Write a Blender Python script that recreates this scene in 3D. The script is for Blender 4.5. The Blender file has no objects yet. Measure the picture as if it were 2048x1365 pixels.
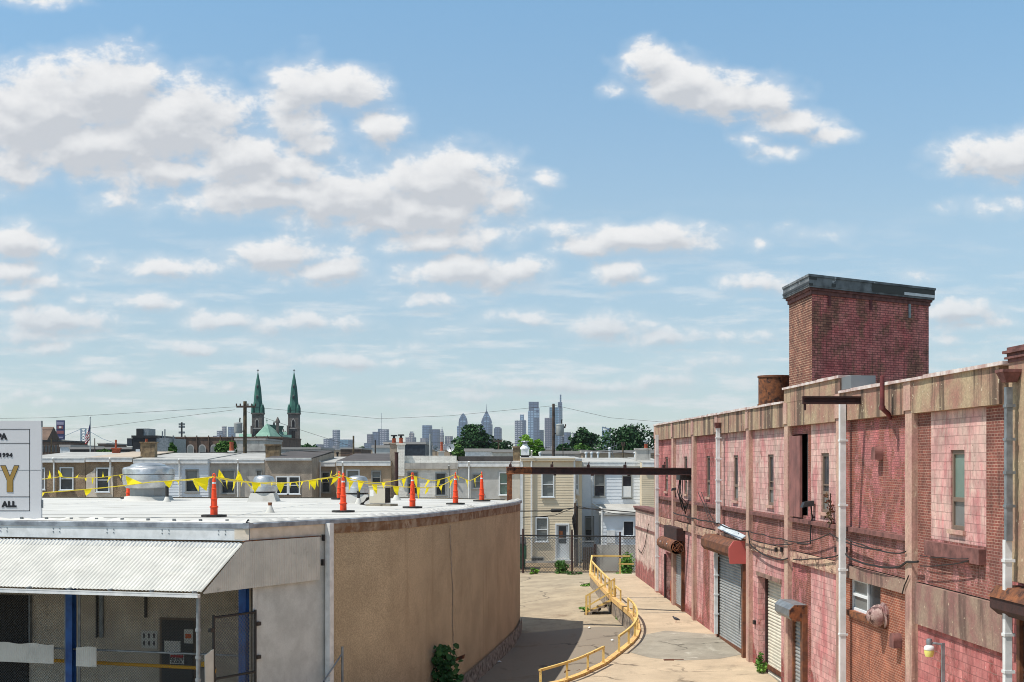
# Rooftops and a pink warehouse under a cumulus sky: builds the whole place in metres, camera included.
SUN_E, HAZE, SKY_S, CLOUD_S, EXPO = 3.3, 4.8e-5, .15, 1.0, .6
SKY_AIR, SKY_DUST, SKY_OZ = 1.0, .15, 2.5
# by elevation: hazy horizon, clear band, and a warm upper tint added to neutralise the ambient light
SKY_RAMP = [(0.0, (.42,.475,.565)), (.13, (.51,.515,.52)), (.25, (.65,.635,.575)), (.46, (.64,.745,.70)), (.5, (.66,.755,.71)), (1.0, (1.05,.92,.68))]
CLOUD_HI, CLOUD_LO = (.615,.61,.605,1), (.40,.413,.437,1)
import bpy, bmesh, math, random
from mathutils import Vector, Matrix
C = bpy.context.scene.collection
F, CX, HY, ZC = 2800.0, 1024.0, 925.0, 6.7          # lens in pixels of the 2048-wide photo, horizon row, eye height (m)
PI = math.pi

def W(x, y, Y):
    """point at depth Y (metres along the view) seen at column x / row y of the photo"""
    return Vector(((x - CX) * Y / F, Y, ZC - (y - HY) * Y / F))

def lin(c):
    c = c / 255.0
    return c / 12.92 if c <= 0.04045 else ((c + 0.055) / 1.055) ** 2.4
def rgb(r, g, b): return (lin(r), lin(g), lin(b), 1.0)

# ------------------------------------------------------------------ meshes
WM = {}
class MB:
    def __init__(s): s.v = []; s.f = []
    def face(s, *pts):
        i = len(s.v); s.v += [tuple(p) for p in pts]; s.f.append(tuple(range(i, i + len(pts)))); return s
    def hexa(s, P):
        i = len(s.v); s.v += [tuple(p) for p in P]
        for q in ((0,1,2,3),(4,7,6,5),(0,4,5,1),(1,5,6,2),(2,6,7,3),(3,7,4,0)): s.f.append(tuple(i + k for k in q))
        return s
    def box(s, x0, x1, y0, y1, z0, z1, m=None):
        P = [(x0,y0,z0),(x1,y0,z0),(x1,y1,z0),(x0,y1,z0),(x0,y0,z1),(x1,y0,z1),(x1,y1,z1),(x0,y1,z1)]
        return s.hexa([m(*p) for p in P] if m else P)
    def prism(s, poly, z0, z1, caps=True):
        n = len(poly); i = len(s.v)
        s.v += [(p[0], p[1], z0) for p in poly] + [(p[0], p[1], z1) for p in poly]
        for k in range(n): s.f.append((i+k, i+(k+1)%n, i+n+(k+1)%n, i+n+k))
        if caps: s.f.append(tuple(i+k for k in range(n))[::-1]); s.f.append(tuple(i+n+k for k in range(n)))
        return s
    def extr(s, prof, u0, u1, m):
        """profile of (v,z) points extruded along u, closed with caps"""
        n = len(prof); i = len(s.v)
        s.v += [tuple(m(u0, v, z)) for v, z in prof] + [tuple(m(u1, v, z)) for v, z in prof]
        for k in range(n): s.f.append((i+k, i+(k+1)%n, i+n+(k+1)%n, i+n+k))
        s.f.append(tuple(i+k for k in range(n))); s.f.append(tuple(i+n+k for k in range(n))[::-1])
        return s
    def tube(s, pts, r, n=8, cap=True, sq=False):
        pts = [Vector(p) for p in pts]; rs = r if isinstance(r, (list, tuple)) else [r]*len(pts)
        if sq: n = 4
        base = len(s.v); up = None
        for k, p in enumerate(pts):
            if k == 0: t = pts[1]-pts[0]
            elif k == len(pts)-1: t = pts[-1]-pts[-2]
            else: t = (pts[k+1]-p).normalized() + (p-pts[k-1]).normalized()
            if t.length < 1e-9: t = Vector((0,0,1))
            t.normalize()
            ref = Vector((0,0,1)) if abs(t.z) < .95 else Vector((0,1,0))
            if up is not None and up.cross(t).length > .2: ref = up
            a = t.cross(ref).normalized(); b = a.cross(t).normalized(); up = b
            for j in range(n):
                an = 2*PI*(j+.5)/n
                s.v.append(tuple(p + (a*math.cos(an) + b*math.sin(an))*rs[k]*(1.41 if n == 4 else 1)))
        for k in range(len(pts)-1):
            for j in range(n):
                s.f.append((base+k*n+j, base+k*n+(j+1)%n, base+(k+1)*n+(j+1)%n, base+(k+1)*n+j))
        if cap:
            s.f.append(tuple(base+j for j in range(n))[::-1]); s.f.append(tuple(base+(len(pts)-1)*n+j for j in range(n)))
        return s
    def lathe(s, prof, c, n=24, wob=0, a0=0.0):
        base = len(s.v)
        for r, z in prof:
            for j in range(n):
                an = a0 + 2*PI*j/n; rr = r*(1+wob*math.sin(3*an+z*7)+wob*.7*math.sin(7*an+z*13))
                s.v.append((c[0]+rr*math.cos(an), c[1]+rr*math.sin(an), c[2]+z))
        for k in range(len(prof)-1):
            for j in range(n):
                s.f.append((base+k*n+j, base+k*n+(j+1)%n, base+(k+1)*n+(j+1)%n, base+(k+1)*n+j))
        s.f.append(tuple(base+j for j in range(n))[::-1]); s.f.append(tuple(base+(len(prof)-1)*n+j for j in range(n)))
        return s
    def build(s, name, mat, parent=None, smooth=False, local=False, recalc=True):
        v = s.v
        if parent is not None and not local:
            M = WM[parent.name].inverted(); v = [tuple(M @ Vector(p)) for p in v]
        me = bpy.data.meshes.new(name); me.from_pydata(v, [], s.f); me.update()
        if recalc:
            bm = bmesh.new(); bm.from_mesh(me); bmesh.ops.recalc_face_normals(bm, faces=bm.faces); bm.to_mesh(me); bm.free()
        uv = me.uv_layers.new(name='UVMap')
        for p in me.polygons:
            nx, ny, nz = p.normal
            h = math.hypot(nx, ny)
            for li in p.loop_indices:
                co = me.vertices[me.loops[li].vertex_index].co
                if h > .7: t = (-ny/h, nx/h); uv.data[li].uv = (co.x*t[0]+co.y*t[1], co.z)
                else: uv.data[li].uv = (co.x, co.y)
        if smooth:
            me.shade_smooth()
            try: me.set_sharp_from_angle(angle=math.radians(38))
            except Exception: pass
        me.materials.append(mat)
        o = bpy.data.objects.new(name, me); C.objects.link(o)
        if parent is not None:
            o.parent = parent; WM[o.name] = WM[parent.name]
        else: WM[o.name] = Matrix.Identity(4)
        return o

def pane_wall(mb, u0, u1, z0, z1, holes, m, v=0.0, depth=.2):
    """front sheet with real openings and their reveals; holes = [(u0,u1,z0,z1)]"""
    us = sorted({u0, u1} | {min(max(h[k], u0), u1) for h in holes for k in (0, 1)})
    zs = sorted({z0, z1} | {min(max(h[k], z0), z1) for h in holes for k in (2, 3)})
    for a, b in zip(us, us[1:]):
        for c, d in zip(zs, zs[1:]):
            if any(h[0]-1e-6 <= a and b <= h[1]+1e-6 and h[2]-1e-6 <= c and d <= h[3]+1e-6 for h in holes): continue
            mb.face(m(a,v,c), m(b,v,c), m(b,v,d), m(a,v,d))
    for a, b, c, d in holes:
        e = v-depth
        mb.face(m(a,v,c), m(a,e,c), m(a,e,d), m(a,v,d)); mb.face(m(b,v,c), m(b,v,d), m(b,e,d), m(b,e,c))
        mb.face(m(a,v,d), m(a,e,d), m(b,e,d), m(b,v,d)); mb.face(m(a,v,c), m(b,v,c), m(b,e,c), m(a,e,c))
    return mb

def thing(name, label, cat, loc=(0,0,0), rotz=0.0, group=None):
    o = bpy.data.objects.new(name, None); C.objects.link(o); o.empty_display_size = .2
    o.location = loc; o.rotation_euler = (0, 0, rotz)
    WM[o.name] = Matrix.Translation(Vector(loc)) @ Matrix.Rotation(rotz, 4, 'Z')
    return tag(o, label, cat, group)
def tag(o, label, cat, group=None):
    o['label'] = label; o['category'] = cat
    if group: o['group'] = group
    return o
def struct(o): o['kind'] = 'structure'; return o
def dup(root, loc, label, rotz=0.0, group=None, scale=None):
    r = root.copy(); C.objects.link(r); r.location = loc; r.rotation_euler = (0, 0, rotz); r['label'] = label
    if scale: r.scale = scale
    if group: r['group'] = group
    WM[r.name] = Matrix.Translation(Vector(loc)) @ Matrix.Rotation(rotz, 4, 'Z')
    for ch in [o for o in root.children]:
        c = ch.copy(); C.objects.link(c); c.parent = r; WM[c.name] = WM[r.name]
        for g in [o for o in ch.children]:
            d = g.copy(); C.objects.link(d); d.parent = c; WM[d.name] = WM[r.name]
    return r
def ident(x, y, z): return (x, y, z)

# ------------------------------------------------------------------ materials
class G:
    def __init__(s, name):
        s.m = bpy.data.materials.new(name); s.m.use_nodes = True; s.nt = s.m.node_tree
        s.b = s.nt.nodes['Principled BSDF']; s._tc = None
    def nd(s, t, **kw):
        n = s.nt.nodes.new(t)
        for k, v in kw.items(): setattr(n, k, v)
        return n
    def put(s, sock, v):
        if v is None: return
        if hasattr(v, 'is_output') or isinstance(v, bpy.types.NodeSocket): s.nt.links.new(v, sock)
        else: sock.default_value = v
    def tc(s, out='Object'):
        if s._tc is None: s._tc = s.nd('ShaderNodeTexCoord')
        return s._tc.outputs[out]
    def map(s, vec, scale=(1,1,1), loc=(0,0,0)):
        n = s.nd('ShaderNodeMapping'); s.put(n.inputs['Vector'], vec); n.inputs['Scale'].default_value = scale
        n.inputs['Location'].default_value = loc; return n.outputs[0]
    def noise(s, vec, scale, detail=4, rough=.55, dist=0.0):
        n = s.nd('ShaderNodeTexNoise'); s.put(n.inputs['Vector'], vec); n.inputs['Scale'].default_value = scale
        n.inputs['Detail'].default_value = detail; n.inputs['Roughness'].default_value = rough; n.inputs['Distortion'].default_value = dist
        return n.outputs[0]
    def step(s, fac, a, b, lo=0.0, hi=1.0):
        n = s.nd('ShaderNodeMapRange', interpolation_type='SMOOTHSTEP'); s.put(n.inputs[0], fac)
        for k, v in ((1,a),(2,b),(3,lo),(4,hi)): n.inputs[k].default_value = v
        return n.outputs[0]
    def mix(s, fac, a, b, mode='MIX'):
        n = s.nd('ShaderNodeMix', data_type='RGBA', blend_type=mode)
        s.put(n.inputs[0], fac); s.put(n.inputs[6], a); s.put(n.inputs[7], b); return n.outputs[2]
    def math(s, op, a, b=None, c=None, clamp=False):
        n = s.nd('ShaderNodeMath', operation=op, use_clamp=clamp); s.put(n.inputs[0], a); s.put(n.inputs[1], b); s.put(n.inputs[2], c); return n.outputs[0]
    def brick(s, vec, w, h, c1, c2, mortar, ms=.008, bias=0.0, off=.5):
        n = s.nd('ShaderNodeTexBrick'); s.put(n.inputs['Vector'], vec)
        s.put(n.inputs['Color1'], c1); s.put(n.inputs['Color2'], c2); s.put(n.inputs['Mortar'], mortar)
        n.inputs['Scale'].default_value = 1; n.inputs['Mortar Size'].default_value = ms; n.inputs['Mortar Smooth'].default_value = .2
        n.inputs['Bias'].default_value = bias; n.inputs['Brick Width'].default_value = w; n.inputs['Row Height'].default_value = h; n.offset = off
        return n.outputs[0], n.outputs[1]
    def bump(s, h, strength=.4, dist=.02):
        n = s.nd('ShaderNodeBump'); s.put(n.inputs['Height'], h); n.inputs['Strength'].default_value = strength; n.inputs['Distance'].default_value = dist
        s.put(s.b.inputs['Normal'], n.outputs[0])
    def done(s, col, rough=.85, metal=0.0, spec=None):
        s.put(s.b.inputs['Base Color'], col); s.put(s.b.inputs['Roughness'], rough); s.put(s.b.inputs['Metallic'], metal)
        if spec is not None: s.b.inputs['Specular IOR Level'].default_value = spec
        return s.m

def mottled(name, c1, c2, scale=3.0, rough=.85, bump=.0, bscale=60, streak=None, stk=(.55,.75), sscale=(5,5,.35), spots=None, spt=(.6,.66), sps=6.0, metal=0.0, fine=.0, bdist=.01):
    g = G(name); o = g.tc()
    col = g.mix(g.step(g.noise(o, scale, 6, .6), .32, .68), c1, c2)
    if fine:
        f = g.noise(o, bscale, 3, .7); col = g.mix(g.step(f, .35, .65, 0, fine), col, (c1[0]*.35, c1[1]*.35, c1[2]*.35, 1))
    if streak:
        st = g.noise(g.map(o, sscale), 1.0, 5, .6); col = g.mix(g.step(st, stk[0], stk[1], 0, .85), col, streak)
    if spots:
        sp = g.noise(o, sps, 8, .65); col = g.mix(g.step(sp, spt[0], spt[1]), col, spots)
    if bump: g.bump(g.noise(o, bscale, 4, .6), bump, bdist)
    return g.done(col, rough, metal)

def masonry(name, bw, bh, p1, p2, b1, b2, mortar, expose=(.5,.6), escale=1.3, mline=.35, ms=.006, grime=None, grange=(.52,.75), gs=(3.5,3.5,.25), vtint=None, base=None, warm=None, bumps=.6, flake=None, dirt=.36, var=.22):
    """painted brick / block: paint p1..p2 over bricks b1..b2, peeling by noise; grime runs downwards"""
    p1, p2, vtint = [(c[0]*1.02, c[1]*.97, c[2]*.92, 1) if c else c for c in (p1, p2, vtint)]   # aged paint has yellowed
    if name.startswith('white'): p1, p2 = rgb(238,236,228), rgb(228,226,218)
    g = G(name); o = g.tc(); uv = g.tc('UV')
    wn = g.nd('ShaderNodeTexNoise'); g.put(wn.inputs['Vector'], uv); wn.inputs['Scale'].default_value = 5.0; wn.inputs['Detail'].default_value = 3
    wsb = g.nd('ShaderNodeVectorMath', operation='MULTIPLY_ADD'); g.put(wsb.inputs[0], wn.outputs['Color']); wsb.inputs[1].default_value = (.022,.016,0); g.put(wsb.inputs[2], uv)
    uvw = wsb.outputs[0]
    bcol, bf = g.brick(uvw, bw, bh, b1, b2, mortar, ms)
    bcol = g.mix(.9, bcol, g.mix(g.step(g.noise(o, 2.2, 8, .7), .3, .7), (.62,.6,.6,1), (1.1,1.08,1.05,1)), 'MULTIPLY')
    pc = g.mix(g.step(g.noise(o, 1.1, 8, .7), .34, .66), p1, p2)
    if vtint:                                            # washes where the paint has run and thinned
        pc = g.mix(g.step(g.noise(g.map(o, (1.7,1.7,.5), (3,1,7)), 1, 8, .72, .5), .46, .62, 0, .85), pc, vtint)
    pb, pf = g.brick(uvw, bw, bh, (1.04,1.04,1.04,1), (1-var,1-var,1-var,1), (1-mline,)*3+(1,), ms*1.15)
    pc = g.mix(1.0, pc, pb, 'MULTIPLY')
    e = g.noise(g.map(o, (1,1,.8), (11,5,2)), escale, 11, .76)
    if base is not None:                                  # paint is lost more towards the foot of the wall
        sx = g.nd('ShaderNodeSeparateXYZ'); g.put(sx.inputs[0], o)
        e = g.math('ADD', e, g.step(sx.outputs[2], base[0], base[1], base[2], 0))
    col = g.mix(g.step(e, expose[0], expose[1]), pc, bcol)
    if warm:
        col = g.mix(g.step(g.noise(g.map(o, (1.2,1.2,.3), (1,9,4)), 1.0, 9, .7), .56, .66, 0, .85), col, g.mix(1.0, warm, pb, 'MULTIPLY'), 'MIX')
    if flake:
        col = g.mix(g.step(g.noise(g.map(o, (1,1,1), (5,1,9)), 16.0, 6, .7), .63, .68), col, flake)
    if grime:
        gr = g.noise(g.map(o, gs, (7,3,1)), 1.0, 8, .72); col = g.mix(g.step(gr, grange[0], grange[1], 0, .85), col, grime)
        g3 = g.noise(g.map(o, (9,9,.5), (4,2,6)), 1.0, 4, .6); col = g.mix(g.step(g3, .56, .74, 0, .6), col, grime)
        gr2 = g.noise(g.map(o, (1,1,1), (2,8,5)), 12.0, 6, .72); col = g.mix(g.step(gr2, .58, .68, 0, .65), col, grime)
    if dirt:
        dm = g.step(g.noise(g.map(o, (1,1,.7), (8,8,2)), 2.6, 10, .75), .36, .64, 1-dirt, 1.06)
        cb = g.nd('ShaderNodeCombineXYZ'); [g.put(cb.inputs[k], dm) for k in range(3)]
        col = g.mix(1.0, col, cb.outputs[0], 'MULTIPLY')
    h = g.math('ADD', g.math('MULTIPLY', bf, -1.0), g.math('MULTIPLY', g.noise(o, 40, 4, .6), .5))
    g.bump(h, bumps, .012)
    return g.done(col, .88)

def plain(name, c, rough=.6, metal=0.0, var=.12, scale=8.0, spec=None):
    g = G(name); d = (c[0]*(1-var), c[1]*(1-var), c[2]*(1-var), 1)
    return g.done(g.mix(g.noise(g.tc(), scale, 5, .6), d, c), rough, metal, spec)

def cracked(name, c1, c2, sp, sps, crack, cs=.28, near=None):
    g = G(name); o = g.tc(); col = g.mix(g.step(g.noise(o, .8, 8, .7), .32, .68), c1, c2)
    if near:                                              # darker tone on the near length
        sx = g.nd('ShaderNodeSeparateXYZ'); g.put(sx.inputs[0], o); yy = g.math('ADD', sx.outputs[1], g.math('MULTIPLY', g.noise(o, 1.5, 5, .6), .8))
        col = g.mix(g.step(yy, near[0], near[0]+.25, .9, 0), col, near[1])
    col = g.mix(g.step(g.noise(g.map(o, (1,1,1), (4,7,1)), sps, 8, .7), .57, .70, 0, .9), col, sp)
    col = g.mix(g.step(g.noise(g.map(o, (1,.35,1), (9,2,1)), 2.2, 8, .75), .55, .70, 0, .5), col, sp)
    col = g.mix(g.step(g.noise(o, 36, 3, .7), .35, .65, 0, .22), col, (c1[0]*.4, c1[1]*.4, c1[2]*.4, 1))
    wn = g.nd('ShaderNodeTexNoise'); g.put(wn.inputs['Vector'], o); wn.inputs['Scale'].default_value = .9; wn.inputs['Detail'].default_value = 6
    wv = g.nd('ShaderNodeVectorMath', operation='MULTIPLY_ADD'); g.put(wv.inputs[0], wn.outputs['Color']); wv.inputs[1].default_value = (1.3,1.3,1.3); g.put(wv.inputs[2], o)
    v = g.nd('ShaderNodeTexVoronoi', feature='DISTANCE_TO_EDGE'); g.put(v.inputs['Vector'], wv.outputs[0]); v.inputs['Scale'].default_value = cs
    gate = g.step(g.noise(o, .35, 2), .48, .56)
    col = g.mix(g.math('MULTIPLY', g.step(v.outputs['Distance'], .006, .012, .75, 0), gate), col, crack)
    g.bump(g.noise(o, 30, 4, .6), .3, .01); return g.done(col, .93)
def leafmat(name, a, b, scale=1.0):
    g = G(name); o = g.tc()
    col = g.mix(g.step(g.noise(o, scale, 3, .6), .35, .65), a, b)
    g.put(g.b.inputs['Subsurface Weight'], 0.0)
    m = g.done(col, .6, 0, .2)
    return m

M = {}
M['seam'] = plain('roof_seam_grime', rgb(164,163,158), .8)
M['white_roof'] = mottled('white_roof_coating', rgb(198,197,191), rgb(184,183,178), .5, .75, .15, 5, spots=rgb(160,157,148), spt=(.56,.72), sps=.7, streak=rgb(150,149,144), stk=(.58,.78), sscale=(.12,2.2,1), bdist=.02)
M['white_metal'] = plain('white_painted_metal', rgb(226,228,230), .45, 0, .08)
M['gutter_white'] = mottled('weathered_white_gutter', rgb(228,230,230), rgb(205,207,206), 4, .55)
M['alu'] = mottled('spun_aluminium', rgb(205,207,208), rgb(168,170,172), 2.5, .42, .25, 6, metal=.75, bdist=.03)
M['alu_dark'] = plain('grey_metal_duct', rgb(140,142,143), .5, .6)
M['galv'] = mottled('galvanised_steel', rgb(150,156,160), rgb(118,124,128), 5, .5, metal=.5)
M['black_metal'] = plain('dark_painted_metal', rgb(34,34,36), .5)
M['rubber'] = plain('black_rubber', rgb(44,43,42), .8)
M['cone'] = plain('orange_plastic', rgb(244,74,22), .45, 0, .12, 5)
M['pennant'] = plain('yellow_pennant_vinyl', rgb(255,228,16), .5, 0, .06)
g = G('translucent_vinyl'); tb = g.nd('ShaderNodeBsdfTranslucent'); tb.inputs[0].default_value = rgb(255,230,20); mxs = g.nd('ShaderNodeMixShader'); mxs.inputs[0].default_value = .42; g.b.inputs['Base Color'].default_value = rgb(255,232,20); g.b.inputs['Roughness'].default_value = .5
g.nt.links.new(g.b.outputs[0], mxs.inputs[1]); g.nt.links.new(tb.outputs[0], mxs.inputs[2]); g.nt.links.new(mxs.outputs[0], [n for n in g.nt.nodes if n.type == 'OUTPUT_MATERIAL'][0].inputs[0]); M['pennant'] = g.m
M['cord'] = plain('pennant_cord', rgb(250,222,50), .6)
M['tan'] = mottled('tan_stucco', rgb(212,191,158), rgb(190,170,140), .9, .92, .7, 34, streak=rgb(150,128,100), stk=(.54,.80), sscale=(1.6,1.6,.12), fine=.66)
M['stonebase'] = mottled('rubble_stone_footing', rgb(168,164,160), rgb(84,80,78), 7, .9, .9, 14, bdist=.05)
M['rustband'] = mottled('rusted_fascia_band', rgb(172,156,136), rgb(112,84,60), 2.2, .85, .3, 30, spots=rgb(124,90,62), spt=(.44,.60), sps=3.5)
M['greywall'] = mottled('grey_white_stucco', rgb(206,210,208), rgb(184,188,186), 2, .9, .4, 40, streak=rgb(150,152,148), stk=(.6,.85), fine=.15)
M['drip'] = mottled('grey_drip_edge', rgb(158,166,174), rgb(112,118,126), 4, .5)
M['blue'] = mottled('blue_column_paint', rgb(34,84,150), rgb(20,58,114), 4, .6, spots=rgb(96,60,50), spt=(.68,.72), sps=7)
M['corr'] = mottled('white_corrugated_sheet', rgb(204,202,194), rgb(186,185,178), 2, .6, streak=rgb(150,147,138), stk=(.6,.8), sscale=(.7,6,6))
M['recess'] = mottled('shaded_recess_wall', rgb(226,213,194), rgb(200,187,170), 2, .9, .3, 30)
M['door_dark'] = plain('charcoal_door_paint', rgb(58,60,62), .6)
M['mesh'] = plain('grey_wire_mesh', rgb(92,94,94), .6)
M['paper'] = plain('white_paper_notice', rgb(226,226,222), .8)
M['red_sign'] = plain('red_sign_face', rgb(186,40,44), .6)
M['yellow'] = mottled('weathered_yellow_paint', rgb(228,198,124), rgb(214,178,100), 4, .8, spots=rgb(142,104,68), spt=(.57,.62), sps=11)
M['yellow2'] = mottled('worn_yellow_kerb_paint', rgb(226,186,110), rgb(204,164,112), 3, .85, spots=rgb(160,120,86), spt=(.55,.62), sps=6)
M['hazard_yellow'] = plain('hazard_yellow', rgb(236,176,20), .6)
M['dock'] = cracked('sunlit_concrete_dock', rgb(198,178,150), rgb(176,158,133), rgb(142,128,108), 1.1, rgb(92,80,66))
M['patch'] = cracked('grey_concrete_patch', rgb(166,158,142), rgb(138,131,117), rgb(190,183,168), 1.6, rgb(84,78,68))
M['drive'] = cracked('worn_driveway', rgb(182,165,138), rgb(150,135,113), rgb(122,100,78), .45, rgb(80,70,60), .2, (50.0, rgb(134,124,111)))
M['asphalt'] = mottled('asphalt_ground', rgb(92,88,84), rgb(70,68,66), .5, .93, .3, 30)
M['soil'] = mottled('dry_soil', rgb(150,128,98), rgb(112,96,74), 1.5, .95, .4, 20)
M['retain'] = mottled('stone_retaining_wall', rgb(164,148,130), rgb(96,88,82), 4, .9, .8, 10, spots=rgb(196,184,166), spt=(.58,.66), sps=5, bdist=.04)
M['rust'] = mottled('rusted_steel_beam', rgb(66,38,34), rgb(44,28,27), 6, .85, .3, 30)
M['rust_bright'] = mottled('orange_rust', rgb(138,84,50), rgb(84,52,36), 6, .9, .4, 24, spots=rgb(58,36,28), spt=(.52,.62), sps=5)
M['rust_hood'] = mottled('rusty_brown_hood', rgb(128,80,52), rgb(84,54,42), 5, .8, .3, 20, spots=rgb(168,110,52), spt=(.6,.68), sps=4)
M['salmon'] = plain('salmon_painted_metal', rgb(186,92,86), .7)
M['slat'] = mottled('galvanised_shutter', rgb(188,190,188), rgb(160,163,162), 3, .45, streak=rgb(120,116,108), stk=(.6,.85), metal=.35)
M['slat_white'] = mottled('cream_shutter', rgb(226,220,202), rgb(206,200,184), 3, .6, streak=rgb(168,160,142), stk=(.62,.85))
M['slat_dark'] = mottled('blue_black_shutter', rgb(60,66,74), rgb(42,47,54), 3, .5)
M['glass'] = (lambda g: g.done(g.mix(g.noise(g.tc(), 2.0, 3), rgb(38,44,50), rgb(64,72,80)), .12, 0, .6))(G('window_glass_dark'))
M['glass_grey'] = (lambda g: g.done(g.mix(g.noise(g.tc(), 3.0, 3), rgb(104,108,108), rgb(134,138,136)), .2, 0, .5))(G('window_glass_curtain_sky'))  # grey for curtains; upper sashes use it as painted sky reflection
M['glass_green'] = (lambda g: g.done(g.mix(g.noise(g.tc(), 3.0, 3), rgb(96,118,110), rgb(124,144,134)), .2, 0, .5))(G('window_glass_greenish'))
M['dark'] = plain('dark_interior', rgb(26,24,24), .9)
M['bronze'] = plain('bronze_window_frame', rgb(122,104,90), .6)
M['frame_white'] = plain('white_window_frame', rgb(226,230,232), .5)
M['frame_grey'] = plain('grey_window_frame', rgb(150,152,150), .6)
M['cable'] = plain('black_cable', rgb(38,34,34), .7)
M['pink_pipe'] = mottled('red_painted_pipe', rgb(124,60,60), rgb(92,44,46), 4, .75)
M['orangepaint'] = plain('orange_paint_strip', rgb(222,104,44), .7)
# painted masonry of the warehouse
MORT = rgb(150,122,112)
pk1, pk2 = rgb(228,176,178), rgb(218,150,156)
GR = rgb(96,72,68); FL = rgb(222,204,192)
M['block_pale'] = masonry('pale_pink_block', .235, .14, rgb(222,198,188), rgb(212,164,162), rgb(186,120,116), rgb(164,98,94), MORT, (.58,.68), 1.5, .34, .008, GR, (.54,.78), vtint=rgb(204,132,136), flake=FL, dirt=.28)
M['block_red'] = masonry('reddish_pink_block', .235, .14, rgb(206,140,138), rgb(184,106,108), rgb(164,84,80), rgb(142,68,64), MORT, (.50,.60), 1.5, .40, .008, rgb(96,66,62), (.54,.78), vtint=rgb(180,108,108), flake=FL, dirt=.28)
M['block_pink'] = masonry('bright_pink_block', .235, .14, rgb(222,184,180), rgb(210,156,156), rgb(172,92,88), rgb(146,68,66), MORT, (.57,.64), 1.3, .38, .008, GR, (.55,.8), vtint=rgb(204,128,132), base=(1.3,2.2,.2), flake=FL, dirt=.28)
M['brick_red'] = masonry('peeling_red_brick', .12, .047, rgb(208,140,140), rgb(190,112,114), rgb(158,86,72), rgb(126,66,58), rgb(172,132,118), (.45,.52), 1.4, .5, .007, rgb(78,48,46), (.56,.8), warm=rgb(158,90,60), dirt=.30)
M['brick_spandrel'] = masonry('spandrel_brick', .12, .047, rgb(216,160,158), rgb(200,128,128), rgb(156,92,80), rgb(124,68,60), rgb(172,136,124), (.41,.49), 1.6, .48, .007, rgb(86,60,56), (.57,.82), dirt=.30)
M['brick_orange'] = masonry('orange_brick', .12, .047, rgb(214,160,160), rgb(196,122,126), rgb(170,94,66), rgb(142,76,56), rgb(192,150,128), (.36,.43), .9, .5, .007, rgb(90,54,46), (.6,.86), dirt=.26, base=(1.2,2.6,-.14))
M['brick_plain'] = masonry('bare_brown_brick', .12, .047, rgb(190,122,114), rgb(170,98,92), rgb(158,90,76), rgb(128,70,60), rgb(180,144,128), (.34,.46), 1.5, .48, .007, rgb(74,48,44), (.56,.82), dirt=.4)
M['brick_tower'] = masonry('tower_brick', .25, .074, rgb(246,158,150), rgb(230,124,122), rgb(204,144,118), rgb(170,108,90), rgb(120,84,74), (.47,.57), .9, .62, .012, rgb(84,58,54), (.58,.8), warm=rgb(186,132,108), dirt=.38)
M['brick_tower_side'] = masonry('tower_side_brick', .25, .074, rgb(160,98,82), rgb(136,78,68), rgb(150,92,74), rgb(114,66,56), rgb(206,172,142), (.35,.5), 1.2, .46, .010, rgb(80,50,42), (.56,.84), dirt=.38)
M['concrete_band'] = mottled('streaked_concrete', rgb(184,164,132), rgb(164,118,104), 1.3, .9, .6, 22, streak=rgb(78,62,52), stk=(.49,.62), sscale=(3.4,3.4,.22), spots=rgb(206,190,162), spt=(.63,.67), sps=11, fine=.4)
M['concrete_dirty'] = mottled('dirty_concrete', rgb(160,138,120), rgb(142,98,94), 1.6, .9, .6, 22, streak=rgb(86,66,60), stk=(.48,.64), sscale=(2.4,2.4,.3), spots=rgb(206,188,160), spt=(.64,.68), sps=12, fine=.35)
M['pilaster'] = mottled('pinkish_pilaster', rgb(202,172,150), rgb(190,142,134), 1.5, .9, .6, 24, streak=rgb(122,94,84), stk=(.50,.70), sscale=(4,4,.4), spots=rgb(204,184,160), spt=(.62,.67), sps=10, fine=.35)
M['ledge'] = mottled('brown_brick_ledge', rgb(132,88,82), rgb(92,60,56), 5, .9, .5, 20)
M['crumble'] = mottled('crumbling_lintel', rgb(206,178,150), rgb(168,124,112), 3, .92, .9, 12, spots=rgb(110,84,74), spt=(.54,.62), sps=7, bdist=.05)
M['coping'] = mottled('white_flaking_coping', rgb(222,214,208), rgb(180,150,142), 4, .85, .4, 20)
M['wing'] = masonry('low_wing_wall', .27, .16, rgb(222,204,194), rgb(208,176,170), rgb(176,108,104), rgb(150,86,82), MORT, (.60,.72), 1.3, .2, .006, rgb(130,100,90), (.56,.82), base=(2.0,2.8,.3))
M['board'] = mottled('red_stained_boards', rgb(146,98,92), rgb(112,76,72), 2, .85, .4, 20, streak=rgb(70,38,38), stk=(.5,.75), sscale=(9,9,.3))
M['cowl'] = mottled('flaking_cowl_paint', rgb(176,152,144), rgb(136,96,94), 9, .75, .4, 16, spots=rgb(84,58,56), spt=(.52,.6), sps=8)
M['stain'] = mottled('dark_oil_stain', rgb(128,112,94), rgb(104,90,76), 1.5, .92, .3, 20, spots=rgb(140,96,62), spt=(.56,.66), sps=.9, fine=.2)
M['cap_metal'] = mottled('weathered_cornice_metal', rgb(120,124,126), rgb(70,73,76), 2.2, .6, .4, 10, spots=rgb(170,172,172), spt=(.60,.66), sps=3)
M['tarp'] = mottled('pale_flashing_sheet', rgb(196,204,208), rgb(164,174,180), 4, .6, .4, 8)
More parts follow.
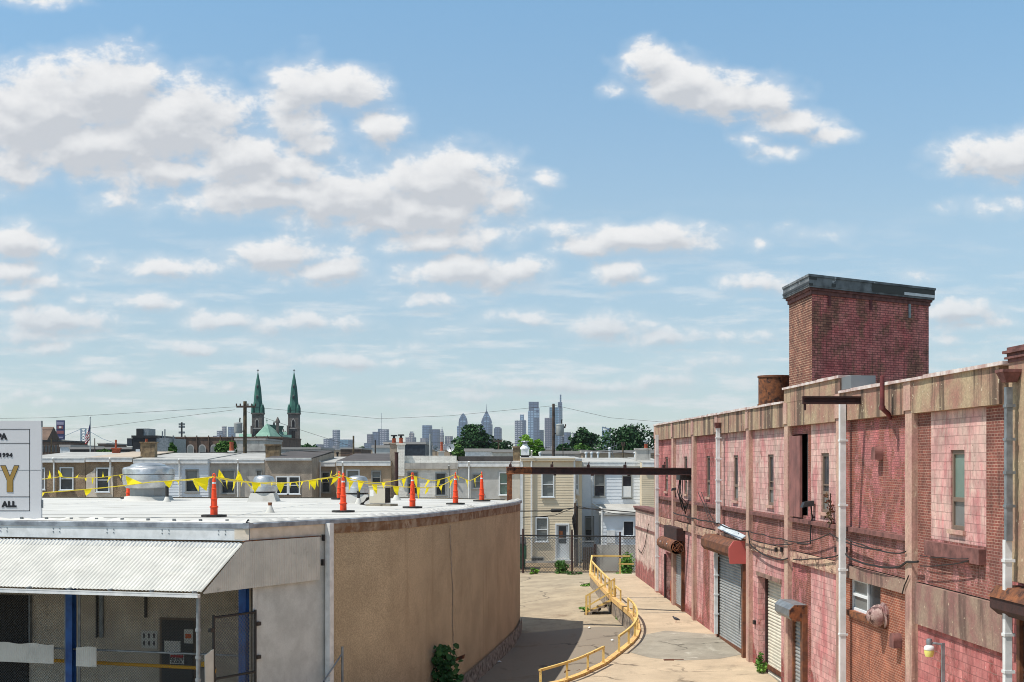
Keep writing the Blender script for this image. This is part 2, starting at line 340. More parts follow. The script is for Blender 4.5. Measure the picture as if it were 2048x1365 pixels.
# rowhouses
M['pebble'] = mottled('brown_pebbledash', rgb(186,162,134), rgb(148,126,102), 2, .95, .9, 22, fine=.7, bdist=.05)
M['cream'] = mottled('cream_stucco', rgb(222,210,194), rgb(202,190,172), 3, .9, .5, 20)
M['greystucco'] = mottled('weathered_grey_render', rgb(192,188,180), rgb(164,160,154), 1.4, .92, .5, 18, streak=rgb(126,122,116), stk=(.52,.76))
M['tanstucco'] = mottled('tan_pebble_render', rgb(196,172,144), rgb(170,148,124), 1.6, .93, .6, 20, fine=.3, streak=rgb(116,98,80), stk=(.58,.8))
M['brownstucco'] = mottled('brown_grey_render', rgb(178,165,150), rgb(148,137,125), 1.6, .93, .8, 20, fine=.4, streak=rgb(100,88,78), stk=(.56,.8))
M['lightgrey'] = mottled('light_grey_stucco', rgb(196,196,192), rgb(180,180,176), 2, .9, .5, 16)
M['whitebrick'] = masonry('white_painted_brick', .24, .085, rgb(238,236,228), rgb(228,226,218), rgb(214,210,200), rgb(204,200,192), rgb(200,196,188), (.7,.8), 1, .10, .008, rgb(196,190,180), (.66,.9), dirt=.08, var=.05)
M['siding_beige'] = mottled('beige_vinyl_siding', rgb(222,206,178), rgb(212,196,168), 1, .6)
M['siding_white'] = mottled('white_aluminium_siding', rgb(222,228,234), rgb(210,217,224), 1, .6)
M['roof_silver'] = mottled('silver_coated_roof', rgb(178,177,172), rgb(150,149,145), .8, .85, streak=rgb(122,120,116), stk=(.55,.75), sscale=(.9,.2,1))
M['roof_buff'] = mottled('buff_coated_roof', rgb(186,172,154), rgb(166,152,136), .8, .85)
M['roof_dark'] = mottled('dark_felt_roof', rgb(84,78,76), rgb(66,62,60), 1, .9)
M['chimney_brick'] = mottled('sooty_chimney_brick', rgb(150,128,98), rgb(92,78,62), 3, .9, .6, 16)
M['terracotta'] = mottled('terracotta_pot', rgb(180,92,62), rgb(140,68,48), 4, .85)
M['wood_pole'] = mottled('weathered_pole_wood', rgb(112,96,70), rgb(80,68,52), 3, .9, .4, 20)
M['wood_dark'] = mottled('dark_pole_wood', rgb(86,72,62), rgb(58,48,42), 3, .9, .4, 20)
M['transformer'] = mottled('grey_transformer', rgb(176,178,174), rgb(150,152,150), 2, .5)
M['copper_light'] = mottled('pale_verdigris', rgb(128,164,146), rgb(102,140,124), .3, .85)
M['copper_dark'] = mottled('dark_verdigris', rgb(46,104,90), rgb(34,82,74), .3, .75)
M['church_stone'] = mottled('grey_church_stone', rgb(112,104,98), rgb(84,78,74), .6, .9, .4, 4)
M['stone_trim'] = plain('pale_stone_trim', rgb(176,170,164), .85)
M['brownbrick'] = mottled('old_brown_brick', rgb(118,96,82), rgb(92,76,66), .8, .9, .3, 6)
M['leaf_dark'] = leafmat('dark_foliage', rgb(30,58,34), rgb(54,88,46), .35)
M['leaf_light'] = leafmat('sunny_foliage', rgb(84,128,44), rgb(126,166,62), .5)
M['leaf_mid'] = leafmat('mid_foliage', rgb(56,92,42), rgb(92,126,58), .5)
M['leaf_weed'] = leafmat('weed_leaves', rgb(72,118,44), rgb(116,156,66), 2.0)
M['leaf_bush'] = leafmat('broad_bush_leaves', rgb(34,66,34), rgb(58,98,48), 2.0)
M['bark'] = plain('bark', rgb(74,62,50), .9)
M['green_bin'] = plain('green_dumpster', rgb(26,82,58), .55)
M['bag'] = plain('black_plastic', rgb(24,24,26), .4)
# ------------------------------------------------------------------ camera, sun, haze
cam = bpy.data.cameras.new('camera'); co = bpy.data.objects.new('camera', cam); C.objects.link(co)
co.location = (0, 0, ZC); co.rotation_euler = (PI/2, 0, 0)
cam.sensor_width = 36; cam.lens = 36*F/2048; cam.shift_y = (HY-682.5)/2048; cam.clip_start = .3; cam.clip_end = 30000
bpy.context.scene.camera = co
SUN = Vector((-1, -.42, 1.98)).normalized()
sl = bpy.data.lights.new('sun', 'SUN'); sl.energy = SUN_E; sl.angle = math.radians(.5); sl.color = (1, .945, .865)
so = bpy.data.objects.new('sun', sl); C.objects.link(so); so.rotation_euler = SUN.to_track_quat('Z', 'Y').to_euler()

# ------------------------------------------------------------------ ground
def zdock(Y): return 1.22 + .0195*(min(Y, 62.5)-34.8)
def zdrive(Y): return min(.93, .38 + .033*(Y-43))
def zdx(x, Y): return zdrive(Y) + (.1*min(2.6, max(0, x-.3)) if Y < 66 else 0)
def zdn(Y): return zdrive(Y)+.24
def on(x, y, zf, Y=50.0):
    for _ in range(30): Y = F*(ZC-zf(Y))/(y-HY)
    return W(x, y, Y)
mb = MB(); mb.face((-6000,-40,-.45), (6000,-40,-.45), (6000,9000,-.45), (-6000,9000,-.45))
struct(mb.build('ground', M['asphalt']))
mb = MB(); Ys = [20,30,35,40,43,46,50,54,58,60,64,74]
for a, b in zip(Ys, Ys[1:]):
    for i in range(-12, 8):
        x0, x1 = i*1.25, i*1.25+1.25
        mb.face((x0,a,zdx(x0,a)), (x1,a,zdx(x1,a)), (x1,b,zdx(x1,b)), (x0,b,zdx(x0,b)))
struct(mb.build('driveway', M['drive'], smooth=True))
mb = MB()
mb.box(-40, 60, 74, 83, -.4, .92); struct(mb.build('back_yard', M['soil']))

# dock edge path (far -> near) read off the kerb line
EP = [on(x, y, zdock) for x, y in ((1180,1148),(1200,1172),(1222,1196),(1246,1216),(1262,1230),(1270,1243),(1273,1262),(1268,1276),(1258,1288),(1232,1309),(1202,1331),(1160,1351),(1120,1366))]
EP += [Vector((-.1,33.4,1.2)), Vector((-2.0,31.9,1.17)), Vector((-4.4,30.2,1.14)), Vector((-7,27,1.1))]
def wallX(Y): return 8.3 - .0468*Y
mb = MB()
for a, b in zip(EP, EP[1:]):
    wa, wb = (wallX(a.y), a.y, zdock(a.y)), (wallX(b.y), b.y, zdock(b.y))
    mb.face((a.x,a.y,zdock(a.y)), wa, wb, (b.x,b.y,zdock(b.y)))
e = EP[-1]; mb.face((e.x,e.y,zdock(e.y)), (wallX(e.y),e.y,zdock(e.y)), (9,5,zdock(5)), (-7,5,zdock(5)))
f = EP[0]; mb.face((f.x,f.y,zdock(f.y)), (wallX(f.y),f.y,zdock(f.y)), (wallX(f.y),f.y,.3), (f.x,f.y,.3))
struct(mb.build('dock', M['dock']))
mb = MB()
for a, b in zip(EP, EP[1:]): mb.face((a.x,a.y,zdock(a.y)-.01), (b.x,b.y,zdock(b.y)-.01), (b.x,b.y,-.4), (a.x,a.y,-.4))
struct(mb.build('retaining_wall', M['retain']))
mb = MB()                                              # painted kerb that carries the rail
for a, b in zip(EP[:14], EP[1:14]):
    t = (b-a).normalized(); n = Vector((t.y,-t.x,0)).normalized()*-1
    if n.x < 0: n = -n
    P = [a - n*.03, b - n*.03, b + n*.13, a + n*.13]
    lo = [(p.x,p.y,zdock(q.y)-.10) for p, q in zip(P, (a,b,b,a))]; hi = [(p.x,p.y,zdock(q.y)+.07) for p, q in zip(P, (a,b,b,a))]
    mb.hexa(lo+hi)
struct(mb.build('kerb', M['yellow2']))
mb = MB(); PP = [(1290,1270),(1330,1262),(1438,1270),(1492,1308),(1440,1318),(1360,1322),(1300,1316),(1262,1306),(1276,1290)]
q = [on(x, y, zdock) for x, y in PP]; mb.face(*[(p.x,p.y,p.z+.004) for p in q]); struct(mb.build('concrete_patch', M['patch']))
mb = MB()
for y in (1196, 1226.5): a, b = on(1240 if y < 1200 else 1285, y, zdock), on(1345 if y < 1200 else 1390, y-1, zdock); mb.face((a.x,a.y-.03,a.z+.005),(b.x,b.y-.03,b.z+.005),(b.x,b.y+.03,b.z+.006),(a.x,a.y+.03,a.z+.006))
struct(mb.build('dock_joint', M['stonebase']))

# ------------------------------------------------------------------ pink warehouse (right)
WR = thing('warehouse', 'two storey pink painted brick and block warehouse with peeling walls and roller doors', 'warehouse', (8.3,0,0), PI/2+math.atan(.0468))
K = math.hypot(1, .0468)
def U(x): return 23240.0/(x-893)*K
def Z(x, y): return ZC-(y-HY)*8.3/(x-893)
def Uv(x, v): return F*(8.3-v)/(x-893)*K
def Zv(x, y, v): return ZC-(y-HY)*(8.3-v)/(x-893)
def wb(mb, name, mat, parent=WR, smooth=False): return mb.build(name, mat, parent, smooth, local=True)
pil = [55.1, 50.85, 46.67, 42.5, 38.16, 33.83, 29.3, 24.86, 20.55]
ZL, ZS0, ZS1, ZB = 4.6, 5.25, 5.40, 7.56              # lintel top, ledge, parapet band
win_x = {0:1333, 1:1371.5, 2:1416.5, 3:1471.5, 4:1541.5, 5:1650, 7:1915}
upmat = {0:'block_red', 1:'block_pale', 2:'block_red', 3:'block_pale', 4:'block_pale', 5:'block_pale', 6:'brick_red', 7:'brick_plain'}
for k in range(8):
    u1, u0 = pil[k], pil[k+1]
    holes = []
    if k in win_x:
        c = U(win_x[k]); holes.append((c-.31, c+.31, 5.6, 6.9))
    if k == 5: holes.append((U(1616), U(1586), 5.46, 7.36))
    if k == 7:
        a, b = 21.55, 24.0
        wb(pane_wall(MB(), u0, a, ZS1, ZB, [], ident), 'brick_panel', M['brick_plain']); wb(pane_wall(MB(), b, u1, ZS1, ZB, [], ident), 'brick_panel', M['brick_plain'])
        wb(pane_wall(MB(), a, b, ZS1, ZB, holes, ident, .0), 'block_panel', M['block_pale'])
    elif k == 5:
        s = U(1622); wb(pane_wall(MB(), u0, s, ZS1, ZB, holes[:1], ident), 'block_panel', M['block_pale'])
        wb(pane_wall(MB(), s, u1, ZS1, ZB, holes[1:], ident), 'brick_panel', M['brick_red'])
    else:
        wb(pane_wall(MB(), u0, u1, ZS1, ZB, holes, ident), 'block_panel' if k != 6 else 'brick_panel', M[upmat[k]])
    wb(pane_wall(MB(), u0, u1, ZL, ZS0, [], ident), 'brick_panel', M['brick_spandrel'])
    mb = MB()
    if k == 7: mb.box(21.55, 24.0, 0, .12, 5.12, 5.36)
    else: mb.box(u0+.22, u1-.22, -.05, .10, ZS0+.04, ZS1-.02)
    wb(mb, 'sill_ledge', M['ledge'])
    wb(pane_wall(MB(), u0, u1, ZS0, ZS1, [], ident), 'brick_panel', M['brick_spandrel'])
    lz = 3.87 if k == 7 else 4.33
    mb = MB(); mb.box(u0+.22, u1-.22, -.05, .07, lz, ZL-.02); wb(mb, 'lintel', M['concrete_dirty' if k >= 6 else 'crumble'])
    mb = MB(); mb.box(u0+.2, u1-.2, -.05, .12, ZB, 8.13)
    wb(mb, 'parapet', M['concrete_band'])
    if holes:                                           # steel framed slit window
        a, b, c, d = holes[0]
        mb = MB()
        mb.box(a, b, -.08, -.03, c, c+.07).box(a, b, -.08, -.03, d-.07, d).box(a, a+.06, -.08, -.03, c+.07, d-.07).box(b-.06, b, -.08, -.03, c+.07, d-.07)
        zm = c + (d-c)*(.33 if k in (5,3,4) else .38); mb.box(a+.06, b-.06, -.09, -.02, zm-.035, zm+.035)
        if k in (4, 5): mb.box(a+.06, b-.06, -.075, -.035, zm+.16, zm+.19)
        fr = wb(mb, 'window', M['bronze'])
        mb = MB(); mb.box(a+.05, b-.05, -.07, -.06, zm, d-.05); wb(mb, 'pane', M['glass' if k != 7 else 'glass_green'], fr)
        mb = MB(); mb.box(a+.05, b-.05, -.07, -.06, c+.05, zm); wb(mb, 'pane', M['glass_grey'], fr)
        mb = MB(); mb.box(a-.05, b+.05, -.1, .05, c-.07, c); wb(mb, 'sill', M['pilaster'], fr)
# pilasters
for k, u in enumerate(pil[:-1]):
    z0 = .9 if k in (5, 6, 7) else (4.55 if k in (3,) else .9)
    if k == 0: a, b = u-.35, u+.1
    else: a, b = u-.18, u+.18
    mb = MB(); mb.box(a, b, -.1, .11, z0, 7.62); mb.box(a, b, -.1, .14, 7.62, 8.128); wb(mb, 'pilaster', M['pilaster'])
# coping, with the raised length of parapet
ur0, ur1 = U(1692), U(1578)
mb = MB(); n = 40
for (a, b, z) in ((20.5, ur0, 8.13), (ur0, ur1, 8.45), (ur1, 55.2, 8.13)):
    st = max(2, int((b-a)/.8)); rr = random.Random(int(a*10))
    for i in range(st):
        p, q = a+(b-a)*i/st, a+(b-a)*(i+1)/st; h = .045+rr.random()*.02
        mb.box(p, q-.006, -.32, .16+rr.random()*.015, z, z+h)
wb(mb, 'coping', M['coping'])
mb = MB(); mb.box(ur0, ur1, -.3, .125, 8.13, 8.45); wb(mb, 'raised_parapet', M['concrete_band'])
# ground floor
DO = {'a':(49.05,51.4,.9,3.65), 'b':(38.9,42.8,.9,4.28), 'c':(34.75,37.3,.9,3.7), 'd':(32.42,33.5,.9,3.25), 'e':(26.8,28.8,3.68,4.33), 'f':(17.4,20.32,.9,4.45), 'g':(51.6,53.0,.9,3.33)}
def ground(u0, u1, mat, keys=(), z1=4.36, z0=.8): wb(pane_wall(MB(), u0, u1, z0, z1, [DO[k] for k in keys], ident, 0, .35), 'ground_wall', M[mat])
ground(47.6, 55.2, 'block_pink', 'ag'); ground(45.3, 47.6, 'block_pink'); ground(44.2, 45.3, 'brick_red'); ground(42.8, 44.2, 'block_pale')
ground(38.16, 42.8, 'block_pink', 'b'); ground(33.6, 38.16, 'block_pink', 'c'); ground(31.9, 33.6, 'brick_red', 'd'); ground(29.3, 31.9, 'block_pink')
ground(24.86, 29.3, 'brick_orange', 'e'); ground(20.55, 24.86, 'block_red', '', 3.9); ground(12, 20.55, 'block_red', 'f', 4.95)
wb(pane_wall(MB(), 12, 20.55, 4.95, 8.13, [], ident), 'brick_panel', M['brick_plain'])
# body behind the skin
mb = MB(); mb.box(12, 55.19, -16, -.36, .3, 7.85); wb(mb, 'body', M['dark'])
mb = MB(); mb.box(12, 55.2, -16.2, -.37, 7.86, 7.95); wb(mb, 'roof', M['roof_dark'])
mb = MB(); mb.face((55.2,0,.3),(55.2,-16.2,.3),(55.2,-16.2,8.12),(55.2,0,8.12)); mb.face((12,0,.3),(12,-16.2,.3),(12,-16.2,8.12),(12,0,8.12)); wb(mb, 'end_wall', M['block_red'])
# lower wing at the far end
wu0, wu1 = 55.2, U(1272)
wb(pane_wall(MB(), wu0, wu1, .7, 4.72, [], ident, .02), 'wing_wall', M['wing'])
mb = MB(); mb.box(wu0+.02, wu1, -9, -.02, .5, 4.6); wb(mb, 'wing_body', M['wing'])
mb = MB(); mb.box(wu0+.02, wu1+.05, -.4, .12, 4.72, 4.80).box(wu0+.02, wu1+.05, -.3, .07, 4.62, 4.72); wb(mb, 'wing_coping', M['ledge'])
mb = MB(); mb.box(wu0+.02, wu1-.02, .015, .05, 3.82, 3.92); wb(mb, 'wing_ledge', M['ledge'])

def shutter(name, key, mat, pitch=.07, v=-.14, frame=True, posts='rust_hood'):
    a, b, c, d = DO[key]; mb = MB(); z = c
    while z < d-.001:
        z2 = min(d, z+pitch); prof = [(v,z),(v+.032,z+pitch*.18),(v+.030,z+pitch*.60),(v-.004,z2)]
        for (p, q), (r, s) in zip(prof, prof[1:]): mb.face((a,p,q),(b,p,q),(b,r,s),(a,r,s))
        z = z2
    o = wb(mb, 'roller_door', M[mat])
    if frame:
        mb = MB(); mb.box(a-.02, a+.09, v+.03, v+.09, c, d-.003).box(b-.09, b+.02, v+.03, v+.09, c, d-.003); wb(mb, 'guide_rail', M[posts], o)
        mb = MB(); zb = zdock(.5*(a+b)); mb.box(a+.09, b-.09, v-.02, v+.05, zb-.03, zb+.1); wb(mb, 'bottom_bar', M['rust_hood'], o)
    return o
shutter('roller_door', 'a', 'slat', .085, -.03); ob = shutter('roller_door', 'b', 'slat', .085, -.04); shutter('roller_door', 'c', 'slat_white', .085, -.27, posts='rust'); shutter('roller_door', 'd', 'slat', .09, -.05); shutter('roller_door', 'f', 'slat_dark', .075, -.06)
mb = MB(); a, b, c, d = DO['g']; mb.box(a+.35, b, -.34, -.28, c, d); wb(mb, 'dark_door', M['black_metal'])
mb = MB(); mb.box(a-.18, a-.02, .0, .05, c, 2.35); wb(mb, 'orange_strip', M['orangepaint'])
mb = MB(); mb.box(b-.02, b+.12, .0, .06, c, d-.1); wb(mb, 'door_post', M['rust'])
mb = MB(); mb.box(48.82, 49.04, 0, .1, .9, 4.2); wb(mb, 'door_post', M['rust_hood'])
mb = MB(); mb.box(38.68, 38.89, 0, .12, .9, 4.0); wb(mb, 'door_post', M['rust_hood'])
mb = MB(); mb.box(32.2, 32.41, 0, .12, .9, 3.2); wb(mb, 'door_post', M['rust_hood'])
mb = MB(); mb.box(42.81, 42.95, 0, .06, .9, 4.3); wb(mb, 'door_post', M['pilaster'])
mb = MB(); mb.box(34.7, 37.4, -.1, .05, 3.70, 3.80); wb(mb, 'door_lintel', M['concrete_dirty'])
# hoods: rolled shutter boxes above the doors
oct_ = lambda v, z, h: [(.0,z), (v*.8,z), (v,z+h*.25), (v,z+h*.7), (v*.72,z+h), (.0,z+h)]
mb = MB(); mb.extr(oct_(.50, 4.05, .46), 38.75, 43.0, ident); hb = wb(mb, 'shutter_hood', M['rust_hood'])
mb = MB(); mb.extr([(0,3.9),(.48,3.9),(.51,4.1),(.51,4.34),(.38,4.53),(0,4.53)], 38.64, 38.74, ident); wb(mb, 'hood_end', M['salmon'], hb)
mb = MB(); mb.extr(oct_(.40, 3.05, .36), 32.3, 33.75, ident); hd = wb(mb, 'shutter_hood', M['galv'])
mb = MB(); mb.extr(oct_(.41, 3.04, .37), 32.22, 32.29, ident); wb(mb, 'hood_end', M['rust_bright'], hd)
mb = MB(); mb.extr([(0,4.5),(.30,4.5),(.42,4.60),(.42,4.76),(.30,4.90),(0,4.90)], 17.3, 20.35, ident); hf = wb(mb, 'shutter_hood', M['rust'])
mb = MB(); mb.extr([(.31,4.902),(.425,4.76),(.44,4.76),(.32,4.915),(0,4.915),(0,4.902)], 17.3, 20.37, ident); wb(mb, 'hood_top', M['rust_bright'], hf)
# broken coil housing above the first roller door
mb = MB(); ring = [(.27+.24*math.cos(t*PI/8), 3.74+.24*math.sin(t*PI/8)) for t in range(16)]
n = len(mb.v)
for u in (48.7, 52.0):
    mb.v += [(u, v, z) for v, z in ring]
for t in range(16): mb.f.append((n+t, n+(t+1)%16, n+16+(t+1)%16, n+16+t))
mb.f.append(tuple(n+16+t for t in range(16)))
hc = wb(mb, 'coil_housing', M['rust_hood'], smooth=True)
mb = MB(); mb.box(48.75, 51.6, 0, .3, 3.95, 4.4); wb(mb, 'hood_back', M['rust'], hc)
pts = [(48.66-.05*math.sin(i*1.7), .27+(.05+.0034*i)*math.cos(i*.9), 3.74+(.05+.0034*i)*math.sin(i*1.1)) for i in range(50)]
mb = MB(); mb.tube(pts, .014, 5); wb(mb, 'coil_spring', M['rust_bright'], hc)
mb = MB(); mb.tube([(48.9,.27,3.74),(51.9,.27,3.74)], .1, 8); wb(mb, 'coil_shaft', M['dark'], hc)
mb = MB()
for du in (.9, 2.4): mb.box(48.7+du, 48.8+du, .49, .515, 3.80, 3.84)
wb(mb, 'clip', M['frame_white'], hc)
# pale flashing over the big hood
mb = MB(); mb.hexa([(38.5,.08,4.66),(41.8,.08,4.84),(42.0,.18,4.72),(38.5,.22,4.56),(38.5,.08,4.685),(41.8,.08,4.865),(42.0,.18,4.745),(38.5,.22,4.585)]); wb(mb, 'flashing_sheet', M['tarp'])
# ground window with board, sill
a, b, c, d = DO['e']; um = a+(b-a)*.46
mb = MB(); mb.box(um, b, -.1, -.04, c, c+.05).box(um, b, -.1, -.04, d-.05, d).box(um, um+.05, -.1, -.04, c+.05, d-.05).box(b-.05, b, -.1, -.04, c+.05, d-.05).box(um+.05, b-.05, -.11, -.03, .5*(c+d)-.025, .5*(c+d)+.025)
fr = wb(mb, 'window', M['frame_white'])
mb = MB(); mb.box(um+.04, b-.04, -.08, -.07, c+.04, d-.04); wb(mb, 'pane', M['glass_grey'], fr)
mb = MB(); mb.box(a, um, -.09, -.07, c, d); wb(mb, 'pane', M['glass'], fr)
mb = MB(); mb.box(a-.4, b+.05, -.1, .07, c-.12, c-.005); wb(mb, 'sill', M['rust_bright'], fr)
# round cowl vent, arched hoods
def cowl(u, z, r):
    mb = MB(); n = len(mb.v); prof = [(.0,r*1.05),(.05,r*1.15),(.07,r*.8),(.09,r*.8),(.12,r*.98),(.2,r*.92),(.29,r*.62),(.31,r*.5),(.33,r*.5),(.35,r*.3),(.36,r*.1)]
    for v, q in prof: mb.v += [(u+q*math.cos(t*PI/10), v, z+q*math.sin(t*PI/10)) for t in range(20)]
    for k in range(len(prof)-1):
        for t in range(20): mb.f.append((n+k*20+t, n+k*20+(t+1)%20, n+(k+1)*20+(t+1)%20, n+(k+1)*20+t))
    mb.f.append(tuple(n+(len(prof)-1)*20+t for t in range(20)))
    return wb(mb, 'cowl_vent', M['cowl'], smooth=True)
cowl(26.5, 3.80, .22)
def arch_hood(u, z, r, h, mat):
    ring = [(u+r*math.cos(t*PI/10), z+r*math.sin(t*PI/10)) for t in range(11)] + [(u-r, z-h), (u+r, z-h)]
    mb = MB(); i = len(mb.v); n = len(ring)
    mb.v += [(p, -.02, q) for p, q in ring] + [(p, .16, q) for p, q in ring]
    for k in range(n):
        if k == 11: continue
        mb.f.append((i+k, i+(k+1)%n, i+n+(k+1)%n, i+n+k))
    mb.f.append(tuple(i+n+k for k in range(n))); o = wb(mb, 'vent_hood', M[mat])
arch_hood(26.75, 6.87, .13, .12, 'ledge'); arch_hood(25.65, 3.45, .13, .14, 'ledge')
# standpipe on the parapet
p = lambda x, y, v: (Uv(x,v), v, Zv(x,y,v))
mb = MB(); mb.tube([p(1764,752,.34), p(1764,812,.34), p(1765,818,.33), p(1776,828,.2), p(1780,836,.05)], .045, 10)
mb.tube([p(1764,812,.34), p(1764,820,.34)], .06, 10); wb(mb, 'standpipe', M['pink_pipe'], smooth=True)
mb = MB(); mb.box(ur0-.72, ur0-.02, -.4, .10, 8.2, 8.46); wb(mb, 'scupper_box', M['alu_dark'])
# downspouts and leader head
def spout(x, y0, y1, mat, r=.06, v=.2):
    u = Uv(x,v); mb = MB(); mb.box(u-r, u+r, v-r, v+r, Zv(x,y1,v), Zv(x,y0,v))
    zs = Zv(x,y1,v)
    for k in range(1, 5):
        zz = zs+(Zv(x,y0,v)-zs)*k/4.6; mb.box(u-r-.012, u+r+.012, v-r-.04, v+r+.012, zz, zz+.04)
    return wb(mb, 'downspout', M[mat])
spout(1684.5, 806, 1400, 'gutter_white'); spout(1436, 852, 1046, 'gutter_white', .055); spout(1314, 870, 1182, 'gutter_white', .05, .2)
spout(2014, 1080, 1420, 'gutter_white', .05, .3); spout(2016, 775, 1082, 'galv', .045, .3); spout(1432, 1090, 1268, 'gutter_white', .05, .1)
mb = MB(); u = Uv(2015,.3); mb.hexa([(u-.08,.2,7.84),(u+.08,.2,7.84),(u+.08,.36,7.84),(u-.08,.36,7.84),(u-.14,.16,7.98),(u+.14,.16,7.98),(u+.14,.42,7.98),(u-.14,.42,7.98)]); mb.box(u-.15, u+.15, .16, .43, 7.98, 8.02); wb(mb, 'leader_head', M['ledge'])
mb = MB(); u = Uv(1436,.2); mb.hexa([(u-.07,.14,7.72),(u+.07,.14,7.72),(u+.07,.28,7.72),(u-.07,.28,7.72),(u-.12,.12,7.88),(u+.12,.12,7.88),(u+.12,.32,7.88),(u-.12,.32,7.88)]); wb(mb, 'leader_head', M['ledge'])
# near pier with its corbelled cap
mb = MB(); mb.box(18.6, 20.3, -.5, .16, 4.99, 8.14); wb(mb, 'pier', M['concrete_band'])
mb = MB()
for (g_, z0, z1) in ((.01,8.14,8.19),(.05,8.19,8.22),(.02,8.22,8.27),(.07,8.27,8.31),(.02,8.31,8.36)): mb.box(18.6-g_, 20.3+g_, -.5-g_, .16+g_, z0, z1)
wb(mb, 'pier_cap', M['ledge'])
# half open board door high up
mb = MB(); mb.box(U(1607), U(1586), .03, .09, 5.42, 7.32); wb(mb, 'board_door', M['board'])
mb = MB(); mb.box(U(1616)+.02, U(1607)-.02, -.12, -.08, 5.46, 7.36); wb(mb, 'dark_opening', M['door_dark'])
# wall lights
def wall_lamp(x, y, k=1.0):
    u, z = Uv(x,.15), Zv(x, y, .15)
    mb = MB(); mb.tube([(u,.0,z-.28),(u,.06,z-.28),(u,.08,z-.02),(u,.16,z+.02)], .022, 6); o = wb(mb, 'wall_lamp', M['cable'])
    mb = MB(); mb.hexa([(u-.09*k,.04,z-.02),(u+.09*k,.04,z-.02),(u+.1*k,.04+.22*k,z-.06),(u-.1*k,.04+.22*k,z-.06),(u-.08*k,.04,z+.08*k),(u+.08*k,.04,z+.08*k),(u+.08*k,.04+.18*k,z+.05*k),(u-.08*k,.04+.18*k,z+.05*k)]); wb(mb, 'lamp_head', M['black_metal'], o)
wall_lamp(1346, 979, .8); wall_lamp(1616, 1010, 1.2)
# jar shaped yard light near the corner
vL = .24; u, z = Uv(1858, vL), Zv(1858, 1300, vL)
mb = MB(); mb.tube([(u-.04,.0,z+.09),(u-.03,vL*.6,z+.11),(u,vL,z+.11)], .018, 6); mb.box(u-.08, u-.03, 0, .05, z-.7, z+.12); yl = wb(mb, 'yard_light', M['galv'])
c0 = (u, vL, z)
mb = MB(); mb.lathe([(.045,.08),(.05,.16),(.04,.185),(.015,.19)], c0, 14); wb(mb, 'ballast_cap', M['galv'], yl, True)
mb = MB(); mb.lathe([(.05,.0),(.085,.0),(.088,.025),(.075,.06),(.045,.08)], c0, 16); wb(mb, 'reflector', M['gutter_white'], yl, True)
g = G('yellowed_lens'); M['lens'] = g.done(g.mix(g.noise(g.tc(), 6), rgb(236,232,140), rgb(214,206,96)), .3)
mb = MB(); mb.lathe([(.08,-.002),(.082,-.045),(.064,-.11),(.04,-.118)], c0, 16); wb(mb, 'lens', M['lens'], yl, True)
# bracket with hanging wires below the long beam
bx, bz = U(1384), Z(1384, 957)
mb = MB(); mb.box(bx-.12, bx+.7, .05, .42, bz-.06, bz+.14); br = wb(mb, 'wire_bracket', M['black_metal'])
rr = random.Random(5)
for i in range(7):
    mb = MB(); a = bx+rr.random()*.7; mb.tube([(a,.3,bz),(a-.2+rr.random()*.3,.36,bz-.4-rr.random()*.3),(a-.3+rr.random()*.6,.18,bz-.75-rr.random()*.5),(bx-.05,.16,bz-.9)], .013, 4); wb(mb, 'loose_wire', M['cable'], br)
# cables along the front
def crop10(pts): return [(1250+a/4, 1024+b/4) for a, b in pts]
def crop91(pts): return [(1536+a/4, 1024+b/4) for a, b in pts]
def cable(pts, r=.012, v=.14):
    mb = MB(); P = []
    q = [Vector((Uv(x,v), v, Zv(x,y,v))) for x, y in pts]
    for i in range(len(q)-1):
        for t in range(5):
            s = t/5; w = q[i].lerp(q[i+1], s); w.z -= .05*math.sin(PI*s)*(q[i+1]-q[i]).length*.25; P.append(w)
    P.append(q[-1]); mb.tube(P, r, 5); wb(mb, 'cable', M['cable'])
cable([(1347,1026),(1367,1031),(1390,1037),(1412,1042),(1425,1044),(1435,1047)], .022)
cable(crop10([(745,90),(860,140),(985,155)]), .02, .3); cable(crop10([(985,155),(1000,260),(1060,310),(1150,360),(1250,385),(1300,372)]), .02)
cable(crop10([(1000,160),(1100,180),(1250,215),(1345,240),(1450,240),(1640,172),(1710,215),(1820,262),(2048,305)]), .014)
cable(crop10([(1000,215),(1100,250),(1260,262),(1345,255)]), .013); cable(crop10([(1345,380),(1480,376),(1620,366),(1700,350)]), .016)
cable(crop91([(600,300),(640,360),(700,390),(850,430),(950,445),(1050,440),(1110,400),(1200,398)]), .022)
cable(crop91([(620,215),(750,262),(900,312),(1050,332),(1100,318)]), .014); cable(crop91([(1215,350),(1400,365),(1600,375)]), .008); cable(crop91([(1215,432),(1400,425),(1600,392)]), .01)
cable([(1625,1030),(1621,1060),(1621,1088),(1595,1087)], .018, .05); cable([(1396,985),(1408,1010),(1420,1045)], .012); cable([(1403,985),(1420,1030),(1432,1046)], .012)
cable(crop91([(1125,510),(1090,590),(1072,655)]), .012); cable([(1297,1048),(1290,1090),(1283,1106),(1276,1098)], .014, .06)
cable([(1477,1066),(1483,1150),(1478,1270)], .008, .12)
mb = MB()
for x in (1560, 1571, 1682, 1700): mb.box(U(x)-.05, U(x)+.05, .06, .13, Z(x,1100)-.05, Z(x,1100)+.06)
wb(mb, 'cable_clamp', M['cable'])
mb = MB(); mb.box(U(1511)-.08, U(1511)+.08, 0, .06, Z(1511,1249), Z(1511,1241)); wb(mb, 'switch_box', M['black_metal'])
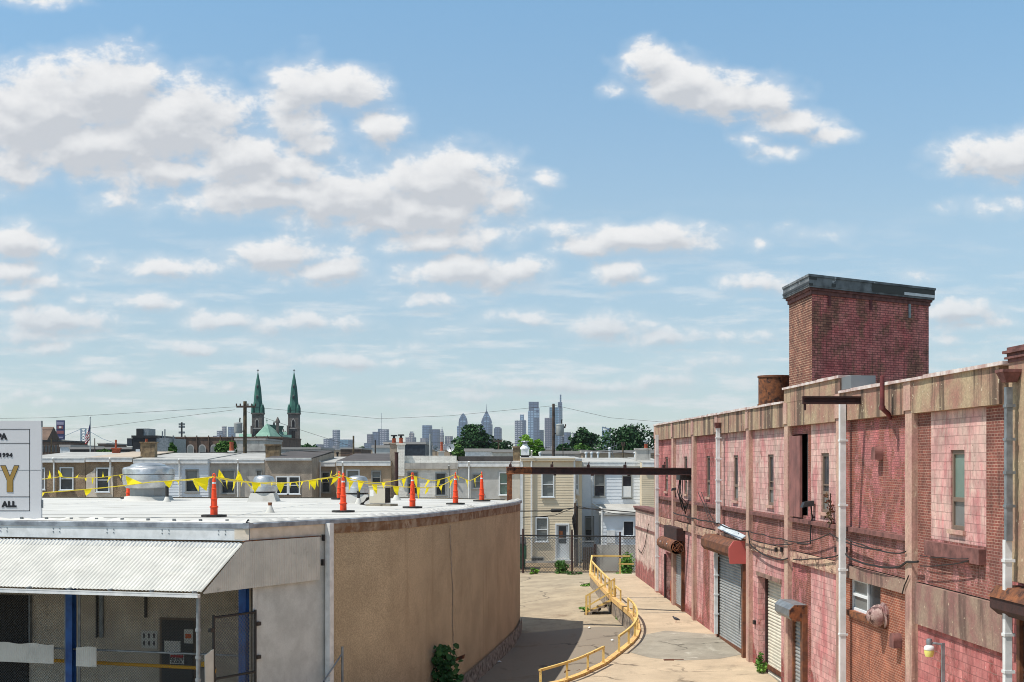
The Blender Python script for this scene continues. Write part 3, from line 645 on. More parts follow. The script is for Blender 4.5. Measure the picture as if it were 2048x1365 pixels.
# vine rooted in a joint
def leaves(mb, c, r, n, ls, rr, flat=1.0):
    for _ in range(n):
        d = Vector((rr.gauss(0,1), rr.gauss(0,1), rr.gauss(0,1)*flat)).normalized()*(rr.random()**.45)
        q = Vector((c[0]+d.x*r[0], c[1]+d.y*r[1], c[2]+d.z*r[2])); a = Vector((rr.gauss(0,1), rr.gauss(0,1), rr.gauss(0,.6))).normalized(); b = a.cross(Vector((rr.gauss(0,1), rr.gauss(0,1), rr.gauss(0,1)))).normalized()
        s = ls*(.6+rr.random()*.8); mb.face(q-a*s, q+b*s*.5, q+a*s, q-b*s*.5)
# brick tower on the roof
A, D = Vector((9.0,42,0)), Vector((8.868,44.8,0)); B = A + Vector((.811,.585,0))*5.5; Cc = B + (D-A)
def ringp(g): 
    c = (A+B+Cc+D)/4; out = []
    P = [A,B,Cc,D]
    for i in range(4):
        e1 = (P[i]-P[i-1]).normalized(); e2 = (P[(i+1)%4]-P[i]).normalized(); n1 = Vector((e1.y,-e1.x,0)); n2 = Vector((e2.y,-e2.x,0)); k = (n1+n2)/(1+n1.dot(n2)); out.append(P[i]+k*g)
    return out
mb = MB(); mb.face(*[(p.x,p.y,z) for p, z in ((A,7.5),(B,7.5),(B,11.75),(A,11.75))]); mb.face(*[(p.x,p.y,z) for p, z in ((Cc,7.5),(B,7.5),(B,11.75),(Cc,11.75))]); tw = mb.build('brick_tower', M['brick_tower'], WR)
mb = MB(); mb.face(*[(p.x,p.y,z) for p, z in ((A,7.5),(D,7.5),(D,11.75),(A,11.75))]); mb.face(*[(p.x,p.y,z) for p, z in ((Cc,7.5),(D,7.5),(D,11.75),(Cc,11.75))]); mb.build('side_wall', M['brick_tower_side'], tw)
mb = MB(); mb.prism(ringp(.05), 11.74, 11.86).prism(ringp(.10), 11.86, 11.93); mb.build('corbel', M['ledge'], tw)
mb = MB(); mb.prism(ringp(.16), 11.93, 11.98); mb.prism(ringp(.20), 12.24, 12.31); mb.build('cornice_rim', M['cap_metal'], tw)
mb = MB(); mb.prism(ringp(.17), 11.98, 12.24); mb.build('cornice', M['cap_metal'], tw)
P = ringp(.178); a, b = P[0], P[1]
def strip(t0, t1, z0, z1, mat, P0=a, P1=b):
    q = P0.lerp(P1, t0); r = P0.lerp(P1, t1); mb = MB(); mb.face((q.x,q.y,z0),(r.x,r.y,z0),(r.x,r.y,z1),(q.x,q.y,z1)); mb.build('cornice_patch', M[mat], tw)
strip(.48, .995, 11.99, 12.235, 'black_metal'); strip(.0, .06, 12.15, 12.23, 'black_metal'); strip(.17, .20, 12.0, 12.1, 'black_metal'); strip(.0, .03, 11.97, 12.04, 'black_metal')
P = ringp(.183); a, b = P[0], P[1]; strip(.74, .995, 11.99, 12.08, 'gutter_white', a, b)
P = ringp(.19); strip(.0, 1, 12.02, 12.09, 'black_metal', P[3], P[0]); strip(.0, 1, 11.935, 11.96, 'black_metal', P[3], P[0])
for t in (.135, .48, .82):
    q = A.lerp(B, t); n = Vector((.585,-.811,0)); r = q + n*.05; mb = MB(); mb.hexa([tuple(r+Vector((dx*.811-dy*.3,dx*.585,z))) for z in (11.3 if t > .5 else 11.42, 11.75) for dx, dy in ((-.04,0),(.04,0),(.04,.1),(-.04,.1))]); mb.build('drip_strap', M['galv'] if t > .5 else M['pink_pipe'], tw)

# rusty banded tank behind the parapet
c = W(1549, 925, 46.5); c.z = 7.95
tk = thing('rooftop_tank', 'rusty orange drum shaped tank behind the parapet beside the brick tower', 'tank', tuple(c))
mb = MB(); mb.lathe([(.53,0),(.53,1.62),(.5,1.62),(.5,1.4)], tuple(c), 28); mb.build('drum', M['rust_bright'], tk, True)
for z in (.62, 1.56): mb = MB(); mb.lathe([(.535,z),(.56,z),(.56,z+.06),(.535,z+.06)], tuple(c), 28); mb.build('band', M['rust_hood'], tk)
# long steel beam from the low roof to the warehouse, short beam stub above the downspout
def ibeam(mb, a, b, h, w, t=.03):
    d = (b-a); d.z = 0; n = Vector((-d.y,d.x,0)).normalized()
    for z0, z1, ww in ((-h/2, -h/2+t, w), (-h/2+t, h/2-t, t), (h/2-t, h/2, w)):
        mb.hexa([tuple(p + n*s*ww/2 + Vector((0,0,z))) for z in (z0, z1) for p, s in ((a,-1),(b,-1),(b,1),(a,1))])
    return mb
A1, B1 = W(1014, 941.5, 49.3), W(1391, 943.5, 47.0); S1 = A1.lerp(B1, .14)
lb = thing('steel_beam', 'long rusty steel beam spanning the alley from the white roof to the pink warehouse', 'beam', tuple(A1))
ibeam(MB(), S1, B1, .25, .2).build('beam', M['rust'], lb); ibeam(MB(), A1, S1, .255, .205).build('beam_end', M['rust_bright'], lb)
pp = W(1019, 998, 49.3); mb = MB(); mb.box(pp.x-.09, pp.x+.09, pp.y-.09, pp.y+.09, 5.3, A1.z-.13); mb.build('post', M['rust_bright'], lb)
mb = MB(); mb.box(A1.x-.02, A1.x+.25, A1.y-.12, A1.y+.12, A1.z-.14, A1.z+.14); mb.build('end_plate', M['rust_bright'], lb)
for x, up in ((1021,1),(1107,1),(1181,1),(1254,1),(1330,1),(1376,-1),(1113,-1),(1189,-1),(1262,-1)):
    q = A1.lerp(B1, (x-1014)/377); mb = MB(); z0, z1 = ((.125,.22) if up > 0 else (-.165,-.12)); mb.box(q.x-.05, q.x+.05, q.y-.08, q.y+.08, q.z+z0, q.z+z1)
    if up > 0: mb.tube([(q.x,q.y,q.z+.2),(q.x+.03,q.y,q.z+.32)], .02, 5)
    mb.build('clamp', M['rust'], lb)
q = W(1733, 801, 27.67); r = Vector((q.x-1.28, q.y-.06, q.z))
sb = thing('steel_beam', 'short dark rusted beam stub jutting from the parapet above the white downspout', 'beam', tuple(q))
ibeam(MB(), r, q, .155, .12).build('beam', M['rust'], sb)
mb = MB(); mb.box(r.x+.03, r.x+.07, r.y-.03, r.y+.03, r.z-.2, r.z-.08); mb.build('hook', M['rust'], sb)
# ------------------------------------------------------------------ low white-roofed building (left)
LB = thing('low_building', 'low building with flat white roof, curved tan stucco wall and corrugated canopy', 'building', (-5.51,29.3,0))
def lbuild(mb, name, mat, parent=LB, smooth=False): return mb.build(name, M[mat] if isinstance(mat, str) else mat, parent, smooth)
Cn = Vector((-5.51,29.3,0)); fd = Vector((-.964,.266,0)); fn = Vector((-.266,-.964,0))   # along the front (leftwards), outwards
sd = Vector((.538,.843,0)); sn = Vector((.843,-.538,0))                                   # along the side, outwards
P0 = Vector((-4.19,31.4,0))
def catmull(P, n=6):
    out = []
    for i in range(len(P)-1):
        a = P[max(i-1,0)]; b = P[i]; c = P[i+1]; d = P[min(i+2,len(P)-1)]
        for k in range(n):
            t = k/n; out.append(.5*((2*b)+(c-a)*t+(2*a-5*b+4*c-d)*t*t+(3*b-a-3*c+d)*t**3))
    return out+[P[-1]]
curve = catmull([P0, Vector((-3.45,32.5,0)), Vector((-2.61,34.3,0)), Vector((-1.51,38.7,0)), Vector((-.71,42.9,0)), Vector((.03,47.4,0)), Vector((.29,50.4,0))])
back = [Vector((-.3,51.0,0)), Vector((-2.2,53.0,0)), Vector((-4,53.9,0)), Vector((-26,54.8,0))]
left = Cn + fd*22
def zl(Y): return 5.43 - .08*min(1, max(0, (Y-31)/18))
def inner(p, q, d):
    t = (q-p).normalized(); return Vector((-t.y, t.x, 0))*d
# tan wall, footing, rusted band, drip edge, rippled flashing
mb = MB(); n = len(mb.v)
def ribbon(path, z0f, z1f, off=0.0):
    mb = MB(); nn = []
    for i, p in enumerate(path):
        t = (path[min(i+1,len(path)-1)]-path[max(i-1,0)]).normalized(); nn.append(Vector((t.y,-t.x,0)))
    for i in range(len(path)-1):
        a, b = path[i]+nn[i]*off, path[i+1]+nn[i+1]*off
        mb.face((a.x,a.y,z0f(a.y)),(b.x,b.y,z0f(b.y)),(b.x,b.y,z1f(b.y)),(a.x,a.y,z1f(a.y)))
    return mb
full = curve + back
lbuild(ribbon(full, lambda Y: -.4, lambda Y: 5.33), 'tan_wall', 'tan', smooth=True)
lbuild(ribbon(curve, lambda Y: -.4, lambda Y: zdrive(Y)+.48+.02*math.sin(Y*3), .07), 'stone_footing', 'stonebase', smooth=True)
mb = ribbon(curve, lambda Y: zdrive(Y)+.48+.02*math.sin(Y*3), lambda Y: zdrive(Y)+.50, .068); lbuild(mb, 'footing_top', 'stonebase')
lbuild(ribbon(full, lambda Y: zl(Y)-.33-.05*max(0,(Y-45)/5), lambda Y: zl(Y)-.09, .02), 'rust_band', 'rustband', smooth=True)
ck = [i for i, p in enumerate(curve) if 37.2 < p.y < 38.2][0]; cp = curve[ck]; ctn = (curve[ck+1]-curve[ck-1]).normalized(); cnn = Vector((ctn.y,-ctn.x,0)); rr = random.Random(3); mb = MB(); pr = None; zz = 5.0; uo = 0
while zz > 1.2:
    q = cp + ctn*uo + cnn*.012; w_ = .012+rr.random()*.012
    cur = [q-ctn*w_+Vector((0,0,zz)), q+ctn*w_+Vector((0,0,zz))]
    if pr: mb.face(pr[0], pr[1], cur[1], cur[0])
    pr = cur; zz -= .12; uo += rr.gauss(.004,.03)
lbuild(mb, 'wall_crack', 'stonebase')
def lip(path, name):
    prof = [(.0,-.10),(.07,-.11),(.075,-.02),(.05,.0),(-.02,.0)]
    mb = MB(); nn = []
    for i, p in enumerate(path):
        t = (path[min(i+1,len(path)-1)]-path[max(i-1,0)]).normalized(); nn.append(Vector((t.y,-t.x,0)))
    for i in range(len(path)-1):
        for (o0,z0),(o1,z1) in zip(prof, prof[1:]):
            a, b = path[i], path[i+1]
            mb.face(*[(q.x,q.y,zl(q.y)+z) for q, z in ((a+nn[i]*o0,z0),(b+nn[i+1]*o0,z0),(b+nn[i+1]*o1,z1),(a+nn[i]*o1,z1))])
    lbuild(mb, name, 'drip')
side_path = [Cn, P0]
edge = [Cn.lerp(P0, i/6) for i in range(6)] + curve
lip([left, Cn - fd*-.0], 'drip_edge'); lip(edge, 'drip_edge'); lip(back, 'drip_edge')
def ripple(path, step=.36, amp=.05):
    pts = [path[0]]; d = []
    L = 0; fine = []
    for a, b in zip(path, path[1:]):
        k = max(1, int((b-a).length/.045))
        for i in range(k): fine.append((a.lerp(b, i/k), (b-a).normalized(), L+(b-a).length*i/k))
        L += (b-a).length
    mb = MB(); rows = []
    for p, t, s in fine:
        n = Vector((-t.y, t.x, 0)); ph = abs(math.sin(PI*s/step))**.7; ph2 = .65+.35*math.sin(s*1.7)
        rows.append([(p+n*o, zl(p.y)+z) for o, z in ((-.055,.002),(-.02,.012+amp*.35*ph*ph2),(.06,.02+amp*ph*ph2),(.16,.01+amp*.6*ph*ph2),(.32,-.03))])
    for r, q in zip(rows, rows[1:]):
        for k in range(4): mb.face(*[(v.x,v.y,z) for v, z in (r[k], q[k], q[k+1], r[k+1])])
    lbuild(mb, 'roof_flashing', 'white_roof', smooth=True)
ripple([Cn+fd*12, Cn], .62, .075); ripple([p for p in edge], .40, .06)
mb = MB(); mb.prism([(Cn.x+dx, Cn.y+dy) for dx, dy in ((-.1,-.075),(.02,-.11),(.1,-.02),(.04,.08),(-.1,.05))], 5.318, 5.432); lbuild(mb, 'edge_corner', 'drip')
# roof sheet
poly = [left] + [Cn] + curve + back
mb = MB(); ctr = Vector((-10,42,5.37)); ins = []
for i, p in enumerate(poly): ins.append((p.x, p.y, zl(p.y)-.04))
mb.face(*ins); lbuild(mb, 'roof', 'white_roof')
# faint lap seams of the roof membrane
mb = MB()
for Y in (31.6,33.2,35.4,38.1,41.2,44.6,48.0,51.2):
    x1 = -7.2 if Y < 32 else (-4.2 if Y < 34 else (-3.0 if Y < 37 else (-1.9 if Y < 41 else (-1.2 if Y < 44 else -.6))))
    z = zl(Y)-.035
    mb.hexa([(-24,Y+.5,z-.01),(x1,Y,z-.01),(x1,Y+.05,z-.01),(-24,Y+.55,z-.01),(-24,Y+.5,z+.004),(x1,Y,z+.004),(x1,Y+.05,z+.004),(-24,Y+.55,z+.004)])
lbuild(mb, 'roof_seam', 'seam')
for k in range(10):  # small dark tabs drawn for the dimples of the rippled flashing
    p = Cn + fd*(.5+k*.62) - fn*.0; mb = MB(); mb.box(.47+k*.62, .53+k*.62, -.03, .015, 5.44, 5.50, lambda u, v, z: tuple(Cn + fd*u + fn*v + Vector((0,0,z)))); lbuild(mb, 'flashing_dimple', 'alu_dark')
# side wall (pale), front beam, white downspout at the change of wall
lbuild(ribbon([Cn-sd*-.12, P0], lambda Y: -.4, lambda Y: 5.33), 'side_wall', 'greywall')
mb = ribbon([Cn, P0], lambda Y: 5.06, lambda Y: 5.32, .035); lbuild(mb, 'side_fascia', 'concrete_band' if False else 'cream')
q = P0+sn*.06; mb = MB(); mb.hexa([tuple(q+sd*a+sn*b+Vector((0,0,z))) for z in (-.3,5.34) for a, b in ((-.07,0),(.07,0),(.07,.13),(-.07,.13))]); lbuild(mb, 'downspout', 'gutter_white')
def fp(a, o, z): return tuple(Cn + fd*a + fn*o + Vector((0,0,z)))
fm = lambda u, v, z: fp(u, v, z)
mb = MB(); mb.box(-.02, 22, -.25, .05, 5.06, 5.315, fm); bmn = lbuild(mb, 'front_beam', 'gutter_white')
mb = MB(); mb.box(-.03, .30, .051, .055, 5.08, 5.30, fm); lbuild(mb, 'beam_plate', 'cream', bmn)
for k in range(6):
    for du in (0, .16):
        for dz in (5.25, 5.18): mb = MB(); mb.box(.5+k*1.32+du, .522+k*1.32+du, .05, .06, dz, dz+.022, fm); lbuild(mb, 'bolt', 'galv', bmn)
# canopy: corrugated sheets from T/O, running left
O = Vector((-6.24,28.1,0)); T = O + (Vector((-5.6,29.1,0))-O)
def corr_strip(mb, top0, bot0, d, L, pitch, amp, nrm):
    n = int(L/pitch); cyc = [(0,0),(.25,.7),(.5,1),(.75,.7)]
    rows = []
    for i in range(n):
        for f, h in cyc: rows.append((i+f, h))
    pr = None
    for s, h in rows:
        off = nrm*(h*amp); a = top0 + d*(s*pitch) + off; b = bot0 + d*(s*pitch) + off
        if pr: mb.face(pr[0], pr[1], b, a)
        pr = (a, b)
zT, zO = 5.00, 4.09
mb = MB(); corr_strip(mb, Vector((T.x,T.y,zT)), Vector((O.x,O.y,zO)), fd, 14, .088, .022, Vector((-.2,-.55,.8)).normalized()); cnp = lbuild(mb, 'canopy', 'corr', smooth=True)
mb = MB(); corr_strip(mb, Vector((T.x,T.y,zT+.02))+fd*.05+fn*-.02, Vector((T.x,T.y,zT-.09))+fd*.05+fn*.11, fd, 13.9, .088, .02, Vector((-.2,-.55,.8)).normalized()); lbuild(mb, 'flashing_strip', 'galv', cnp, True)
mb = MB(); mb.face(tuple(Vector((T.x,T.y,zT+.015))+fn*-.4), tuple(Vector((T.x,T.y,zT+.015))+fd*16+fn*-.4), tuple(Vector((T.x,T.y,zT+.015))+fd*16), tuple(Vector((T.x,T.y,zT+.015)))); lbuild(mb, 'upstand', 'galv', cnp)
mb = MB(); om = lambda u, v, z: tuple(O + fd*u + fn*v + Vector((0,0,z)))
mb.box(.0, 14, .03, .15, 3.99, 4.055, om); mb.box(.0, 14, .13, .155, 4.055, 4.075, om); lbuild(mb, 'gutter', 'gutter_white', cnp)
for k in range(9): mb = MB(); mb.box(.1+k*.95, .12+k*.95, .0, .15, 4.075, 4.12, om); lbuild(mb, 'gutter_strap', 'galv', cnp)
# side panel with fine vertical ribs
sm = lambda u, v, z: tuple(O + sd*u + sn*v + Vector((0,0,z)))
mb = MB(); Lp = 3.62; pitch = .055; n = int(Lp/pitch); pr = None; uT = (T-O).dot(sd)
for i in range(n*2+1):
    u = i*pitch/2; v = .06 + (.014 if i % 2 else 0); zt = zO + (zT+.05-zO)*min(1, u/uT) ; zb = 4.06+.01*u
    if pr: mb.face(sm(pr[0],pr[1],pr[2]), sm(u,v,zb), sm(u,v,zt), sm(pr[0],pr[1],pr[3]))
    pr = (u, v, zb, zt)
lbuild(mb, 'canopy_side', 'corr', cnp)
mb = MB(); mb.box(uT, Lp, .0, .05, 5.04, 5.07, sm); lbuild(mb, 'side_trim', 'rust_hood', cnp)
# recess under the canopy
bk = 2.6
mb = MB(); mb.face(fp(0.1,-bk,.2), fp(16,-bk,.2), fp(16,-bk,5.05), fp(0.1,-bk,5.05)); mb.face(fp(.1,-bk,.2), fp(.1,-.3,.2), fp(.1,-.3,5.05), fp(.1,-bk,5.05)); lbuild(mb, 'recess_wall', 'recess')
mb = MB(); mb.face(fp(.1,-bk,5.03), fp(16,-bk,5.03), fp(16,-.2,5.03), fp(.1,-.2,5.03)); lbuild(mb, 'recess_ceiling', 'recess')
mb = MB(); mb.face(fp(.1,-bk,.88), fp(16,-bk,.88), fp(16,1.6,.88), fp(-.5,1.6,.88)); mb.face(fp(-.5,1.6,.88), fp(16,1.6,.88), fp(16,1.6,-.4), fp(-.5,1.6,-.4)); lbuild(mb, 'recess_floor', 'patch')
def col(a, o):
    mb = MB(); mb.box(a-.08, a+.08, o-.09, o-.07, .88, 4.9, fm).box(a-.08, a+.08, o+.07, o+.09, .88, 4.9, fm).box(a-.015, a+.015, o-.07, o+.07, .88, 4.9, fm); lbuild(mb, 'steel_column', 'blue')
for a in (.16, 4.29, 8.5): col(a, -.1)
def bp(x):     # a of the back wall seen at photo column x
    t = (x-CX)/F; p = Cn + fn*-bk; return (t*p.y - p.x)/(fd.x - t*fd.y)
def bz(a, y): p = Cn + fn*-bk + fd*a; return ZC-(y-HY)*p.y/F
def bbox(x0, x1, y0, y1, th, name, mat, par=LB, off=0):
    a0, a1 = bp(x1), bp(x0); am = .5*(a0+a1); mb = MB(); mb.box(a0, a1, -bk+off, -bk+off+th, bz(am,y1), bz(am,y0), fm); return lbuild(mb, name, mat, par)
d = bbox(322, 392, 1236, 1400, .07, 'door_frame', 'bronze'); bbox(328, 390, 1240, 1400, .04, 'door', 'door_dark', d, .071)
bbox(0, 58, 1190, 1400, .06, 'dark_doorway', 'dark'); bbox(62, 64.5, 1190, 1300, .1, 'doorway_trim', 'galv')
bbox(195, 197, 1190, 1275, .08, 'conduit', 'black_metal'); bbox(201, 208, 1190, 1275, .06, 'conduit', 'galv'); bbox(292, 295, 1190, 1235, .08, 'conduit', 'black_metal')
n1 = bbox(284, 316, 1262, 1297, .03, 'notice_board', 'paper')
for i in range(3):
    for j in range(2): bbox(288+i*10, 291+i*10, 1267+j*15, 1276+j*15, .006, 'pictogram', 'black_metal', n1, .031)
bbox(334, 366, 1281, 1303, .012, 'paper_notice', 'paper', d, .112)
def label_text(s, size, loc, rot, mat, parent, name='lettering', bold=.0, ext=.002, align='CENTER', space=1.0):
    cu = bpy.data.curves.new('t', 'FONT'); cu.body = s; cu.size = size; cu.align_x = align; cu.align_y = 'CENTER'; cu.offset = bold; cu.extrude = ext; cu.space_character = space
    ob = bpy.data.objects.new('t', cu); C.objects.link(ob); bpy.context.view_layer.update()
    me = bpy.data.meshes.new_from_object(ob.evaluated_get(bpy.context.evaluated_depsgraph_get())); bpy.data.objects.remove(ob)
    me.name = name; me.materials.clear(); me.materials.append(mat)
    Mx = Matrix.Translation(Vector(loc)) @ rot
    if parent is not None: Mx = WM[parent.name].inverted() @ Mx
    me.transform(Mx); o = bpy.data.objects.new(name, me); C.objects.link(o)
    if parent is not None: o.parent = parent; WM[o.name] = WM[parent.name]
    return o
rotF = Matrix((( -fd.x, 0, fn.x, 0), (-fd.y, 0, fn.y, 0), (0, 1, 0, 0), (0,0,0,1)))
sg = bbox(345, 373, 1308, 1327, .012, 'door_sign', 'paper', d, .112)
a = .5*(bp(345)+bp(373)); 
mbs = bbox(346, 372, 1309, 1314, .003, 'sign_header', 'red_sign', sg, .125)
label_text('DO NOT', .085, fp(a, -bk+.128, bz(a,1317)), rotF, M['black_metal'], sg, bold=.004); label_text('BLOCK', .085, fp(a, -bk+.128, bz(a,1323)), rotF, M['black_metal'], sg, bold=.004)
s2 = bbox(373, 391, 1258, 1286, .012, 'door_sign', 'paper', d, .112); bbox(376, 388, 1267, 1276, .004, 'sign_mark', 'orangepaint', s2, .125)
# mesh screens in the bays of the front and the gate at the side
def mesh(parent, m, L, z0, z1, sp, r, name='wire_mesh', mat='mesh'):
    mb = MB(); H = z1-z0; k = -H
    while k < L:
        for sgn in (1, -1):
            s0, s1 = max(0, k), min(L, k+H)
            if s1-s0 < .02: continue
            a = (s0, z0+(s0-k)) if sgn > 0 else (s0, z1-(s0-k)); b = (s1, z0+(s1-k)) if sgn > 0 else (s1, z1-(s1-k))
            mb.tube([m(a[0],0,a[1]), m(b[0],0,b[1])], r, 3, cap=False)
        k += sp
    return mb.build(name, M[mat], parent, recalc=False)
scr = thing('mesh_screen', 'wire mesh security screen closing the shaded bay under the corrugated canopy', 'screen', fp(0,-.16,.9))
m1 = lambda u, v, z: fp(.28+u, -.16+v, z)
mesh(scr, m1, 3.85, .9, 4.9, .062, .0042); mesh(scr, lambda u, v, z: fp(4.45+u,-.16+v,z), 3.9, .9, 4.9, .062, .0042)
mb = MB()
for u in (.26, 4.12, 4.46, 8.3): mb.tube([fp(u,-.16,.9), fp(u,-.16,4.95)], .03, 8)
mb.tube([fp(.26,-.16,2.62), fp(8.3,-.16,2.62)], .022, 6); mb.build('screen_frame', M['galv'], scr)
# low white corrugated sheets wired to the screen
for a0, a1, z, lab in ((3.5,4.0,2.72,'short white corrugated sheet right of the blue column behind the mesh'), (4.55,6.0,2.75,'long white corrugated sheet left of the blue column')):
    w = thing('corrugated_sheet', lab, 'sheet', fp(a0,.2,.9)); mb = MB(); pr = None; n = int((a1-a0)/.05)
    for i in range(n*2+1):
        u = a0+i*.025; v = .16+(.014 if i % 2 else 0)
        if pr: mb.face(fp(pr[0],pr[1],z-.42), fp(u,v,z-.42), fp(u,v,z+.015*math.sin(u*9)), fp(pr[0],pr[1],z+.015*math.sin(pr[0]*9)))
        pr = (u, v)
    mb.build('sheet', M['corr'], w)
gt = thing('mesh_gate', 'dark framed wire mesh gate in the gap between canopy corner post and pale side wall', 'gate', sm(1.0,0,.9))
m2 = lambda u, v, z: sm(.35+u, .0+v, z)
mesh(gt, m2, 1.22, .9, 3.55, .085, .0055)
mb = MB()
for u in (.0, 1.22): mb.tube([m2(u,0,.9), m2(u,0,3.6)], .03, 8)
for z in (3.55, 2.3): mb.tube([m2(0,0,z), m2(1.22,0,z)], .025, 6)
mb.build('gate_frame', M['black_metal'], gt)
mb = MB()
for u, z in ((1.3,3.3),(1.3,2.6),(1.3,2.0),(-.06,3.3),(-.06,2.3)): mb.box(u-.06, u+.06, -.04, .04, z-.04, z+.04, m2)
mb.build('hinge', M['black_metal'], gt)
ps = thing('fence_post', 'grey galvanised steel pipe post under the outer corner of the canopy', 'post', sm(0,0,.9))
mb = MB(); mb.tube([sm(-.02,-.06,.6), sm(-.02,-.06,4.0)], .045, 10); mb.build('pipe', M['galv'], ps, True)
mb = MB()
for z in (2.3, 2.75, 3.3): mb.tube([sm(-.02,-.06,z), sm(-.02,-.06,z+.06)], .06, 10)
mb.build('pipe_clamp', M['galv'], ps)
fs = thing('exit_sign', 'small red sign in a white frame on the shaded wall beside the blue column', 'sign', fp(.3,-1.0,3))
mb = MB(); mb.box(.50, .72, -1.04, -1.0, 3.02, 3.28, fm); mb.build('frame', M['frame_white'], fs); mb = MB(); mb.box(.53, .69, -1.0, -.99, 3.05, 3.25, fm); mb.build('face', M['red_sign'], fs)
mb = MB(); mb.box(.45, .77, -1.12, -1.05, .9, 5.0, fm); mb.build('backing_post', M['recess'], fs)
yb = thing('barrier_bar', 'yellow horizontal barrier bar on a yellow post behind the wire mesh', 'barrier', fp(1.4,-.8,.9))
mb = MB(); mb.tube([fp(1.55,-.8,2.22), fp(5.6,-.8,2.25)], .04, 8); mb.build('bar', M['hazard_yellow'], yb, True); mb = MB(); mb.box(1.38, 1.5, -.86, -.74, .88, 2.36, fm); mb.build('post', M['hazard_yellow'], yb)
hb_ = thing('bollard', 'black bollard with yellow hazard stripes beside the pipe post', 'bollard', sm(.42,-.25,.6))
mb = MB(); mb.box(.3, .56, -.34, -.14, .5, 2.52, sm); mb.build('post', M['black_metal'], hb_)
mb = MB()
for z in (1.7, 2.02, 2.34): mb.hexa([sm(u, v, zz) for v, d0 in ((-.138,0),(-.13,0)) for u, zz in ((.3,z-.06),(.56,z+.06),(.56,z+.14),(.3,z+.02))])
mb.build('stripe', M['hazard_yellow'], hb_)
wp = thing('corrugated_sheet', 'narrow upright white corrugated sheet leaning beside the hazard bollard', 'sheet', sm(.15,0,.6))
mb = MB(); mb.hexa([sm(.1,.03,.8), sm(.3,.03,.8), sm(.3,.05,.8), sm(.1,.05,.8), sm(.06,.03,2.82), sm(.3,.03,2.92), sm(.3,.05,2.92), sm(.06,.05,2.82)]); mb.build('sheet', M['corr'], wp)
mb = MB()
for u, z in ((3.68,4.95),(3.66,4.4)): mb.box(u, u+.05, .02, .08, z, z+.14, sm)
lbuild(mb, 'wall_hook', 'black_metal')
mb = MB(); q = W(915,1318,38.2); mb.hexa([(q.x-.15,q.y,q.z-.1),(q.x+.18,q.y+.1,q.z+.0),(q.x+.2,q.y+.1,q.z+.1),(q.x-.15,q.y,q.z-.02),(q.x-.15,q.y+.1,q.z-.1),(q.x+.18,q.y+.2,q.z),(q.x+.2,q.y+.2,q.z+.1),(q.x-.15,q.y+.1,q.z-.02)]); lbuild(mb, 'rusty_bracket', 'rust_bright')
mb = MB(); mb.tube([tuple(P0+sn*.25+sd*.3+Vector((0,0,-.1))), tuple(P0+sn*.25+sd*.3+Vector((0,0,2.55)))], .03, 8); mb.tube([tuple(P0+sn*.25+sd*.3+Vector((0,0,2.4))), tuple(P0+sn*.25+sd*-.35+Vector((0,0,1.85)))], .02, 6)
ob = mb.build('leaning_frame', M['galv'], None); tag(ob, 'bent grey pipe frame standing at the foot of the tan wall beside the downspout', 'frame')

# ------------------------------------------------------------------ board sign on the roof edge
Ys = 31.2; tl = W(82, 842, Ys); br_ = W(82, 1041, Ys); Sx = 3.4
bs = thing('board_sign', 'large pale grey sign board with black lines and a gold letter Y, left edge', 'sign', (tl.x-Sx/2, Ys, br_.z))
mb = MB(); mb.box(tl.x-Sx, tl.x, Ys, Ys+.09, br_.z, tl.z); M['signface'] = plain('pale_grey_sign_face', rgb(214,214,216), .6, 0, .05, 3); mb.build('panel', M['signface'], bs)
mb = MB(); e = Ys-.004
def sl_(x0, x1, y0, y1): a = W(x0,y0,Ys); b = W(x1,y1,Ys); mb.box(a.x, b.x, e, Ys, b.z, a.z)
for y in (859, 887, 994, 1022): sl_(-230, 60, y-.5, y+.5)
sl_(58.5, 59.5, 859.5, 1022); mb.build('border_line', M['black_metal'], bs)
mb = MB(); mb.box(tl.x-Sx, tl.x-.001, Ys-.003, Ys, W(0,941.2,Ys).z, W(0,940.4,Ys).z); mb.build('panel_joint', M['alu_dark'], bs)
rotS = Matrix(((1,0,0,0),(0,0,-1,0),(0,1,0,0),(0,0,0,1))); M['ink'] = plain('black_lettering', rgb(30,32,38), .6, 0, .0); M['gold'] = plain('gold_lettering', rgb(164,132,66), .5, 0, .05)
pxm = Ys/F
def st(s, x, y, h, mat, bold=.0, sp=1.0, dy=0):      # right aligned at x, centred at y, cap height h (photo px)
    q = W(x, y, Ys); o = label_text(s, h*pxm/.69, (q.x, Ys-.006-dy, q.z), rotS, mat, bs, bold=bold, align='RIGHT', space=sp); return o
st('PA', 13.2, 874, 10.5, M['ink'], .014, 1.08); st('1994', 24.5, 911, 7.2, M['ink'], .009, 1.32); st('ALL', 32, 1009.5, 10, M['ink'], .015, 1.22)
def yshape(gr):
    mb = MB(); Yp = [(2,932),(11,932),(20,954),(29,932),(37.5,932),(25.5,961),(25.5,984),(14.5,984),(14.5,961)]
    c = Vector((19.5,958)); pts = []
    for i, p in enumerate(Yp):
        a = Vector(Yp[i-1]); b = Vector(p); d = Vector(Yp[(i+1)%9]); e1 = (b-a).normalized(); e2 = (d-b).normalized(); n = Vector((e1.y,-e1.x))+Vector((e2.y,-e2.x)); n /= max(.35, 1+e1.dot(e2)) ; pts.append(b+n*gr)
    return [W(p.x, p.y, Ys) for p in pts]
for gr, dep, mat, nm in ((1.0, .006, 'ink', 'letter_outline'), (0, .010, 'gold', 'letter')):
    q = yshape(gr); mb = MB(); mb.face(*[(p.x, Ys-dep, p.z) for p in q]); mb.build(nm, M[mat], bs)
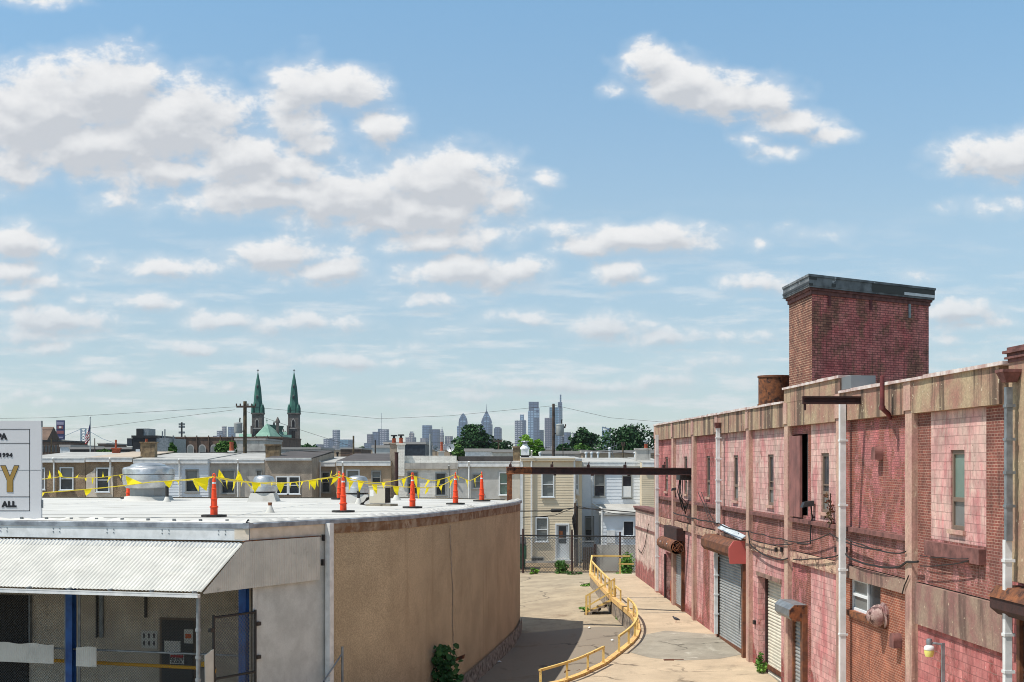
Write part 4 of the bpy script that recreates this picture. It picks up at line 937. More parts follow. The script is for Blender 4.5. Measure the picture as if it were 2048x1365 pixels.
mb = MB(); mb.box(tl.x, tl.x+.02, Ys+.0, Ys+.06, tl.z-.14, tl.z).box(tl.x, tl.x+.03, Ys+.02, Ys+.07, 5.68, 5.86); mb.build('bracket', M['galv'], bs)
mb = MB()
for x in (tl.x-.6, tl.x-1.5, tl.x-2.6): mb.box(x-.03, x+.03, Ys+.09, Ys+.13, 5.3, tl.z-.1).tube([(x,Ys+.11,6.7),(x,Ys+1.1,5.36)], .025, 6)
mb.build('rear_brace', M['galv'], bs)

# ------------------------------------------------------------------ things on the white roof
def zr(Y): return zl(Y)-.036
def cone(x, y, Y, label, first=None, h=1.07):
    q = W(x, y, Y); loc = (q.x, Y, zr(Y))
    if first:
        d_ = dup(first, loc, label, random.Random(x).random()*3, 'orange delineator cones on the roof'); return d_
    t = thing('traffic_cone', label, 'cone', loc, 0, 'orange delineator cones on the roof')
    mb = MB(); mb.lathe([(.09,.05),(.088,.22),(.105,.225),(.105,.25),(.082,.26),(.075,.42),(.088,.425),(.088,.445),(.068,.45),(.058,.66),(.066,.665),(.066,.68),(.052,.69),(.042,.90),(.03,.93)], loc, 18); mb.build('cone_body', M['cone'], t, True)
    mb = MB(); mb.lathe([(.047,.78),(.0465,.84)], loc, 18); mb.build('reflective_band', M['frame_white'], t, True)
    mb = MB(); pts = [(loc[0]+.034*math.cos(a), loc[1], loc[2]+.985+.06*math.sin(a)) for a in [PI*2*k/14 for k in range(15)]]; mb.tube(pts, .015, 6, cap=False); mb.build('loop_handle', M['cone'], t, True)
    mb = MB(); n = 8; mb.prism([(loc[0]+.31*math.cos(PI/4*k+PI/8), loc[1]+.31*math.sin(PI/4*k+PI/8)) for k in range(n)], loc[2]+.0, loc[2]+.05); mb.build('rubber_base', M['rubber'], t)
    return t
conedat = [(428,1038,33.9,'orange cone nearest the sign board, its black base at the front roof edge'), (686.5,1025,37.4,'tall orange cone standing before the silver ventilator and air conditioner unit'), (825,1017,41.3,'orange cone right of the air conditioner in front of the white brick house'),
           (911,1009,45.5,'orange cone second from the right end of the roof with a tangle of yellow flags'), (963.5,1001,49.6,'rightmost orange cone near the curved corner of the roof'), (678.5,996.5,52.3,'small far orange cone half hidden behind the tall one at the back of the roof'), (257,991,53.3,'orange cone mostly hidden behind the big dented ventilator')]
cones = []
for x, y, Y, lab in conedat: cones.append(cone(x, y, Y, lab, cones[0] if cones else None))
def top(i): return Vector(cones[i].location)+Vector((0,0,.97))
# pennant strings
rr = random.Random(21); NP = [0]
def pennants(label, pts, sag=.25, gap=.58, size=.26, tangle=0):
    t = thing('pennant_string', label, 'pennants', tuple(pts[0]), 0, 'yellow pennant strings between the cones')
    line = []
    for a, b in zip(pts, pts[1:]):
        k = max(6, int((b-a).length/.3))
        for i in range(k):
            s = i/k; p = a.lerp(b, s); p.z -= sag*4*s*(1-s)*min(1,(b-a).length/6); line.append(p)
    line.append(pts[-1]); mb = MB(); mb.tube(line, .011, 5); mb.build('cord', M['cord'], t)
    acc = .25
    for a, b in zip(line, line[1:]):
        L = (b-a).length
        while acc < L:
            p = a.lerp(b, acc/L); d = (b-a).normalized(); s = size*(.72+rr.random()*.55); w = s*.85
            tw_ = rr.gauss(0,.5); up = 1 if rr.random() < .14 else -1
            tip = p + d*rr.gauss(0,.12) + Vector((rr.gauss(.02,.06), rr.gauss(0,.10), up*s*(.65+.4*rr.random())))
            e0, e1 = p-d*w*.5, p+d*w*(.5+rr.random()*.4); m_ = (e0+e1)/2*.5+tip*.5+Vector((rr.gauss(0,.03), rr.gauss(0,.05), 0))
            mb = MB(); c0 = e0.lerp(tip,.55)+Vector((rr.gauss(0,.015),rr.gauss(0,.03),0)); c1 = e1.lerp(tip,.55)+Vector((rr.gauss(0,.015),rr.gauss(0,.03),0))
            mb.face(e0, e1, c1, c0); mb.face(c0, c1, tip); mb.build('pennant', M['pennant'], t, recalc=False)
            acc += gap*(.9+rr.random()*1.0)
        acc -= L
pennants('yellow pennant string running low past the big ventilator to the nearest cone', [W(-40,992,31.9), W(150,981,32.6), W(300,965,33.2), top(0)], .05, .62, .27)
pennants('yellow pennant string crossing high from the sign board to the hidden far cone', [W(-60,958,40), W(120,954,46), top(6)], .1, .75, .24)
pennants('long yellow pennant string sagging from the nearest cone to the tall cone in the middle', [top(0), W(545,969,35.6), top(1)], .05)
pennants('upper yellow pennant string from the nearest cone to the small far cone', [W(345,961,36), W(428,955,34.2), W(545,965,42), W(640,957,48), top(5)], .06, .62)
pennants('yellow pennants between the tall middle cone and the cone by the air conditioner', [top(1), top(2)], .28, .75, .32)
pennants('tangled yellow pennants in front of the right window of the white brick house', [top(2), W(868,962,43.4), top(3)], .05, .75, .34)
pennants('short bunch of yellow pennants tied between the two rightmost cones', [top(3), W(940,962,47.4), top(4)], .05, .8, .38)
pennants('loose yellow pennant string dangling low in front of the white brick house', [top(1)+Vector((.1,0,-.1)), W(770,971,40), W(835,975,41.6), W(880,973,44), top(3)+Vector((0,0,-.1))], .05, .9, .30)

def ventilator(x, y, Y, r, h, label, big=False):
    q = W(x, y, Y); loc = (q.x, Y, zr(Y)); t = thing('roof_ventilator', label, 'ventilator', loc)
    if big:
        mb = MB(); mb.lathe([(r*1.05,-.02),(r*.95,.05),(r*.92,.14),(r*.80,.16)], loc, 32); mb.build('curb', M['white_roof'], t, True)
        mb = MB(); mb.lathe([(r*.74,.12),(r*.74,.46)], loc, 12); mb.build('neck', M['alu_dark'], t)
        mb = MB(); mb.lathe([(r*.70,.44),(r*.86,.45),(r*.97,.60),(r*.995,.74)], loc, 40, .010); sh = mb.build('hood', M['alu'], t, True)
        mb = MB(); mb.lathe([(r*.96,.74),(r*1.0,.745),(r*1.0,.93),(r*.97,.95)], loc, 40, .014); mb.build('hood_band', M['alu'], sh, True)
        mb = MB(); mb.lathe([(r*.97,.95),(r*1.01,.955),(r*1.0,1.14),(r*.94,1.20),(r*.70,1.24)], loc, 40, .010); mb.build('upper_band', M['alu'], sh, True)
        mb = MB(); mb.lathe([(r*.70,1.22),(r*.68,1.29),(r*.5,1.345),(r*.2,1.37),(.01,1.375)], loc, 40, .008); mb.build('cap', M['alu'], t, True)
    else:
        mb = MB(); mb.hexa([(loc[0]+sx*r*k, loc[1]+sy*r*k, loc[2]+z) for z, k in ((0,1.08),(.3,.85)) for sx, sy in ((-1,-1),(1,-1),(1,1),(-1,1))]); mb.build('curb', M['white_roof'], t)
        mb = MB(); mb.lathe([(r*.8,.30),(r*.8,.36)], loc, 24); mb.build('neck', M['black_metal'], t)
        mb = MB(); mb.lathe([(r*.86,.35),(r*1.0,.36),(r*1.02,.46),(r*1.0,.54),(r*.84,.56)], loc, 32); mb.build('hood_band', M['alu'], t, True)
        mb = MB(); mb.lathe([(r*.8,.56),(r*.8,.70),(r*.77,.80),(r*.66,.88),(r*.40,.92),(.01,.935)], loc, 32); mb.build('cap', M['alu'], t, True)
    return t
ventilator(297, 1000, 51.0, .92, 1.3, 'big dented silver mushroom ventilator in front of the white sided house', True)
ventilator(528, 1000, 49.5, .47, .9, 'small domed silver ventilator in front of the brown stucco house'); ventilator(715, 1004, 47.0, .44, .9, 'small domed silver ventilator half hidden by the tall middle cone')
# air conditioner
q = W(760, 1013, 43.6); ac = thing('air_conditioner', 'beige outdoor air conditioner unit on a grey pad beside the domed ventilator', 'air conditioner', (q.x, 43.6, zr(43.6)))
def am(x, y, z): return (ac.location.x+x*.93+y*.36, ac.location.y-x*.36+y*.93, ac.location.z+z)
mb = MB(); mb.box(-.36, .48, -.25, .28, .0, .07, am); mb.build('pad', M['patch'], ac)
M['beige'] = plain('beige_enamel', rgb(196,188,170), .5); mb = MB(); mb.box(-.27, .27, -.2, .2, .09, .6, am); mb.build('cabinet', M['beige'], ac)
mb = MB()
for i in range(11): mb.box(.272, .285, -.17+i*.032, -.155+i*.032, .12, .56, am)
mb.box(.2705, .272, -.18, .18, .11, .57, am); mb.build('grille', M['black_metal'], ac)
mb = MB(); mb.box(-.29, .29, -.22, .22, .6, .63, am); mb.build('lid', M['beige'], ac); mb = MB(); mb.box(-.25, -.12, -.204, -.2, .3, .5, am); mb.build('rating_label', M['paper'], ac)
mb = MB()
for i in range(5): mb.tube([am(-.28,-.05+.03*i,.3), am(-.42,-.1,.25-.02*i), am(-.5-.03*i,-.16,.05), am(-.38,-.2,.03)], .016, 5)
mb.build('refrigerant_line', M['cable'], ac)
def vpipe(x, y, Y, r, h, mat, label, boot=True):
    q = W(x, y, Y); loc = (q.x, Y, zr(Y)); t = thing('vent_pipe', label, 'pipe', loc)
    mb = MB(); mb.tube([(loc[0],loc[1],loc[2]+.05), (loc[0],loc[1],loc[2]+h)], r, 12); mb.tube([(loc[0],loc[1],loc[2]+h-.03), (loc[0],loc[1],loc[2]+h+.002)], r*1.12, 12); mb.build('pipe', M[mat], t, True)
    mb = MB(); mb.lathe([(r*2.6,0),(r*1.6,.1),(r*1.15,.18),(r*1.02,.19)], loc, 16); mb.build('boot', M['white_roof'], t, True)
vpipe(540, 1027, 37.0, .05, .27, 'rust_hood', 'short rusty vent stub in a white boot near the roof front'); vpipe(334, 1003, 48.5, .06, .55, 'rubber', 'black vent pipe beside the big dented ventilator')
vpipe(717, 1000, 46.2, .05, .42, 'rubber', 'short black vent pipe before the half hidden ventilator'); vpipe(793, 1000, 51.2, .07, 1.75, 'rust', 'tall dark vent pipe in a white boot rising beside the twin chimneys')

# ------------------------------------------------------------------ yellow rails and steps
def kp(x, y, off=.05): p = on(x, y, zdock); return Vector((p.x+off, p.y, zdock(p.y)+.06))
def rail(label, path, h, npost, mid=False, endcap=True):
    t = thing('guard_rail', label, 'railing', tuple(path[0]), 0, 'yellow guard rails along the dock edge')
    mb = MB(); tp = [p+Vector((0,0,h)) for p in path]; mb.tube(tp, .028, 4, sq=True); mb.build('top_rail', M['yellow'], t)
    if mid: mb = MB(); mb.tube([p+Vector((0,0,h*.5)) for p in path], .03, 4, sq=True); mb.build('mid_rail', M['yellow'], t)
    seg = [(b-a).length for a, b in zip(path, path[1:])]; L = sum(seg)
    for k in range(npost):
        s = L*(k/(npost-1)); s = min(max(s, .04), L-.04); i = 0
        while i < len(seg)-1 and s > seg[i]: s -= seg[i]; i += 1
        p = path[i].lerp(path[i+1], min(1, s/seg[i])); mb = MB(); mb.box(p.x-.03, p.x+.03, p.y-.03, p.y+.03, p.z-.05, p.z+h-.02); mb.build('post', M['yellow'], t)
    return t
cv = catmull([kp(1253,1226), kp(1263,1236), kp(1270,1250), kp(1271,1267), kp(1260,1287), kp(1234,1309)], 4)
rail('curved yellow guard rail bending along the middle of the dock kerb', cv, .44, 7)
rail('near yellow guard rail sloping down to the bottom edge of the picture', catmull([kp(1204,1330), kp(1160,1352), kp(1120,1367), kp(1075,1381)], 4), .42, 4)
rail('far straight yellow guard rail between the steps and the back corner of the dock', [kp(1181,1148), kp(1200,1171), kp(1216,1188)], .5, 6)
a, b = W(1184,1112,63.0), Vector((wallX(63.0)-.05, 63.0, W(0,1113,63).z)); zb = zdock(62)
t = thing('guard_rail', 'long horizontal yellow barrier rail closing the far end of the dock before the weeds', 'railing', (a.x, a.y, zb), 0, 'yellow guard rails along the dock edge')
mb = MB(); mb.tube([a, b], .035, 4, sq=True); mb.build('top_rail', M['yellow'], t)
mb = MB(); mb.tube([a, W(1181,1132,62.3), W(1180,1150,62)], .035, 4, sq=True); mb.build('post', M['yellow'], t)
q = W(1240,1120,63); mb = MB(); mb.box(q.x-.035, q.x+.035, q.y-.03, q.y+.03, .9, a.z-.1); mb.build('post', M['yellow'], t); mb = MB(); mb.tube([W(1237,1128.5,63), W(1268,1128.5,63)], .03, 4, sq=True); mb.build('mid_rail', M['yellow'], t)
# steps
S0 = on(1222, 1196, zdock); zt = zdock(S0.y); S0 = Vector((3.72,52.7,zdock(52.7))); bot = Vector((2.78,52.9,0))
sdv = Vector((bot.x-S0.x, bot.y-S0.y, 0)); Ls = sdv.length; sdv.normalize(); snv = Vector((-sdv.y, sdv.x, 0)); zb = zdx(2.78,52.9)
if snv.y > 0: snv = -snv
stp = thing('steps', 'broken concrete steps with yellow handrails climbing from the driveway to the dock', 'steps', (bot.x, bot.y, zb))
wS = .8; ns = 4
def stm(u, v, z): return tuple(S0 + sdv*u - snv*v + Vector((0,0,z-S0.z)))
for k in range(ns):
    u0 = Ls*(k)/ns; z = zt - (zt-zb)*(k+1)/(ns+.4); mb = MB(); mb.box(u0, u0+Ls/ns+.06, .0, wS, z-.09, z, stm); mb.build('tread', M['retain'], stp)
mb = MB(); mb.extr([(0,zt-.12),(Ls,zb+.02),(Ls,zb+.1),(0,zt-.02)], 0, .04, lambda u, v, z: stm(v, u, z)); mb.build('stringer', M['yellow'], stp)
for v in (.0, wS):
    hr = .68
    mb = MB(); mb.tube([stm(-.05,v,zt+hr), stm(Ls,v,zb+hr)], .03, 4, sq=True); mb.tube([stm(-.05,v,zt+hr*.38), stm(Ls,v,zb+hr*.38)], .028, 4, sq=True); h_ = mb.build('handrail', M['yellow'], stp)
    mb = MB()
    for u, z in ((-.02,zt),(Ls-.03,zb)): mb.box(u-.035, u+.035, v-.035, v+.035, z-.05, z+hr, stm)
    mb.build('post', M['yellow'], h_)
rail('short stub of yellow rail at the head of the steps', [kp(1225,1197,.1), kp(1236,1207,.1)], .40, 2)

# ------------------------------------------------------------------ plants
rr = random.Random(4)
def plant(name, label, cat, c, r, n, ls, mat, stems=6, flat=1.0):
    t = thing(name, label, cat, tuple(c)); mb = MB()
    for _ in range(max(3, n//60)):
        o = Vector((rr.uniform(-.7,.7)*r[0], rr.uniform(-.7,.7)*r[1], r[2]*rr.uniform(.25,1.5)))
        leaves(mb, (c[0]+o.x, c[1]+o.y, c[2]+o.z), (r[0]*.45, r[1]*.45, r[2]*.45), 60, ls, rr, flat)
    mb.build('foliage', M[mat], t, recalc=False)
    mb = MB()
    for _ in range(stems):
        mb.tube([tuple(c), (c[0]+rr.uniform(-.4,.4)*r[0], c[1]+rr.uniform(-.4,.4)*r[1], c[2]+r[2]*.8), (c[0]+rr.uniform(-.8,.8)*r[0], c[1]+rr.uniform(-.8,.8)*r[1], c[2]+r[2]*(1.2+.5*rr.random()))], [.02,.014,.006], 4)
    mb.build('stem', M['bark'], t, recalc=False)
# broad leaved bush at the foot of the tan wall
bb = Vector((-1.78,36.4,zdrive(36.4)-.2)); t = thing('bush', 'dark broad leaved bush growing against the foot of the tan curved wall', 'bush', tuple(bb)); mb = MB()
for _ in range(520):
    d = Vector((rr.gauss(0,.24), rr.gauss(0,.2), rr.uniform(.0,1.95)**1.0)); d.x *= 1.25-.75*abs(d.z-1.0); p = bb+d; nrm = Vector((rr.gauss(.1,.5), rr.gauss(-.6,.4), rr.gauss(.6,.4))).normalized()
    a = nrm.cross(Vector((rr.gauss(0,1),rr.gauss(0,1),rr.gauss(0,1)))).normalized(); b = nrm.cross(a); s = rr.uniform(.05,.10)
    mb.face(*[p+a*s*math.cos(k*PI/3)*(1.2 if k == 0 else 1)+b*s*.9*math.sin(k*PI/3)+nrm*(.015 if k % 3 else -.01) for k in range(6)])
mb.build('foliage', M['leaf_bush'], t, recalc=False)
mb = MB()
for _ in range(7): mb.tube([tuple(bb-Vector((0,0,.2))), (bb.x+rr.uniform(-.15,.15), bb.y, bb.z+.8), (bb.x+rr.uniform(-.3,.3), bb.y+rr.uniform(-.2,.2), bb.z+1.8)], [.025,.016,.006], 5)
mb.build('stem', M['bark'], t, recalc=False)
q = on(1552, 1345, zdock); plant('weed', 'leafy green weed sprouting at the warehouse wall between two roller doors', 'weed', (wallX(q.y)-.16, q.y, q.z), (.16,.3,.30), 420, .04, 'leaf_weed')
q = on(1120, 1148, zdrive); plant('bush', 'rounded green bush in front of the white door behind the chain link fence', 'bush', (q.x, q.y-.3, .9), (.42,.4,.42), 900, .07, 'leaf_mid')
q = on(1068, 1148, zdrive); plant('weed', 'dry brownish weed clump at the fence foot left of the rounded bush', 'weed', (q.x, q.y-.2, .9), (.28,.3,.2), 240, .06, 'leaf_light')
q = on(1150, 1150, zdrive); plant('weed', 'low weeds between the rounded bush and the yellow rail end', 'weed', (q.x, q.y-.6, .9), (.5,.3,.12), 240, .06, 'leaf_mid')
for x, Y, r, n, lab in ((1252,65.5,(.35,.4,.75),900,'tall climbing weeds beside the warehouse corner behind the yellow barrier'), (1228,65,(.4,.4,.28),420,'leafy weeds under the middle of the yellow barrier rail'), (1203,65,(.28,.4,.2),260,'low weeds under the left end of the yellow barrier rail')):
    p = W(x, 1140, Y); plant('weed', lab, 'weed', (p.x, Y, 1.05), r, n, .07, 'leaf_weed')
for x, y, r, n, lab in ((1171,1172,(.42,.5,.10),260,'flat patch of weeds in the driveway against the dock wall'), (1172,1223,(.3,.25,.09),200,'grassy weeds at the foot of the steps'), (1220,1222,(.12,.2,.26),160,'weeds growing under the broken steps'), (1236,1240,(.06,.3,.12),80,'small weeds on the stone dock wall below the kerb')):
    p = on(x, y, zdn, 54); plant('weed', lab, 'weed', (p.x, p.y, zdn(p.y)), r, n, .05, 'leaf_weed', 3)
# little vine on the warehouse wall
vx = U(1671); c = WM[WR.name] @ Vector((vx,.08,Z(1671,1020))); t = thing('vine', 'withered reddish vine clinging to the wall beside the white downspout', 'vine', tuple(c)); mb = MB()
M['leaf_dry'] = leafmat('withered_leaves', rgb(120,62,58), rgb(96,84,58), 3)
for k in range(7): leaves(mb, (c.x+rr.uniform(-.06,.02), c.y+rr.uniform(-.16,.16), c.z-.34+k*.1), (.08,.13,.09), 14, .045, rr)
mb.build('foliage', M['leaf_dry'], t, recalc=False)
mb = MB(); mb.tube([tuple(c-Vector((0,0,.4))), tuple(c+Vector((-.02,.03,0))), tuple(c+Vector((-.03,0,.35)))], .012, 4); mb.build('stem', M['bark'], t)
for x, y, zf, r, lab in ((999,1325,zdrive,.07,'white scrap of paper lying in the shade beside the stone footing'), (1179,1257,zdn,.05,'small white scrap of litter on the sunlit driveway left of the curved rail'), (1225,1283,zdn,.06,'pale crumpled litter at the foot of the dock wall inside the curved rail')):
    q = on(x, y, zf, 48); q.z = (zdrive(q.y) if x < 1100 else zdx(q.x,q.y))+.01; mb = MB(); P_ = [(q.x+r*math.cos(k)*(1+.3*math.sin(k*3)), q.y+r*1.3*math.sin(k), q.z+.02*(k % 2)) for k in range(6)]
    for k in range(6): mb.face(P_[k], P_[(k+1) % 6], (q.x, q.y, q.z+.05))
    tag(mb.build('paper_scrap', M['paper'], None), lab, 'paper scrap')
q = on(1346, 1321, zdock); mb = MB(); mb.box(q.x-.25, q.x+.02, q.y-.06, q.y-.02, q.z, q.z+.02).box(q.x-.25, q.x-.21, q.y-.02, q.y+.1, q.z, q.z+.02).box(q.x-.21, q.x+.3, q.y+.06, q.y+.1, q.z, q.z+.02); tag(mb.build('metal_bracket', M['rust_hood'], None), 'flat rusty metal bracket lying at the near edge of the grey concrete patch', 'bracket')
# coil of wire, pigeon, dumpster
q = on(1146, 1352, zdrive, 40); mb = MB()
for k in range(4): mb.tube([(q.x+(.2+.02*k)*math.cos(a), q.y+(.2+.015*k)*math.sin(a+k*.3), q.z+.03+.03*k+.05*math.sin(a*2+k)) for a in [PI*2*i/18 for i in range(19)]], .014, 5)
tag(mb.build('wire_coil', M['rust_bright'], None), 'rusty coil of wire lying below the near yellow rail', 'wire')
q = on(1352, 1245, zdock); t = thing('pigeon', 'small dark grey pigeon walking on the sunlit concrete dock', 'bird', tuple(q))
M['pigeon'] = plain('pigeon_feathers', rgb(62,64,74), .7, 0, .3, 30)
me = bpy.data.meshes.new('body'); vv = [((-.14,0,.075),.012),((-.07,0,.10),.034),((.0,0,.115),.05),((.05,0,.135),.045),((.08,0,.165),.026),((.095,0,.195),.023),((.125,0,.19),.007)]
me.from_pydata([p for p, _ in vv], [(i,i+1) for i in range(len(vv)-1)], []); bd = bpy.data.objects.new('body', me); C.objects.link(bd); sk = bd.modifiers.new('skin', 'SKIN'); bd.modifiers.new('sub', 'SUBSURF').levels = 2
for i, (_, r) in enumerate(vv): me.skin_vertices[0].data[i].radius = (r, r)
me.skin_vertices[0].data[2].use_root = True; bpy.context.view_layer.update()
me2 = bpy.data.meshes.new_from_object(bd.evaluated_get(bpy.context.evaluated_depsgraph_get())); bpy.data.objects.remove(bd); me2.materials.clear(); me2.materials.append(M['pigeon']); me2.shade_smooth(); me2.name = 'body'
me2.transform(Matrix.Rotation(math.radians(160), 4, 'Z')); bd = bpy.data.objects.new('body', me2); C.objects.link(bd); bd.parent = t; WM[bd.name] = WM[t.name]
for s in (-1, 1):
    mb = MB(); mb.tube([(q.x,q.y+.02*s,q.z+.08),(q.x+.005,q.y+.02*s,q.z+.01),(q.x-.03,q.y+.02*s,q.z+.004)], .006, 5); mb.build('leg', M['salmon'], t)
p = W(1044, 1140, 76); dm = thing('dumpster', 'dark green steel dumpster half hidden behind the corner of the tan wall', 'dumpster', (p.x,76,.9))
mb = MB(); mb.hexa([(p.x-1.5,75.4,1.0),(p.x+.12,75.4,1.0),(p.x+.12,76.6,1.0),(p.x-1.5,76.6,1.0),(p.x-1.6,75.2,2.3),(p.x+.2,75.2,2.3),(p.x+.2,76.8,2.3),(p.x-1.6,76.8,2.3)]); mb.build('bin', M['green_bin'], dm)
mb = MB(); mb.hexa([(p.x-1.65,75.15,2.3),(p.x+.24,75.15,2.3),(p.x+.24,76.85,2.3),(p.x-1.65,76.85,2.3),(p.x-1.6,75.2,2.38),(p.x+.2,75.2,2.38),(p.x+.2,76.8,2.62),(p.x-1.6,76.8,2.62)]); mb.build('lid', M['bag'], dm)
mb = MB(); mb.box(p.x+.1,p.x+.24,75.15,75.25,1.5,2.2).box(p.x-1.6,p.x+.22,75.12,75.2,1.7,1.8); mb.build('rib', M['green_bin'], dm)
# chain link fence across the yard, with gate frame
fy = 72.8; L0, L1 = W(1030,0,fy).x, W(1278,0,fy).x
cf = thing('chain_link_fence', 'tall chain link fence with dark posts in front of the beige and white houses', 'fence', (L0, fy, .93))
mesh(cf, lambda u, v, z: (L0+u, fy+v, z), L1-L0, .95, 2.9, .17, .008)
mb = MB(); mb.tube([(L0,fy,W(0,1071,fy).z),(L1,fy,W(0,1074,fy).z)], .035, 6); mb.tube([(L0,fy,1.0),(L1,fy,1.0)], .02, 5); mb.build('top_rail', M['black_metal'], cf)
for x, y in ((1046,1058),(1144,1060),(1240,1064)): q = W(x, y, fy); mb = MB(); mb.tube([(q.x,fy,.9),(q.x,fy,q.z)], .05, 8); mb.build('post', M['rust'], cf)
fy2 = 76.5; g2 = thing('chain_link_fence', 'lower galvanised chain link fence with a gate close to the beige house', 'fence', (W(1050,0,fy2).x, fy2, .92))
for x0, x1, yt in ((1050,1160,1077),(1160,1190,1083)):
    a, b = W(x0,yt,fy2), W(x1,yt,fy2); mesh(g2, lambda u, v, z, a=a: (a.x+u, fy2+v, z), b.x-a.x, .95, a.z, .14, .007, 'wire_mesh', 'galv')
    mb = MB(); mb.tube([(a.x,fy2,.9),(a.x,fy2,a.z),(b.x,fy2,b.z),(b.x,fy2,.9)], .035, 6); mb.build('pipe_frame', M['galv'], g2)
q0, q1 = W(1193,1090,74.5), W(1285,1142,74.5); pn = thing('board_fence', 'weathered grey panel fence below the white siding house beside the weeds', 'fence', (q0.x,74.5,.92))
mb = MB(); mb.box(q0.x, q1.x, 74.5, 74.6, .9, q0.z); mb.build('panel', M['greystucco'], pn); mb = MB(); mb.box(q0.x-.15, q0.x-.01, 74.42, 74.62, .9, q0.z+.05); mb.build('post', M['rust'], pn)
q0, q1 = W(1166,1095,75.2), W(1190,1142,75.2); pn = thing('board_fence', 'narrow brown slatted gate panel left of the grey panel fence', 'fence', (q0.x,75.2,.92))
mb = MB()
for i in range(6): x = q0.x+(q1.x-q0.x)*i/6; mb.box(x, x+(q1.x-q0.x)/6-.02, 75.2, 75.24, .92, q0.z)
mb.build('slats', M['wood_dark'], pn)
# ------------------------------------------------------------------ row houses across the yard
GRP = 'row houses across the yard'
def X_(x, Y): return (x-CX)*Y/F
def Z_(y, Y): return ZC-(y-HY)*Y/F
def siding(mb, u0, u1, z0, z1, holes, m, pitch=.115, d=.013):
    z = z0
    while z < z1-.001:
        z2 = min(z1, z+pitch); segs = [(u0, u1)]
        for h in holes:
            if h[2] < (z+z2)/2 < h[3]:
                ns = []
                for a, b in segs:
                    if h[1] <= a or h[0] >= b: ns.append((a, b)); continue
                    if h[0] > a: ns.append((a, h[0]))
                    if h[1] < b: ns.append((h[1], b))
                segs = ns
        for a, b in segs:
            mb.face(m(a,d,z), m(b,d,z), m(b,0,z2), m(a,0,z2)); mb.face(m(a,0,z), m(b,0,z), m(b,d,z), m(a,d,z))
        z = z2
    for a, b, c, d_ in holes:
        e = -.12
        mb.face(m(a,.02,c), m(a,e,c), m(a,e,d_), m(a,.02,d_)); mb.face(m(b,.02,c), m(b,.02,d_), m(b,e,d_), m(b,e,c)); mb.face(m(a,.02,d_), m(a,e,d_), m(b,e,d_), m(b,.02,d_)); mb.face(m(a,.02,c), m(b,.02,c), m(b,e,c), m(a,e,c))
    return mb
def window(par, m, a, b, c, d, fmat, pmat, mid=True, fw=.07, sill=True, rec=.04):
    mb = MB(); t0, t1 = -rec, .045
    mb.box(a-fw, b+fw, t0, t1, c-fw, c, m).box(a-fw, b+fw, t0, t1, d, d+fw, m).box(a-fw, a, t0, t1, c, d, m).box(b, b+fw, t0, t1, c, d, m)
    if mid: zm = c+(d-c)*.5; mb.box(a, b, -.03, .02, zm-.025, zm+.025, m)
    if sill: mb.box(a-fw-.05, b+fw+.05, t1+.001, t1+.06, c-fw-.03, c-fw+.03, m)
    fr = mb.build('window', M[fmat], par)
    zm = c+(d-c)*.5
    if mid:                                              # double hung sash: some upper panes paler, sky reflection put into the colour; lower ones show room or blind
        mb = MB(); mb.box(a, b, -.07, -.055, zm, d, m); mb.build('pane', M['glass_grey' if pmat == 'glass' and (a*7) % 1 > .5 else pmat], fr)
        mb = MB(); mb.box(a, b, -.09, -.075, c, zm, m); mb.build('pane', M['glass' if pmat == 'glass_grey' and (a*3) % 1 > .45 else pmat], fr)
    else:
        mb = MB(); mb.box(a, b, -.08, -.06, c, d, m); mb.build('pane', M[pmat], fr)
    return fr
